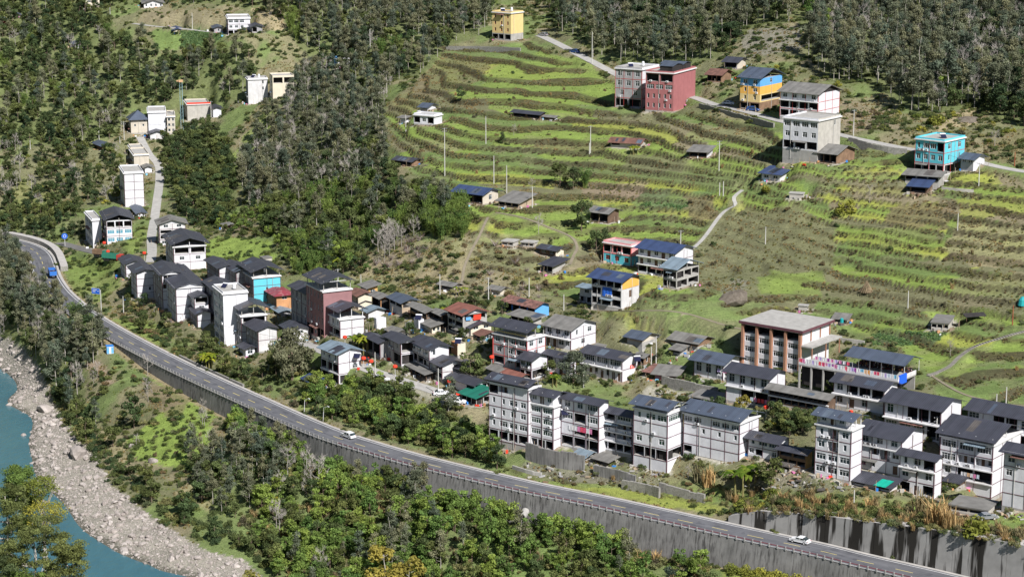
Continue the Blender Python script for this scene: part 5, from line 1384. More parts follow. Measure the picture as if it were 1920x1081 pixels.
for d in BLD:
    e = d['extra']; LA, LB, H = d['LA'], d['LB'], d['H']; a = -R(d['yaw'])
    root = d['root']
    nm_ = d['label'].split(',')[0]
    nm_ = ' '.join(nm_.split()[:7])
    if e == 'redpipes':
        for x in (-LA-.05, .12):
            b = MB(); b.tube((x, -.12, 0), (x, -.12, H), .07, .07, 'red_band'); b.build('drainpipe', root)
        b = MB(); b.box(-LA+.3, -.3, -.3, -.05, H+1.0, H+1.25, 'yellow_wall'); b.build('beam', root)
    if e == 'redsign':
        b = MB(); b.box(.06, .12, 3.4, 5.6, 2.9, 3.9, 'red_cloth'); s_ = b.build('sign_board', root)
        b = MB()
        for y0 in (3.65, 4.7):                                   # two stocky white characters
            b.box(.123, .14, y0, y0+.65, 3.62, 3.70, 'frame_white'); b.box(.123, .14, y0, y0+.65, 3.34, 3.42, 'frame_white'); b.box(.123, .141, y0+.28, y0+.37, 3.05, 3.78, 'frame_white')
            b.box(.123, .14, y0+.05, y0+.13, 3.08, 3.3, 'frame_white'); b.box(.123, .14, y0+.52, y0+.6, 3.08, 3.3, 'frame_white')
        b.build('lettering', s_)
    if e == 'redcloth':
        o = MB(); 
        for k in range(8): o.quad((.3, 3.2+k*.3, H-2.0), (.3+.05*(k % 2), 3.5+k*.3, H-2.0), (.3+.05*(k % 2), 3.5+k*.3, H-.5), (.3, 3.2+k*.3, H-.5), 'red_cloth')
        q_ = o.build('hanging_cloth'); q_.location = loc3(d, .08, 0, 0); q_.rotation_euler = (0, 0, a); tag(q_, 'bright red cloth hung in the loft of the concrete-frame house', 'cloth')
        o = MB(); o.quad((.3, .8, H-1.8), (.33, 2.4, H-1.8), (.33, 2.4, H-.9), (.3, .8, H-.9), 'skyblue_wall')
        q_ = o.build('hanging_cloth'); q_.location = loc3(d, .08, 0, 0); q_.rotation_euler = (0, 0, a); tag(q_, 'pale blue cloth hung next to the red one', 'cloth')
    if e == 'solar': solar(loc3(d, -LA*.4, LB*.45, H+.35), a+.9, 'solar water heater on the '+nm_)
    if e in ('tanks', 'redtop'):
        tank(loc3(d, -LA*.35, LB*.6, H+.33), 'white water tank on the '+nm_)
        solar(loc3(d, -LA*.7, LB*.4, H+.35), a+.7, 'solar water heater beside the tank on the '+nm_)
    if e == 'redtop':
        for (x0, x1, y0, y1, hh) in ((-LA*.95, -LA*.1, LB*.55, LB*.95, 2.2), (-LA*.55, -LA*.05, LB*.02, LB*.5, 2.6)):
            b = MB(); b.box(x0+.3, x1-.3, y0+.3, y1-.3, H+.33, H+hh, 'dark_inside'); b.build('rooftop_room', root)
            b = MB(); roof_slab(b, (x0, y0, H+hh), (x1, y0, H+hh), (x1, (y0+y1)/2, H+hh+.7), (x0, (y0+y1)/2, H+hh+.7), 'roof_slate'); roof_slab(b, (x1, y1, H+hh), (x0, y1, H+hh), (x0, (y0+y1)/2+.01, H+hh+.7), (x1, (y0+y1)/2+.01, H+hh+.7), 'roof_slate'); b.build('roof', root)
    if e == 'redband':
        b = MB(); b.box(-.1, .28, -.2, LB+.3, H+.35, H+1.0, 'red_cloth'); b.build('red_parapet', root)
    if e == 'tarp':
        b = MB(); n_ = 6
        for k in range(n_):
            x0 = -LA*.62+k*.55; b.quad((x0, -.25-.08*(k % 2), H*.36), (x0+.55, -.25-.08*((k+1) % 2), H*.36), (x0+.55, -.2-.05*((k+1) % 2), H*.68), (x0, -.2-.05*(k % 2), H*.68), 'blue_sheet')
        q_ = b.build('tarpaulin'); q_.location = d['P']; q_.rotation_euler = (0, 0, a); tag(q_, 'blue tarpaulin hung across the open front of the navy-roofed house', 'tarpaulin')
        b = MB(); b.box(.05, .12, .3, LB-.3, H*.68, H-.1, 'orange_wall'); b.build('plywood_panel', root)
    if e == 'greentarp':
        MATS.get('green_sheet') or surface('green_sheet', (.01, .36, .26), .1, .6, .1, streak=False)
        b = MB()
        for k in range(5):
            x0 = -LA*.38+k*.6
            b.quad((x0, -1.2, H+.02+.05*(k % 2)), (x0+.6, -1.2, H+.02+.05*((k+1) % 2)), (x0+1.0, LB*.6, H+.75+.05*((k+1) % 2)), (x0+.4, LB*.6, H+.75+.05*(k % 2)), 'green_sheet')
        q_ = b.build('tarpaulin'); q_.location = d['P']; q_.rotation_euler = (0, 0, a); tag(q_, 'bright green tarpaulin thrown over the dark lean-to roof', 'tarpaulin')
    if e == 'school':
        for k in range(5):
            x = -LA + (LA-.0)*k/4
            b = MB(); b.box(x-.32, x+.32, -.75, -.012, 0, H+.3, 'terracotta_pillar'); b.build('pillar', root)
        for y in (0, LB*.33, LB*.66, LB-.1):
            b = MB(); b.box(.012, .3, y-.15, y+.15, H*.72, H, 'terracotta_pillar'); b.build('pillar', root)
        b = MB(); b.box(.02, 3.4, -.4, LB+.8, H*.66, H*.66+.35, 'concrete'); b.build('canopy', root)
        for y in (.2, LB*.5, LB-.2):
            b = MB(); b.box(3.0, 3.25, y, y+.25, H*.30, H*.66, 'terracotta_pillar'); b.build('post', root)
        b = MB(); b.box(-LA-1.0, 1.0, -1.0, LB+1.0, H+.02, H+.66, 'trim_maroon'); b.build('roof_fascia', root)
        b = MB(); b.box(-LA-.85, .85, -.85, LB+.85, H+.662, H+.72, 'concrete'); b.build('roof_deck', root)

# a few roof heaters on the lower village
for (uc, lab) in ((1037, 'solar water heater behind the gable of the second front-row block'), (635, 'solar water heater on the corner of the pale-roofed house'), (1166, 'solar water heater above the red-signed house')):
    d = [x for x in BLD if x['uc'] == uc][0]
    solar(loc3(d, .8, d['LB']*.8, d['H']*.8), -R(d['yaw'])+.8, lab)

# sheets of translucent roofing on the tall balcony block
# ------------------------------------------------------------------ school terrace with laundry and mosaic shed
P, LA, LB, H = TER['P'], TER['LA'], TER['LB'], TER['H']
a = -R(TER['yaw'])
root = empty('terrace_platform', P, a, 'long concrete terrace on pillars beside the school, laundry along its rail', 'terrace')
b = MB(); b.box(-LA, 0, 0, LB, H-.35, H, 'concrete'); b.build('deck', root)
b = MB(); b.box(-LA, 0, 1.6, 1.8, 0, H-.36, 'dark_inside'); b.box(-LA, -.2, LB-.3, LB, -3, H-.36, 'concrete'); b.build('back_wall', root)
for k in range(9):
    x = -LA+.2+(LA-.6)*k/8
    b = MB(); b.box(x-.2, x+.2, .05, .45, -2, H-.36, 'concrete'); b.build('pillar', root)
b = MB(); b.box(-LA, 0, .02, .16, H, H+.55, 'cornice_white'); b.box(-.16, 0, .17, LB, H, H+1.0, 'white_wall_old'); b.build('parapet', root)
b = MB()
for k in range(20): x = -LA+LA*k/19.0; b.tube((x, .1, H+.5), (x, .1, H+1.5), .035, .035, 'steel_white', 4)
b.tube((-LA, .1, H+1.5), (0, .1, H+1.5), .035, .035, 'steel_white', 4)
b.build('railing', root)
surface('blue_cover', (.02, .12, .72), .1, .5, .1, streak=False)
b = MB(); b.box(-.2, .25, .6, 4.0, H-.9, H+1.3, 'blue_cover'); q_ = b.build('tarpaulin'); q_.location = P; q_.rotation_euler = (0, 0, a); tag(q_, 'bright blue tarpaulin over the right corner of the school terrace', 'tarpaulin')
# roofed shed on the terrace
sh = empty('terrace_shed', Vector(P)+Matrix.Rotation(a, 3, 'Z') @ Vector((-1.0, LB-4.2, H)), a, 'open shed with a slate-blue roof standing on the school terrace', 'shed')
W_, D_, Hh = 15.5, 7.5, 2.9
b = MB()
roof_slab(b, (-W_-.6, -1.0, Hh), (.6, -1.0, Hh), (.6, D_/2, Hh+1.6), (-W_-.6, D_/2, Hh+1.6), 'roof_slate'); roof_slab(b, (.6, D_+1, Hh), (-W_-.6, D_+1, Hh), (-W_-.6, D_/2+.01, Hh+1.6), (.6, D_/2+.01, Hh+1.6), 'roof_slate')
b.build('roof', sh)
for k in range(6):
    for y in (0, D_):
        b = MB(); x = -W_+W_*k/5; b.tube((x, y, 0), (x, y, Hh+.1), .07, .07, 'steel_white', 5); b.build('post', sh)
m, nt, b_ = newmat('stacked_clutter', .8)
v = mapping(nt); vo = nt.nodes.new('ShaderNodeTexVoronoi'); vo.inputs['Scale'].default_value = 3.0; nt.links.new(v, vo.inputs['Vector'])
hs = nt.nodes.new('ShaderNodeSeparateColor'); nt.links.new(vo.outputs['Color'], hs.inputs[0])
cr = nt.nodes.new('ShaderNodeValToRGB'); els = cr.color_ramp; els.interpolation = 'CONSTANT'
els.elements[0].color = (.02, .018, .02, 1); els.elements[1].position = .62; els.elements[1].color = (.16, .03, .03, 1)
for p_, c_ in ((.75, (.1, .1, .12, 1)), (.85, (.3, .16, .06, 1)), (.93, (.5, .5, .5, 1))):
    e_ = els.elements.new(p_); e_.color = c_
nt.links.new(hs.outputs[0], cr.inputs[0]); nt.links.new(cr.outputs[0], b_.inputs['Base Color'])
b = MB()
for k in range(70):
    x = -W_*.95+random.random()*W_*.9; y = 2.2+random.random()*3; z = random.random()*1.2
    b.box(x, x+.5+random.random()*.5, y, y+.5, 0, .6+z, 'stacked_clutter')
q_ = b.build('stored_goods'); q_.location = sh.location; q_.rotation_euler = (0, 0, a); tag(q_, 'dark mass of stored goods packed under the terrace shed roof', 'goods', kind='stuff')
# laundry
cols = [(.75,.1,.16),(.7,.25,.45),(.75,.75,.78),(.5,.4,.7),(.75,.08,.1),(.62,.2,.4),(.35,.08,.35),(.72,.7,.7),(.78,.5,.3),(.2,.5,.7),(.75,.35,.1),(.7,.1,.2),(.6,.7,.8),(.15,.25,.6),(.8,.7,.2)]
for i, c_ in enumerate(cols): surface('cloth_%s' % ['crimson','rose','white','lilac','scarlet','pink','plum','offwhite','peach','cyan','orange','cherry','icy','navy','yellow'][i], c_, .06, .85, .05, streak=False)
cn = ['crimson','rose','white','lilac','scarlet','pink','plum','offwhite','peach','cyan','orange','cherry','icy','navy','yellow']
def cloth(loc, rz, w, h, cname, label, group):
    b = MB(); n_ = max(3, int(w/.25))
    for k in range(n_):
        x0, x1 = -w/2+w*k/n_, -w/2+w*(k+1)/n_
        y0, y1 = .05*math.sin(k*1.9), .05*math.sin((k+1)*1.9)
        b.quad((x0, y0*1.5, -h+.06*math.sin(k)), (x1, y1*1.5, -h+.06*math.sin(k+1)), (x1, y1*.3, 0), (x0, y0*.3, 0), 'cloth_'+cname)
    o = b.build('laundry_item'); o.location = loc; o.rotation_euler = (0, 0, rz)
    tag(o, label, 'laundry', group); return o
seq = ['crimson','rose','white','offwhite','lilac','white','scarlet','cherry','rose','lilac','plum','pink','icy','white','crimson','offwhite','lilac','plum','white','cyan','peach','orange','icy','cherry','crimson','white','lilac','icy','white','cyan']
M3 = Matrix.Rotation(a, 3, 'Z')
for k, cname in enumerate(seq):
    x = -LA+.6+(LA-1.4)*k/(len(seq)-1)+random.uniform(-.15, .15)
    cloth(Vector(P)+M3 @ Vector((x, .03, H+1.5)), a, random.uniform(.5, .95), random.uniform(.7, 1.25), cname,
          f'{cname} washing hung on the school terrace rail', 'washing hung along the school terrace rail')
for k in range(9):
    x = -LA+3+k*1.1; cname = ['rose','lilac','white','plum','pink','lilac','rose','white','crimson'][k]
    cloth(Vector(P)+M3 @ Vector((x, 3.5, H+1.7)), a, .7, .9, cname, f'{cname} washing on the second line of the school terrace', 'washing on the second line of the terrace')
b = MB(); b.tube((-LA+2, 3.5, H+1.7), (-LA+13, 3.5, H+1.7), .03, .03, 'steel_white', 4)
for x in (-LA+2, -LA+13): b.tube((x, 3.5, H), (x, 3.5, H+1.8), .04, .04, 'steel_white', 4)
q_ = b.build('clothes_line'); q_.location = P; q_.rotation_euler = (0, 0, a); tag(q_, 'second clothes line standing on the school terrace', 'clothes line')
def row_on(uc, seq, x0, x1, y, z, group, where, h=1.0, w=.8):
    d = [q for q in BLD if q['uc'] == uc][0]
    for k, cname in enumerate(seq):
        x = x0+(x1-x0)*k/max(1, len(seq)-1)
        cloth(loc3(d, x, y, z), -R(d['yaw']), w, h, cname, f'{cname} washing {where}', group)
d = [q for q in BLD if q['uc'] == 1122][0]
row_on(1122, ['white','offwhite','white','rose','crimson','cherry','white','rose'], -d['LA']*.75, -d['LA']*.2, -.15, 5.6, 'washing on the recessed block', 'on the lower balcony of the recessed front-row block', 1.3)
d = [q for q in BLD if q['uc'] == 1441][0]
row_on(1441, ['icy','rose','scarlet','scarlet','pink','cherry'], -d['LA']*.35, .8, -.9, 2.2, 'pink washing under the second-row house', 'under the gallery of the house in front of the school', 1.1)
d = [q for q in BLD if q['uc'] == 1355][0]
row_on(1355, ['lilac','white','pink','rose','rose','pink'], -.8, 3.5, -.8, 3.2, 'pink bunting beside the low white house', 'beside the slate-blue roofed house', .9, .8)
d = [q for q in BLD if q['uc'] == 1857][0]
row_on(1857, ['white','offwhite','peach','white','rose','icy'], -d['LA']*.55, -d['LA']*.25, -.2, d['H']*.45, 'washing on the big balcony', 'on the big balcony of the widest front-row house', 1.0, .6)
d = [q for q in BLD if q['uc'] == 327][0]
row_on(327, ['white','rose','white','crimson','offwhite'], .25, .3, .25, d['H']+.5, 'washing at the western roof terrace', 'on the roof terrace at the lane bottom', .6, .7)

# ------------------------------------------------------------------ vehicles
surface('car_white', (.80, .81, .83), .02, .25, .0, streak=False, spec=.6)
surface('car_grey', (.25, .26, .28), .02, .25, .0, streak=False, spec=.6)
surface('car_blue', (.03, .08, .25), .02, .25, .0, streak=False, spec=.6)
surface('tyre', (.02, .02, .02), .1, .9, .0, streak=False)
surface('truck_red', (.45, .05, .04), .1, .5, .1, streak=False)
surface('truck_green', (.04, .20, .14), .1, .5, .1, streak=False)
surface('truck_blue', (.04, .16, .5), .1, .5, .1, streak=False)
surface('lamp_red', (.5, .02, .02), .02, .3, .0, streak=False)
def vehicle_body(profile, w, mat, glassmat='glass'):
    """lofted side profile: list of (x, z, half-width factor, is_glass)"""
def car(loc, rz, mat, label, kind='suv', group=None, name='parked_car'):
    r = empty(name, loc, rz, label, 'car', group)
    L, W = 4.5, 1.8
    lower = [(-2.25,.35),(-2.27,.75),(-1.95,1.0 if kind=='suv' else .95),(1.0,.98),(1.95,.86),(2.22,.68),(2.25,.38)]
    b = MB()
    for s_ in range(len(lower)-1):
        (x0, z0), (x1, z1) = lower[s_], lower[s_+1]
        i0, i1 = .0, .0
        b.quad((x0, -W/2*(.94 if abs(x0) > 2.1 else 1), z0), (x1, -W/2*(.94 if abs(x1) > 2.1 else 1), z1), (x1, W/2*(.94 if abs(x1) > 2.1 else 1), z1), (x0, W/2*(.94 if abs(x0) > 2.1 else 1), z0), mat)
    for s in (-1, 1):
        k = len(b.v)
        b.v += [(x, s*W/2*(.94 if abs(x) > 2.1 else 1), z) for x, z in lower]
        b.f.append(tuple(range(k, k+7))); b.m.append(b.mi(mat)); b.uv += [(0, 0)]*7
    b.quad((-2.25, -W/2, .35), (2.25, -W/2, .35), (2.25, W/2, .35), (-2.25, W/2, .35), 'tyre')
    b.build('body', r)
    if kind == 'suv': cab = [(-2.05,1.0),(-1.8,1.55),(-.2,1.66),(.45,1.6),(1.15,.98)]
    else: cab = [(-1.75,.97),(-1.0,1.40),(-.2,1.46),(.35,1.42),(1.2,.97)]
    b = MB()
    wi = lambda z: W/2*(1-.18*(z-.95)/.65)
    for s_ in range(4):
        (x0, z0), (x1, z1) = cab[s_], cab[s_+1]
        g_ = 'glass' if s_ in (0, 3) else mat
        b.quad((x0, -wi(z0), z0), (x1, -wi(z1), z1), (x1, wi(z1), z1), (x0, wi(z0), z0), g_)
    for s in (-1, 1):
        k = len(b.v); b.v += [(x, s*wi(z), z) for x, z in cab]; b.f.append(tuple(range(k, k+5))); b.m.append(b.mi(mat)); b.uv += [(0, 0)]*5
    b.build('cabin', r)
    for s in (-1, 1):
        for (x0, x1) in ((-1.45, -.45), (-.35, .75)):
            b = MB(); zt = (1.5 if kind == 'suv' else 1.34)
            y0, y1 = s*(wi(1.02)+.012), s*(wi(zt)+.012)
            b.quad((x0, y0, 1.02), (x1, y0, 1.02), (x1-(.35 if x1 > 0 else 0), y1, zt), (x0+(.25 if x0 < -1 else 0), y1, zt), 'glass'); b.build('side_window', r)
    for x in (-1.4, 1.4):
        for s in (-1, 1):
            b = MB(); b.tube((x, s*(W/2-.2), .33), (x, s*(W/2+.02), .33), .33, .33, 'tyre', 12); w_ = b.build('wheel', r)
            b = MB(); b.tube((x, s*(W/2+.021), .33), (x, s*(W/2+.03), .33), .19, .19, 'steel_white', 10); b.build('rim', w_)
    for s in (-1, 1):
        b = MB(); b.box(2.15, 2.24, s*.65-.17, s*.65+.17, .62, .76, 'frame_white'); b.build('headlight', r)
        b = MB(); b.box(-2.27, -2.2, s*.68-.14, s*.68+.14, .78, .92, 'lamp_red'); b.build('tail_light', r)
    return r
def on_road(u, off):
    k = int(np.argmin(np.abs(ru-u)))
    T_ = road_c[k+1, :2]-road_c[k-1, :2]; T_ /= np.linalg.norm(T_)
    N_ = np.array([-T_[1], T_[0]])
    p = road_c[k, :2]+N_*off
    return Vector((p[0], p[1], road_c[k, 2]+.02)), math.atan2(T_[1], T_[0])
P_, r_ = on_road(1489, 2.0); car(P_, r_+math.pi, 'car_white', 'white saloon car with dark side stripe driving on the main road at the lower right', 'sedan', name='car')
P_, r_ = on_road(641, 2.0); car(P_, r_+math.pi, 'car_white', 'white hatchback driving on the main road in the middle of the photo', 'suv', name='car')
P_, r_ = on_road(143, 1.8); car(P_, r_+math.pi, 'car_white', 'white car on the main road in the upper left, below the blue road sign', 'sedan', name='car')
def truck(loc, rz, cabm, boxm, label, L=7.5):
    r = empty('truck', loc, rz, label, 'truck')
    b = MB(); b.box(L/2-1.7, L/2, -1.15, 1.15, .7, 2.5, cabm); b.build('cab', r)
    b = MB(); b.box(L/2-.001, L/2+.02, -1.0, 1.0, 1.55, 2.3, 'glass'); b.build('windscreen', r)
    b = MB(); b.box(-L/2, L/2-1.85, -1.2, -1.1, 1.1, 2.6, boxm); b.box(-L/2, L/2-1.85, 1.1, 1.2, 1.1, 2.6, boxm); b.box(-L/2, -L/2+.1, -1.09, 1.09, 1.1, 2.6, boxm); b.box(L/2-1.95, L/2-1.85, -1.09, 1.09, 1.1, 2.8, boxm); b.box(-L/2+.1, L/2-1.96, -1.09, 1.09, 1.05, 1.9, 'stacked_clutter'); b.build('cargo_bed', r)
    b = MB(); b.box(-L/2, L/2, -.5, .5, .6, 1.04, 'steel_dark'); b.build('chassis', r)
    for x in (-L/2+1.1, -L/2+2.3, L/2-1.0):
        for s in (-1, 1):
            b = MB(); b.tube((x, s*.8, .5), (x, s*1.15, .5), .5, .5, 'tyre', 12); b.build('wheel', r)
    return r
P_, r_ = on_road(88, 2.0); truck(P_, r_+math.pi, 'truck_blue', 'truck_blue', 'blue lorry on the main road at the left bend')
truck(hit(212, 492)+Vector((0, 0, .1)), -R(20), 'truck_red', 'truck_green', 'red truck with a green cargo bed parked by the village entrance')
truck(hit(190, 482)+Vector((0, 0, .1)), -R(25), 'truck_green', 'brown_wood', 'old dark lorry parked behind the red truck', 6)
for (u, v, rz, m_, kd, lab) in ((715, 716, -20, 'car_white', 'suv', 'white car parked on the village street, nearest the pole lantern'), (728, 735, -15, 'car_white', 'sedan', 'white car half hidden by bushes on the village car park'),
                            (828, 741, 10, 'car_white', 'sedan', 'white car on the village street left of the green-roofed shed'), (858, 757, -10, 'car_white', 'suv', 'white car behind the bushes beside the green-roofed shed'),
                            (1366, 197, -30, 'car_white', 'sedan', 'white car parked on the upper road right of the dark red block'), (1412, 209, -30, 'car_blue', 'suv', 'pale blue car parked in front of the yellow block'),
                            (1077, 100, 140, 'car_blue', 'suv', 'dark blue car driving on the upper road below the wood'), (1018, 68, 140, 'car_grey', 'suv', 'grey van at the top of the upper road beside the yellow block'),
                            (1850, 975, 10, 'car_grey', 'sedan', 'grey car under the flat concrete shelter at the lower right'), (345, 497, -60, 'car_blue', 'sedan', 'dark car parked at the bottom of the concrete lane')):
    car(hit(u, v)+Vector((0, 0, .05)), R(rz), m_, lab, kd)

# ------------------------------------------------------------------ road furniture
def guard(label, ia, ib, rail_mat, post_mat, name='guardrail'):
    T = np.gradient(road_c[:, :2], axis=0); T /= np.linalg.norm(T, axis=1)[:, None]
    N = np.stack([-T[:, 1], T[:, 0]], 1)
    mid = road_c[(ia+ib)//2]
    root = empty(name, (mid[0], mid[1], mid[2]), 0, label, 'guardrail'); inv = Vector(root.location)
    pb = MB(); pb.box(-.12, .12, -.12, .12, 0, .85, post_mat); pm = pb.mesh('post')
    b = MB(); b2 = MB()
    for k in range(ia, ib):
        p = Vector((road_c[k, 0]-N[k, 0]*(HW+.12), road_c[k, 1]-N[k, 1]*(HW+.12), road_c[k, 2]+.12))
        q = Vector((road_c[k+1, 0]-N[k+1, 0]*(HW+.12), road_c[k+1, 1]-N[k+1, 1]*(HW+.12), road_c[k+1, 2]+.12))
        link('post', pm, root, p-inv, (0, 0, math.atan2(T[k, 1], T[k, 0])))
        up = Vector((0, 0, .22))
        b.obox(p-inv+Vector((0, 0, .55)), q-p, Vector((N[k, 0]*.08, N[k, 1]*.08, 0)), up, rail_mat)
        b2.obox(p-inv+Vector((0, 0, .18)), q-p, Vector((N[k, 0]*.06, N[k, 1]*.06, 0)), Vector((0, 0, .12)), 'steel_white')
    b.build('rail', root); b2.build('rail', root)
k1, k2 = int(np.argmax(ru > 30)), int(np.argmax(ru > 655))
surface('rail_red', (.24, .09, .11), .12, .6, .2, streak=False)
surface('rail_white', (.36, .35, .34), .12, .6, .2, streak=False)
guard('pale concrete-post guardrail on the river side of the road, upper left stretch', k1, k2, 'rail_white', 'rail_white')
guard('red-railed guardrail on the river side of the road, lower right stretch', k2, len(road_c)-1, 'rail_red', 'rail_white')
# culvert pipe on the wall
k = int(np.argmin(np.abs(ru-1003)))
T_ = road_c[k+1, :2]-road_c[k-1, :2]; T_ /= np.linalg.norm(T_); N_ = np.array([-T_[1], T_[0]])
p0 = Vector((*(road_c[k, :2]-N_*(HW+.5)), road_c[k, 2]-3.9)); p1 = Vector((*(road_c[k, :2]-N_*(HW+2.9)+T_*.6), road_c[k, 2]-4.6))
b = MB(); b.tube(p0, p1, .95, .95, 'concrete', 16)
dd = (p1-p0).normalized(); 
b.tube(p1+dd*.004, p1+dd*.02, .78, .78, 'dark_inside', 16)
o = b.build('drain_pipe', None, False); tag(o, 'large round concrete drain pipe jutting out of the road wall', 'pipe')

surface('sign_blue', (.02, .12, .55), .05, .4, .0, streak=False)
surface('rust_post', (.30, .10, .05), .1, .8, .1, streak=False)
# blue direction sign
P_, r_ = on_road(158, HW+1.5)
r = empty('road_sign', P_, -R(25), 'blue rectangular direction sign on a tall post above the main road', 'sign')
b = MB(); b.tube((0, 0, -1), (0, 0, 7.6), .11, .09, 'steel_white'); b.tube((0, 0, 7.1), (-2.9, 0, 7.1), .07, .07, 'steel_white'); b.build('post', r)
b = MB(); b.box(-3.4, -.25, -.10, -.08, 6.1, 8.0, 'frame_white'); b.box(-3.32, -.33, -.125, -.102, 6.18, 7.92, 'sign_blue'); pn = b.build('panel', r)
b = MB()
for (x0, x1, z) in ((-3.0, -1.4, 7.35), (-3.0, -1.9, 6.75), (-1.1, -.7, 7.0)): b.box(x0, x1, -.135, -.127, z, z+.22, 'frame_white')
b.build('lettering', pn)
P_ = hit(122, 462)
r = empty('road_sign', P_, R(10), 'round-topped blue sign at the junction by the left bend', 'sign')
b = MB(); b.tube((0, 0, -1), (0, 0, 3.2), .09, .09, 'steel_white'); b.build('post', r)
b = MB(); b.tube((0, -.05, 3.9), (0, -.10, 3.9), 1.1, 1.1, 'sign_blue', 20); b.tube((0, -.102, 3.9), (0, -.11, 3.9), .55, .55, 'frame_white', 20); b.tube((0, -.112, 3.9), (0, -.12, 3.9), .42, .42, 'sign_blue', 20); b.build('panel', r)
# kiosk by the road
P_ = hit(206, 663)
r = empty('kiosk', P_, R(20), 'small white and blue portable cabin below the road at the left', 'kiosk')
b = MB(); b.box(-1.0, 1.0, -.9, .9, 0, 2.2, 'frame_white'); b.build('wall', r)
b = MB(); b.box(-1.01, -.3, -.93, -.905, .1, 2.0, 'skyblue_wall'); b.box(.3, 1.01, -.93, -.905, .1, 2.0, 'skyblue_wall'); b.build('panel', r)
b = MB(); b.box(-1.1, 1.1, -1.0, 1.0, 2.2, 2.4, 'blue_plastic'); b.build('roof', r)

# utility poles (with crossarm) and plain posts
wire_tops = {}
def pole(u, v, vt, label, arms=0, group='utility poles in the fields', mat='pole_concrete', key=None):
    P = hit(u, v)
    zc = P.y*CP - (P.z-CAMZ)*SP; upc = P.y*SP+(P.z-CAMZ)*CP; vp = (CY-vt)/F
    h = (vp*zc-upc)/(CP+vp*SP)
    r = empty('utility_pole', P, R(30), label, 'pole', group)
    b = MB(); b.tube((0, 0, -.8), (0, 0, h), .17, .11, mat, 8); b.build('post', r)
    for k in range(arms):
        b = MB(); z = h-.35-k*.9; b.box(-.9, .9, -.06, .06, z, z+.1, 'steel_dark')
        for x in (-.8, -.3, .3, .8): b.tube((x, 0, z+.1), (x, 0, z+.3), .05, .03, 'frame_white', 5)
        b.build('crossarm', r)
    if key: wire_tops[key] = P+Vector((0, 0, h-.2))
PL = [(1107,289,236,'tall pole among the yellow-green terraces',1,'a'),(1105,292,268,'short pole right beside the tall one among the yellow-green terraces',0,None),(1348,320,264,'double-armed pole in the middle of the right-hand terraces',2,'b'),
      (1349,368,342,'first of the twin poles above the footpath bend',0,None),(1356,367,340,'second of the twin poles above the footpath bend',0,None),(1600,255,206,'pole by the upper road above the tall white block',1,'c'),
      (911,270,218,'pole left of the dark shrub on the upper terraces',0,None),(834,330,240,'pole at the wood edge with crossarms',2,'d'),(926,345,292,'slim pole on the middle-left terraces, left of three',0,None),
      (950,362,310,'slim pole on the middle-left terraces, middle of three',0,None),(998,392,350,'stout pole beside the ramshackle timber shed',1,None),(761,247,215,'pole left of the red-edged white house',0,None),
      (1276,462,432,'pole behind the navy-roofed white house',1,'e'),(1435,458,425,'slim post on the dry olive slope',0,'p'),(1795,437,400,'post in the brown field at the right',0,'q'),(1702,581,545,'leaning-looking slim post in the netted field',0,None),
      (1057,583,552,'pole beside the lower footpath',0,'f'),(992,560,520,'pole above the village on the slope, left of the blue-gabled shed',0,None),(916,572,520,'tall pole beside the tiny hut with pale side',1,'g'),(825,560,514,'pole beside the left grey hut on the slope',0,None),
      (1230,686,630,'pole next to the pale timber house',1,'h'),(1221,690,650,'shorter pole next to the pale timber house',0,None),(1094,727,700,'post in front of the red-signed house',0,'m'),(1835,348,305,'pole in front of the small white house by the turquoise block',1,'i'),
      (1755,832,780,'tall pole standing among the second-row houses',2,'j'),(632,85,45,'lattice-armed pole in the dark wood, upper centre',2,None),(694,90,55,'thin pole in the wood at the upper centre',0,None),(1110,120,60,'slim pole beside the upper road under the trees',0,None),
      (207,40,14,'pole near the pale yellow house in the upper left',0,None),(361,56,24,'pole at the brown field near the top left',0,None),(233,262,228,'tallest pole beside the hipped-roof house',2,'k'),(186,265,245,'pole above the lone dark shed',0,None),(57,280,263,'pole on the left slope',0,None),
      (225,270,256,'short pole by the hipped-roof house',0,None),(396,222,190,'pole beside the red-banded block',1,None),(358,243,225,'short pole at the foot of the crane',0,None),(232,592,555,'slim pole below the first western house',0,'r'),
      (634,540,504,'pole behind the dusky pink block',1,None),(677,548,515,'pole beside the small yellow-fronted shed',0,'l'),(705,572,545,'pole between the cream house and the brown timber house',0,None),(1601,945,918,'white post in the vegetable bank',0,None),
      (822,741,690,'white lamp pole at the street end',0,'n'),(704,728,660,'white lamp pole in front of the car park',0,'o'),(1902,313,285,'red-brown post beside the upper road at the right edge',0,None),(1898,612,572,'red-brown post in the fields at the right edge',0,None),
      (1886,758,725,'post behind the long second-row roof',0,None),(1868,762,738,'short post behind the long second-row roof',0,None)]
for u, v, vt, lab, ar, key in PL:
    pole(u, v, vt, lab, ar, mat='rust_post' if 'red-brown' in lab else 'pole_concrete', key=key)
def wire(p, q, sag, label):
    cu = MB(); n_ = 12; pr = None
    for k in range(n_+1):
        t = k/n_; x = p.lerp(q, t); x.z -= sag*4*t*(1-t)
        if pr is not None: cu.tube(pr, x, .035, .035, 'steel_dark', 3)
        pr = x
    o = cu.build('overhead_wire'); tag(o, label, 'wire', 'overhead wires between the poles')
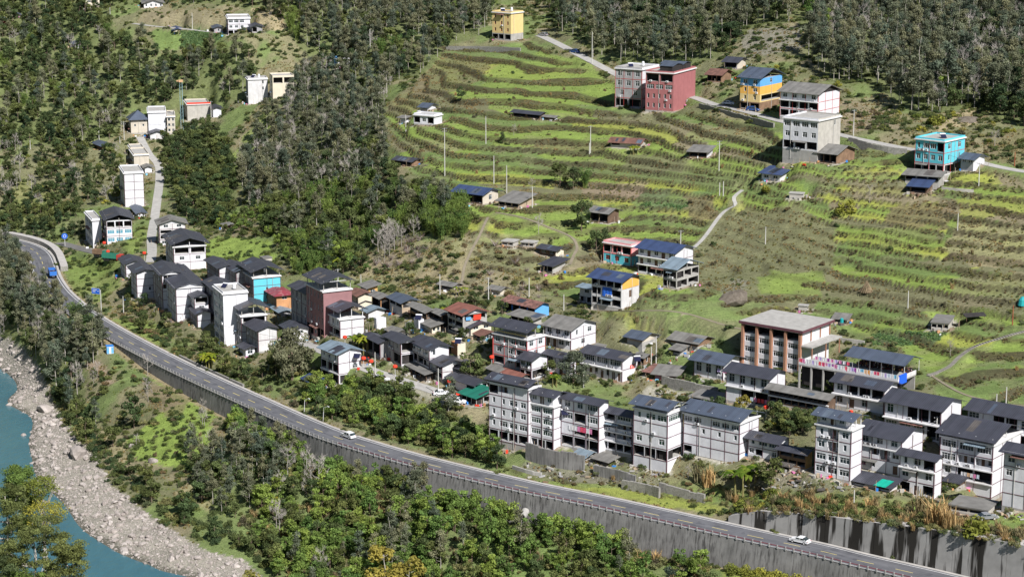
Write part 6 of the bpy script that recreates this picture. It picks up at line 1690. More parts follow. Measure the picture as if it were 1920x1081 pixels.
for x, y, lab in (('d','a','wire from the wood edge pole to the tall terrace pole'),('a','b','wire between the tall terrace pole and the double-armed pole'),('b','c','wire up to the pole by the upper road'),
                  ('f','g','wire between the footpath pole and the pole by the tiny hut'),('e','h','wire from behind the navy-roofed house down to the village'),('c','i','wire from the upper road pole to the turquoise block'),('l','g','wire over the slope above the village street'),('m','n','wire from the red-signed house to the street end'),('n','o','wire along the village street'),('e','p','wire from the navy-roofed house over the olive slope'),('p','q','wire across the right-hand fields'),('o','r','long wire from the car park to the western houses'),('h','m','wire in front of the pale timber house'),('h','j','wire over the school roof to the second-row pole'),('k','d','wire from the lane top to the wood edge')):
    wire(wire_tops[x], wire_tops[y], 2.0, lab)
# curved street lamps by the road
for (u, off, lab) in ((512, HW+1.6, 'bent white street lamp by the road, left one'), (548, HW+1.6, 'bent white street lamp by the road, right one')):
    P_, r_ = on_road(u+20, off)
    r = empty('street_lamp', P_, r_, lab, 'street lamp', 'street lamps by the main road')
    b = MB(); b.tube((0, 0, -.5), (.5, 0, 3.6), .09, .07, 'steel_white'); b.tube((.5, 0, 3.6), (2.2, .2, 4.3), .06, .05, 'steel_white'); b.build('post', r)
    b = MB(); b.box(2.0, 2.8, .1, .35, 4.25, 4.37, 'frame_white'); b.build('lamp_head', r)
# red lantern boxes on posts along the street
for (u, v, lab) in ((647,651,'red lantern on a post by the banana clump'), (682,690,'red lantern left of the car park, first of the pair'), (696,697,'red lantern left of the car park, second of the pair'), (741,706,'red lantern on a white post in the car park'),
                    (843,735,'red lantern in front of the sliding-door house'), (922,690,'red lantern by the red drainpipes'), (271,490,'red lantern at the lane entrance'), (196,470,'red lantern left of the parked truck'), (203,487,'red lantern just above the red truck'), (1436,785,'red lantern right of the pink washing')):
    P_ = hit(u, v)
    r = empty('lantern_post', P_, R(20), lab, 'lantern', 'red lanterns on posts')
    b = MB(); b.tube((0, 0, -.4), (0, 0, 3.2), .06, .06, 'steel_white', 6); b.build('post', r)
    b = MB(); b.tube((0, 0, 2.4), (0, 0, 2.6), .35, .62, 'red_cloth', 10); b.tube((0, 0, 2.603), (0, 0, 3.1), .64, .64, 'red_cloth', 10); b.tube((0, 0, 3.103), (0, 0, 3.3), .62, .3, 'red_cloth', 10); b.build('lantern', r)
# tower crane (lattice mast) by the red-banded block
P_ = hit(342, 248)
r = empty('lattice_mast', P_, R(15), 'slender turquoise lattice mast with an orange head at the upper end of the lane', 'mast')
H_ = 22; surface('mast_teal', (.25, .38, .40), .1, .6, .1, streak=False); surface('mast_orange', (.55, .35, .2), .1, .6, .1, streak=False)
b = MB()
for x in (-.55, .55):
    for y in (-.55, .55): b.tube((x, y, 0), (x, y, H_), .06, .06, 'mast_teal', 4)
for k in range(14):
    z0, z1 = H_*k/14, H_*(k+1)/14
    for (p, q) in (((-.55,-.55), (.55,-.55)), ((.55,-.55), (.55,.55)), ((.55,.55), (-.55,.55)), ((-.55,.55), (-.55,-.55))):
        b.tube((*p, z0), (*q, z1), .035, .035, 'mast_teal', 4)
b.build('tower', r)
b = MB(); b.box(-.9, .9, -.6, .6, H_+.01, H_+1.0, 'mast_orange'); b.box(-1.9, -.91, -.2, .2, H_+.3, H_+.8, 'mast_orange'); b.build('head', r)
# small extras on the terraces
P_ = hit(1624, 552)
r = empty('straw_hut', P_, R(20), 'conical dry straw shelter leaning over poles on the right fields', 'shelter')
surface('straw', (.25, .19, .12), .25, .95, .2)
b = MB()
for k in range(26):
    t = 2*math.pi*k/26; rr = 1.6+random.random()*.5
    b.tube((rr*math.cos(t), rr*math.sin(t), 0), (random.uniform(-.2, .2), random.uniform(-.2, .2), 2.7+random.random()*.5), .10, .05, 'straw', 4)
b.build('straw_bundle', r)
b = MB(); b.box(-.8, .8, -1.2, -.4, 0, 1.2, 'straw'); b.build('entrance', r)
surface('teal_plastic', (.02, .32, .34), .1, .5, .1, streak=False)
P_ = hit(1917, 570)
r = empty('covered_heap', P_, 0, 'heap under a shiny turquoise sheet at the right edge of the fields', 'heap')
b = MB(); b.tube((0, 0, -.3), (0, 0, 1.2), 1.3, 1.0, 'teal_plastic', 9); b.tube((0, 0, 1.203), (0, 0, 2.0), 1.0, .35, 'teal_plastic', 9); b.build('sheet', r)
P_ = hit(1578, 608); tank(P_, 'turquoise water drum beside the tiny shack', 1.2, .5, 'teal_plastic')
P_ = hit(1824, 598)
r = empty('black_cover', P_, R(15), 'low black net cover over a seedbed on the right fields', 'cover')
b = MB(); roof_slab(b, (-3, -1.8, 1.0), (3, -1.8, 1.0), (3, 0, 1.6), (-3, 0, 1.6), 'dark_inside'); roof_slab(b, (3, 1.8, 1.0), (-3, 1.8, 1.0), (-3, .01, 1.6), (3, .01, 1.6), 'dark_inside'); b.build('net', r)
for x in (-2.6, 2.6):
    for y in (-1.5, 1.5): b = MB(); b.tube((x, y, -.2), (x, y, 1.0), .06, .06, 'brown_wood', 5); b.build('post', r)
# big slanting rock on the slope
def rock_mesh(seed, sx, sy, sz, sub=2, name='boulder'):
    import bmesh
    bm = bmesh.new(); bmesh.ops.create_icosphere(bm, subdivisions=sub, radius=1)
    rr = random.Random(seed)
    planes = [(Vector((rr.gauss(0, 1), rr.gauss(0, 1), rr.gauss(0, 1))).normalized(), rr.uniform(.55, .9)) for _ in range(9)]
    for v_ in bm.verts:
        for n_, dd_ in planes:
            t = v_.co.dot(n_)
            if t > dd_: v_.co -= n_*(t-dd_)
        v_.co *= 1+rr.uniform(-.05, .05)
        v_.co = Vector((v_.co.x*sx, v_.co.y*sy, v_.co.z*sz))
    me = bpy.data.meshes.new(name); bm.to_mesh(me); bm.free()
    return me
m, nt, b_ = newmat('river_rock', .9, 0, .2)
oi = nt.nodes.new('ShaderNodeObjectInfo')
v = mapping(nt); n_ = noise(nt, v, 1.3, 5, .65)
c_ = ramp(nt, n_.outputs[0], (.24, .22, .205), (.46, .425, .40), .3, .7).outputs[0]
r2 = ramp(nt, oi.outputs['Random'], (.78, .74, .72), (1.15, 1.13, 1.12), 0, 1).outputs[0]
nt.links.new(mix(nt, 1.0, c_, r2, 'MULTIPLY'), b_.inputs['Base Color']); bump(nt, b_, n_.outputs[0], .5, .1)
m, nt, b_ = newmat('hill_rock', .9, 0, .2)
v = mapping(nt); n_ = noise(nt, v, .8, 5, .65)
nt.links.new(ramp(nt, n_.outputs[0], (.085, .07, .055), (.19, .165, .135), .3, .7).outputs[0], b_.inputs['Base Color']); bump(nt, b_, n_.outputs[0], .7, .2)
for (u, v_, s, lab) in ((1374,563,(5.5,3.2,2.2),'big slanting brown slab of rock on the slope above the school'), (1812,228,(5,3,1.6),'pale broken rocks on the bare patch under the right-hand wood'), (1140,870,(2.4,1.6,1.5),'boulder beside the stone walls below the laundry block')):
    me = rock_mesh(u, *s, name='rock_slab'); me.materials.append(MATS['hill_rock'])
    o = link('rock_slab', me, None, hit(u, v_), (R(18), R(-12), R(30))); tag(o, lab, 'rock')
protos = []
for k in range(10):
    rr = random.Random(k+50)
    me = rock_mesh(k+9, 1, rr.uniform(.6, .95), rr.uniform(.45, .8)); me.materials.append(MATS['river_rock']); protos.append(me)
# boulders on the shore
shp = shore & (ZZ > .05) & (ZZ < 7) & (UU > -30) & (UU < 560) & (VV > 600) & (VV < 1110)
jj, ii = np.nonzero(shp)
NB = 9000; sel = rng.choice(len(jj), NB, replace=True)
PX = gx[ii[sel]]+rng.uniform(-.6, .6, NB); PY = gy[jj[sel]]+rng.uniform(-.6, .6, NB); PZ = height(PX, PY)
sz = .13+rng.pareto(2.4, NB)*.16; sz = np.minimum(sz, 1.15)
order = np.argsort(-sz)
for q in order[:290]:
    s = sz[q]
    o = link('boulder', protos[int(rng.integers(10))], None, (PX[q], PY[q], PZ[q]+s*.12), (rng.uniform(-.3, .3), rng.uniform(-.3, .3), rng.uniform(0, 6.28)), (s, s, s))
    u_, v_, _z = proj(PX[q], PY[q], PZ[q]); w1 = 'large' if s > .9 else ('middle-sized' if s > .6 else 'small'); w2 = "at the waterline" if PZ[q] < .8 else ('on the stony shore' if PZ[q] < 2.4 else 'under the bank shrubs')
    w3 = 'upstream of the meadow' if v_ < 800 else ('below the meadow' if v_ < 950 else 'near the photo bottom edge')
    tag(o, f'{w1} pale grey boulder {w2}, {w3}', 'boulder', 'boulders on the river shore')
for (u, v_, s, lab) in ((84,770,3.2,'tall upright pale boulder at the tree edge of the shore'), (146,855,3.6,'biggest squarish pale boulder on the shore, by the trees'), (287,866,1.6,'pale flat rock in the middle of the green meadow'), (246,838,1.3,'small pale rock at the left of the green meadow'),
                      (234,1037,1.3,'small pale stone standing in the water by itself'), (44,816,1.0,'little pale stone in the turquoise water')):
    P_ = hit(u, v_) if (u, v_) not in ((234,1037), (44,816)) else Vector(on_plane(u, v_, 0))
    o = link('boulder', protos[int(u) % 10], None, P_+Vector((0, 0, .15*s)), (.2, .1, u*.7), (s, s*.8, s)); tag(o, lab, 'boulder')
REST = order[290:]

# ------------------------------------------------------------------ scatter helper: geometry-node instances for uncountable stuff
def scatter(name, P, S, RZ, objs, label, cat, tilt=None):
    P = np.asarray(P, float)
    me = bpy.data.meshes.new(name)
    me.vertices.add(len(P)); me.vertices.foreach_set('co', P.ravel())
    for an, arr in (('sc', S), ('rz', RZ)):
        at_ = me.attributes.new(an, 'FLOAT', 'POINT'); at_.data.foreach_set('value', np.asarray(arr, np.float32))
    pk = me.attributes.new('pick', 'INT', 'POINT'); pk.data.foreach_set('value', rng.integers(0, len(objs), len(P)).astype(np.int32))
    o = bpy.data.objects.new(name, me); COL.objects.link(o)
    ng = bpy.data.node_groups.new(name+'_nodes', 'GeometryNodeTree')
    ng.interface.new_socket('Geometry', in_out='INPUT', socket_type='NodeSocketGeometry')
    ng.interface.new_socket('Geometry', in_out='OUTPUT', socket_type='NodeSocketGeometry')
    gi = ng.nodes.new('NodeGroupInput'); go = ng.nodes.new('NodeGroupOutput')
    m2p = ng.nodes.new('GeometryNodeMeshToPoints'); ng.links.new(gi.outputs[0], m2p.inputs['Mesh'])
    g2i = ng.nodes.new('GeometryNodeGeometryToInstance')
    for ob in objs[::-1]:
        oin = ng.nodes.new('GeometryNodeObjectInfo'); oin.inputs['Object'].default_value = ob; oin.inputs['As Instance'].default_value = True
        ng.links.new(oin.outputs['Geometry'], g2i.inputs[0])
    iop = ng.nodes.new('GeometryNodeInstanceOnPoints')
    ng.links.new(m2p.outputs[0], iop.inputs['Points']); ng.links.new(g2i.outputs[0], iop.inputs['Instance'])
    iop.inputs['Pick Instance'].default_value = True
    def attr(nm, t):
        n_ = ng.nodes.new('GeometryNodeInputNamedAttribute'); n_.data_type = t; n_.inputs['Name'].default_value = nm; return n_.outputs['Attribute']
    ng.links.new(attr('pick', 'INT'), iop.inputs['Instance Index'])
    cx3 = ng.nodes.new('ShaderNodeCombineXYZ'); ng.links.new(attr('rz', 'FLOAT'), cx3.inputs[2])
    ng.links.new(cx3.outputs[0], iop.inputs['Rotation'])
    cs3 = ng.nodes.new('ShaderNodeCombineXYZ')
    s_ = attr('sc', 'FLOAT')
    for k in range(3): ng.links.new(s_, cs3.inputs[k])
    ng.links.new(cs3.outputs[0], iop.inputs['Scale'])
    ng.links.new(iop.outputs[0], go.inputs[0])
    md = o.modifiers.new('scatter', 'NODES'); md.node_group = ng
    tag(o, label, cat, kind='stuff')
    return o
def proto_obj(name, me):
    return bpy.data.objects.new(name, me)          # never linked to the scene: used only as an instance source
robj = [proto_obj('stone_source', me) for me in protos]
scatter('shore_stones', np.stack([PX[REST], PY[REST], PZ[REST]], 1), sz[REST], rng.uniform(0, 6.28, len(REST)), robj, 'loose pale stones and cobbles covering the river shore', 'stones')
# ------------------------------------------------------------------ vegetation
def leafmat(name, col, var=.35, trans=.3, hue2=None):
    m = bpy.data.materials.new(name); m.use_nodes = True; nt = m.node_tree
    for n_ in list(nt.nodes):
        if n_.type == 'BSDF_PRINCIPLED': nt.nodes.remove(n_)
    out = [n_ for n_ in nt.nodes if n_.type == 'OUTPUT_MATERIAL'][0]
    oi = nt.nodes.new('ShaderNodeObjectInfo')
    at = nt.nodes.new('ShaderNodeAttribute'); at.attribute_name = 'tone'
    lo = tuple(x*(1-var) for x in col); hi = hue2 or tuple(x*(1+var) for x in col)
    c1 = ramp(nt, at.outputs['Fac'], lo, hi, .0, 1.0).outputs[0]
    c2 = ramp(nt, oi.outputs['Random'], (.66, .76, .80), (1.40, 1.20, 1.0), 0, 1).outputs[0]
    c = mix(nt, 1.0, c1, c2, 'MULTIPLY')
    d = nt.nodes.new('ShaderNodeBsdfDiffuse'); t = nt.nodes.new('ShaderNodeBsdfTranslucent'); mx = nt.nodes.new('ShaderNodeMixShader')
    mx.inputs[0].default_value = trans
    nt.links.new(c, d.inputs[0]); nt.links.new(c, t.inputs[0]); nt.links.new(d.outputs[0], mx.inputs[1]); nt.links.new(t.outputs[0], mx.inputs[2])
    nt.links.new(mx.outputs[0], out.inputs[0])
    MATS[name] = m
    return m
leafmat('leaf_green', (.130, .170, .070), .45, .4)
leafmat('leaf_dark', (.082, .120, .060), .4, .4)
leafmat('leaf_bright', (.205, .30, .085), .45, .45)
leafmat('leaf_grey', (.175, .20, .14), .45, .4)
leafmat('leaf_bamboo', (.15, .23, .068), .4, .4)
leafmat('leaf_olive', (.235, .245, .12), .4, .4)
leafmat('leaf_yellow', (.24, .27, .06), .3, hue2=(.33, .35, .08))
leafmat('leaf_gold', (.26, .245, .065), .35)
leafmat('leaf_banana', (.13, .23, .03), .4, hue2=(.30, .33, .05))
leafmat('leaf_brown', (.155, .13, .08), .4)
leafmat('reed_straw', (.34, .27, .15), .35)
leafmat('grass_green', (.20, .26, .08), .35)
leafmat('grass_dry', (.29, .24, .13), .4)
leafmat('grass_olive', (.20, .20, .085), .4)
leafmat('cabbage_leaf', (.12, .20, .085), .3)
surface('bark_pale', (.40, .37, .33), .2, .9, .3, scale=2)
surface('bark_brown', (.16, .12, .09), .25, .9, .3, scale=2)
surface('twig_grey', (.36, .33, .30), .2, .9, .0, streak=False)
surface('twig_red', (.17, .10, .08), .2, .9, .0, streak=False)

def leaf_cloud(name, centers, radii, count, size, mat, seed, flat=.0, shell=.55, aspect=.6):
    """many leaf-sized faces spread through ellipsoid clumps"""
    r = np.random.default_rng(seed)
    centers = np.array(centers, float); radii = np.array(radii, float)
    if radii.ndim == 1: radii = np.stack([radii, radii, radii*.75], 1)
    w = (radii[:, 0]*radii[:, 1])**.9; w /= w.sum()
    k = r.choice(len(centers), count, p=w)
    d = r.normal(size=(count, 3)); d /= np.linalg.norm(d, axis=1)[:, None]
    rad = shell + (1-shell)*r.random(count)**.6
    rad *= 1 + (r.random(count) < .12)*r.random(count)*.35
    p = centers[k] + d*radii[k]*rad[:, None]
    n = d + r.normal(size=(count, 3))*.75; n[:, 2] += .35
    n /= np.linalg.norm(n, axis=1)[:, None]
    a = np.cross(n, r.normal(size=(count, 3))); a /= np.linalg.norm(a, axis=1)[:, None]
    b = np.cross(n, a)
    s = size*(.55+.9*r.random(count))[:, None]
    v = np.stack([p-a*s, p-b*s*aspect, p+a*s, p+b*s*aspect+n*s*.25], 1).reshape(-1, 3)
    f = np.arange(count*4).reshape(-1, 4)
    me = bpy.data.meshes.new(name)
    me.vertices.add(len(v)); me.vertices.foreach_set('co', v.ravel())
    me.loops.add(f.size); me.loops.foreach_set('vertex_index', f.ravel())
    me.polygons.add(count); me.polygons.foreach_set('loop_start', np.arange(0, f.size, 4)); me.polygons.foreach_set('loop_total', np.full(count, 4))
    me.update(calc_edges=True)
    tone = np.clip(.5 + .32*r.normal(size=len(centers))[k] + .25*r.normal(size=count), 0, 1)
    at = me.attributes.new('tone', 'FLOAT', 'POINT'); at.data.foreach_set('value', np.repeat(tone, 4).astype(np.float32))
    me.materials.append(MATS[mat])
    return me
def limbs(mb, rr, h, r0, mat, tops, start=.35, bend=.04):
    p = Vector((0, 0, -.6)); n = 5
    pts_ = [p]
    for k in range(1, n+1): pts_.append(Vector((rr.uniform(-1, 1)*bend*h*k/n, rr.uniform(-1, 1)*bend*h*k/n, h*k/n)))
    for k in range(n): mb.tube(pts_[k], pts_[k+1], r0*(1-.8*k/n), r0*(1-.8*(k+1)/n), mat, 6)
    for t in tops:
        q = Vector(t); z = max(.15*h, min(h*.95, q.z - (Vector((q.x, q.y, 0)).length)*.7))
        k = min(n-1, int(z/h*n)); s = pts_[k].lerp(pts_[k+1], z/h*n-k)
        mid = s.lerp(q, .5)+Vector((0, 0, -.05*h))
        mb.tube(s, mid, r0*.38, r0*.25, mat, 5); mb.tube(mid, q, r0*.25, r0*.08, mat, 5)
PRO = {}
def make_kind(kind, n):
    L = []
    for i in range(n):
        seed = abs(hash_(kind))*31+i*7+1; rr = random.Random(seed)
        mb = MB(); cs, rs = [], []
        if kind in ('green', 'dark', 'bright', 'dome', 'gold'):
            h = 7.0 if kind != 'dome' else 8.5
            R_ = {'green': 2.9, 'dark': 2.4, 'bright': 2.6, 'dome': 5.0, 'gold': 2.8}[kind]
            nc = 13 if kind != 'dome' else 38
            for k in range(nc):
                a_ = rr.uniform(0, 6.28); t = rr.random()**.5
                z = h*((.35 if kind != 'dome' else .12)+(.6 if kind != 'dome' else .83)*rr.random()) if kind != 'dark' else h*(.2+.75*rr.random())
                lim = R_*math.sqrt(max(.12, 1-((z/h-.55)/.5)**2)) if kind != 'dome' else R_*math.sqrt(max(.05, 1-((z/h-.35)/.62)**2))
                cs.append((math.cos(a_)*t*lim*.85, math.sin(a_)*t*lim*.85, z)); rs.append(rr.uniform(.65, 1.25)*(1 if kind != 'dome' else 1.1))
            cnt, sz_, mt = {'green': (1100, .26, 'leaf_green'), 'dark': (1100, .25, 'leaf_dark'), 'bright': (950, .27, 'leaf_bright'), 'dome': (3600, .22, 'leaf_grey'), 'gold': (1300, .24, 'leaf_gold')}[kind]
            limbs(mb, rr, h*.85, .16 if kind != 'dome' else .3, 'bark_brown' if kind != 'gold' else 'bark_pale', cs[:8])
            cr = leaf_cloud('crown', cs, rs, cnt, sz_, mt, seed)
        elif kind == 'slender':
            h = 12.0
            for k in range(16):
                a_ = rr.uniform(0, 6.28); z = h*(.30+.68*rr.random()); lim = 2.5*(1.15-z/h)+.7
                cs.append((math.cos(a_)*lim*rr.random(), math.sin(a_)*lim*rr.random(), z)); rs.append(rr.uniform(.8, 1.35))
            limbs(mb, rr, h, .12, 'bark_pale', cs[:6], bend=.035)
            cr = leaf_cloud('crown', cs, rs, 1700, .21, 'leaf_grey', seed, shell=.05)
        elif kind == 'bare':
            h = 9.0
            tips = []
            for k in range(14):
                a_ = rr.uniform(0, 6.28); z = h*(.45+.55*rr.random()); lim = 2.2*(1.2-z/h)+.6
                tips.append((math.cos(a_)*lim, math.sin(a_)*lim, z))
            limbs(mb, rr, h*.9, .14, 'twig_grey', tips)
            tb = MB()
            for t in tips:
                for k in range(9):
                    q = Vector(t)*1.0; e = q+Vector((rr.uniform(-1, 1)*.9, rr.uniform(-1, 1)*.9, rr.uniform(.1, 1.2)))
                    tb.tube(q+Vector((rr.uniform(-.3, .3), rr.uniform(-.3, .3), rr.uniform(-.6, 0))), e, .035, .012, 'twig_grey', 3)
            cr = tb.mesh('crown')
        elif kind == 'redtwig':
            tb = MB(); h = 3.5
            for k in range(90):
                a_ = rr.uniform(0, 6.28); l = rr.uniform(1.5, 3.8); s_ = Vector((rr.uniform(-.6, .6), rr.uniform(-.6, .6), 0)); 
                e = s_+Vector((math.cos(a_)*l*.6, math.sin(a_)*l*.6, l*.8)); tb.tube(s_, e, .035, .01, 'twig_red' if k % 2 else 'twig_grey', 3)
            mb.tube((0, 0, -.4), (0, 0, .8), .12, .08, 'twig_grey', 5)
            cr = tb.mesh('crown')
        elif kind == 'bamboo':
            h = 8.0
            for k in range(26):
                a_ = rr.uniform(0, 6.28); o_ = rr.uniform(0, .9); L_ = rr.uniform(.7, 1.0)*h
                p = Vector((math.cos(a_)*o_, math.sin(a_)*o_, -.3)); lean = rr.uniform(.05, .32)
                prev = p
                for s in range(1, 6):
                    t = s/5; q = p+Vector((math.cos(a_)*lean*L_*t*t, math.sin(a_)*lean*L_*t*t, L_*t*(1-.12*t*lean*3)))
                    mb.tube(prev, q, .05, .045, 'bamboo_culm', 4); prev = q
                    if s >= 2: cs.append(tuple(q)); rs.append(rr.uniform(.45, .85))
            cr = leaf_cloud('crown', cs, rs, 1500, .24, 'leaf_bamboo', seed, shell=.2, aspect=.35)
        elif kind in ('shrub', 'oliveshrub', 'yellowshrub', 'brownshrub', 'darkshrub', 'limeshrub'):
            h = 2.4
            for k in range(8):
                a_ = rr.uniform(0, 6.28); t = rr.random()**.5*1.5
                cs.append((math.cos(a_)*t, math.sin(a_)*t, .4+1.5*rr.random()*(1-t/2.4))); rs.append(rr.uniform(.5, .95))
            mt = {'shrub': 'leaf_green', 'oliveshrub': 'leaf_olive', 'yellowshrub': 'leaf_yellow', 'limeshrub': 'leaf_bright', 'brownshrub': 'leaf_brown', 'darkshrub': 'leaf_dark'}[kind]
            limbs(mb, rr, 1.6, .06, 'bark_brown', cs[:5])
            cr = leaf_cloud('foliage', cs, rs, 520, .19, mt, seed, shell=.45)
        elif kind in ('reed', 'grass_g', 'grass_d', 'grass_o'):
            tb_v, tb_f, tone = [], [], []
            n_, hh, w_, sp = {'reed': (70, 2.6, .07, .9), 'grass_g': (26, .55, .09, .42), 'grass_d': (26, .6, .07, .45), 'grass_o': (26, .6, .08, .45)}[kind]
            for k in range(n_):
                a_ = rr.uniform(0, 6.28); o_ = rr.random()*sp; L_ = hh*rr.uniform(.5, 1.1); lean = rr.uniform(.1, .7)
                x, y = math.cos(a_)*o_, math.sin(a_)*o_; b_ = rr.uniform(0, 6.28)
                px_, py_ = -math.sin(b_)*w_, math.cos(b_)*w_; ex, ey = math.cos(b_)*lean*L_, math.sin(b_)*lean*L_
                i0 = len(tb_v)
                tb_v += [(x-px_, y-py_, -.15), (x+px_, y+py_, -.15), (x+ex*.4+px_, y+ey*.4+py_, L_*.65), (x+ex*.4-px_, y+ey*.4-py_, L_*.65), (x+ex, y+ey, L_)]
                tb_f += [(i0, i0+1, i0+2, i0+3), (i0+3, i0+2, i0+4)]; tone += [rr.random()]*5
            cr = bpy.data.meshes.new('foliage'); cr.from_pydata(tb_v, [], tb_f)
            at = cr.attributes.new('tone', 'FLOAT', 'POINT'); at.data.foreach_set('value', tone)
            cr.materials.append(MATS[{'reed': 'reed_straw', 'grass_g': 'grass_green', 'grass_d': 'grass_dry', 'grass_o': 'grass_olive'}[kind]])
            mb = None
        elif kind == 'cabbage':
            cr = leaf_cloud('foliage', [(0, 0, .12)], [.32], 14, .17, 'cabbage_leaf', seed); mb = None
        elif kind == 'banana':
            v_, f_, tone = [], [], []
            for st in range(5):
                sx, sy = rr.uniform(-1.3, 1.3), rr.uniform(-1.3, 1.3); sh_ = rr.uniform(1.6, 2.8)
                mb.tube((sx, sy, -.3), (sx*1.1, sy*1.1, sh_), .14, .09, 'banana_stem', 6)
                for k in range(7):
                    a_ = k*2.4+rr.random(); L_ = rr.uniform(1.6, 2.4); tl = rr.random()
                    prev = None
                    for s in range(5):
                        t = s/4; q = Vector((sx*1.1+math.cos(a_)*L_*t*.8, sy*1.1+math.sin(a_)*L_*t*.8, sh_+L_*(.75*t-.8*t*t)))
                        w_ = .34*math.sin(math.pi*min(.97, t*.85+.12)); pp = Vector((-math.sin(a_), math.cos(a_), 0))*w_
                        i0 = len(v_); v_ += [tuple(q-pp-Vector((0, 0, .08))), tuple(q), tuple(q+pp-Vector((0, 0, .08)))]; tone += [tl]*3
                        if s: f_ += [(i0-3, i0-2, i0+1, i0), (i0-2, i0-1, i0+2, i0+1)]
            cr = bpy.data.meshes.new('leaves'); cr.from_pydata(v_, [], f_)
            at = cr.attributes.new('tone', 'FLOAT', 'POINT'); at.data.foreach_set('value', tone); cr.materials.append(MATS['leaf_banana'])
        L.append((mb.mesh('trunk') if mb else None, cr))
    PRO[kind] = L
def hash_(s):
    h = 7
    for c_ in s: h = (h*31+ord(c_)) % 99991
    return h
surface('bamboo_culm', (.20, .26, .07), .2, .6, .0, streak=False); surface('banana_stem', (.22, .20, .08), .2, .8, .0, streak=False)
for k, n_ in (('green', 6), ('dark', 5), ('bright', 5), ('dome', 2), ('gold', 2), ('slender', 7), ('bare', 4), ('redtwig', 3), ('bamboo', 4), ('shrub', 4), ('oliveshrub', 4), ('yellowshrub', 3), ('brownshrub', 3), ('darkshrub', 3), ('limeshrub', 4), ('reed', 3), ('grass_g', 3), ('grass_d', 3), ('grass_o', 3), ('cabbage', 2), ('banana', 4)):
    make_kind(k, n_)
INFO = {  # kind: (object name, top part name, category)
 'green': ('leafy_tree', 'crown', 'tree'), 'dark': ('evergreen_tree', 'crown', 'tree'), 'bright': ('light_green_tree', 'crown', 'tree'), 'dome': ('spreading_tree', 'crown', 'tree'), 'gold': ('golden_tree', 'crown', 'tree'),
 'slender': ('slender_tree', 'crown', 'tree'), 'bare': ('bare_tree', 'crown', 'tree'), 'redtwig': ('twiggy_bush', 'branches', 'bush'), 'bamboo': ('bamboo_clump', 'foliage', 'bamboo'), 'banana': ('banana_plant', 'leaves', 'banana plant'),
 'shrub': ('green_shrub', 'foliage', 'shrub'), 'oliveshrub': ('olive_shrub', 'foliage', 'shrub'), 'yellowshrub': ('yellow_shrub', 'foliage', 'shrub'), 'brownshrub': ('brown_shrub', 'foliage', 'shrub'), 'darkshrub': ('dark_shrub', 'foliage', 'shrub'), 'limeshrub': ('light_green_shrub', 'foliage', 'shrub'), 'reed': ('reed_clump', 'foliage', 'reeds')}
HGT = dict(green=7, dark=7, bright=7, dome=9, gold=7, slender=12, bare=10, redtwig=3, bamboo=8, banana=4, shrub=2.4, oliveshrub=2.4, yellowshrub=2.4, brownshrub=2.4, darkshrub=2.4, limeshrub=2.4, reed=2.6)
DESC = dict(green='mid-green broadleaf tree', dark='dark evergreen tree', bright='light green leafy tree', slender='tall slender grey-leaved tree', bare='bare grey tree with thin twigs', redtwig='tangled reddish leafless bush',
            bamboo='arching green bamboo clump', banana='broad-leaved banana plant', shrub='rounded green shrub', oliveshrub='olive-coloured shrub', yellowshrub='yellow-leaved shrub', brownshrub='withered brown shrub', darkshrub='dark green shrub', limeshrub='bright light-green shrub', reed='clump of pale dry reeds', gold='golden-leaved tree', dome='spreading grey-leaved tree')
PLANTS = []        # (kind, x, y, z, scale, zone text)
rz_ = np.random.default_rng(42)
def zone(text, poly, mixd, spacing, smin, smax, prob=1.0, edge=True):
    P_ = np.array(poly, float)
    m_ = in_poly(wu*.5+UU*.5, wv*.5+VV*.5, poly)
    if not m_.any(): return
    x0, x1, y0, y1 = XX[m_].min(), XX[m_].max(), YY[m_].min(), YY[m_].max()
    nx_, ny_ = int((x1-x0)/spacing)+2, int((y1-y0)/spacing)+2
    gx_, gy_ = np.meshgrid(np.arange(nx_), np.arange(ny_))
    X = x0+(gx_+rz_.uniform(-.45, .45, gx_.shape))*spacing; Y = y0+(gy_+rz_.uniform(-.45, .45, gx_.shape))*spacing
    X, Y = X.ravel(), Y.ravel()
    ii_ = np.clip(((X-GX0)/GS).round().astype(int), 0, len(gx)-1); jj_ = np.clip(((Y-GY0)/GS).round().astype(int), 0, len(gy)-1)
    ok = m_[jj_, ii_] & (rz_.random(len(X)) < prob) & ~in_pads(X, Y, 1.2) & (np.abs(RD[jj_, ii_]) > HW+1.6) & (LANE_MASK[jj_, ii_] < .5) & (ZZ[jj_, ii_] > .8)
    ks = list(mixd); pr = np.array([mixd[k] for k in ks], float); pr /= pr.sum()
    # kinds come in groups, not evenly shuffled
    g_ = fbm(X, Y, 14, 2, hash_(text) % 500)
    for x, y, t in zip(X[ok], Y[ok], g_[ok]):
        r_ = np.clip((t-.5)*2.0+.5, 0, .999)*.45+rz_.random()*.55
        k = ks[min(int(np.searchsorted(np.cumsum(pr), r_)), len(ks)-1)]
        PLANTS.append((k, x, y, float(height(x, y)), rz_.uniform(smin, smax), text))
zone('in the wood at the top right', [(1440,-80),(1990,-80),(1990,230),(1840,205),(1720,215),(1640,165),(1560,150),(1500,110),(1530,50)], dict(dark=.14, slender=.52, bare=.16, green=.08, bright=.04, oliveshrub=.06), 5.2, .75, 1.35)
zone('at the right-hand edge of the upper wood', [(1840,30),(1990,30),(1990,260),(1850,215)], dict(dark=.6, green=.2, slender=.2), 5, .8, 1.3)
zone('in the wood above the upper road', [(1000,-80),(1500,-80),(1480,40),(1400,55),(1350,110),(1250,125),(1150,118),(1090,82),(1040,50)], dict(dark=.24, slender=.44, green=.14, bright=.07, bare=.11), 5.4, .7, 1.3)
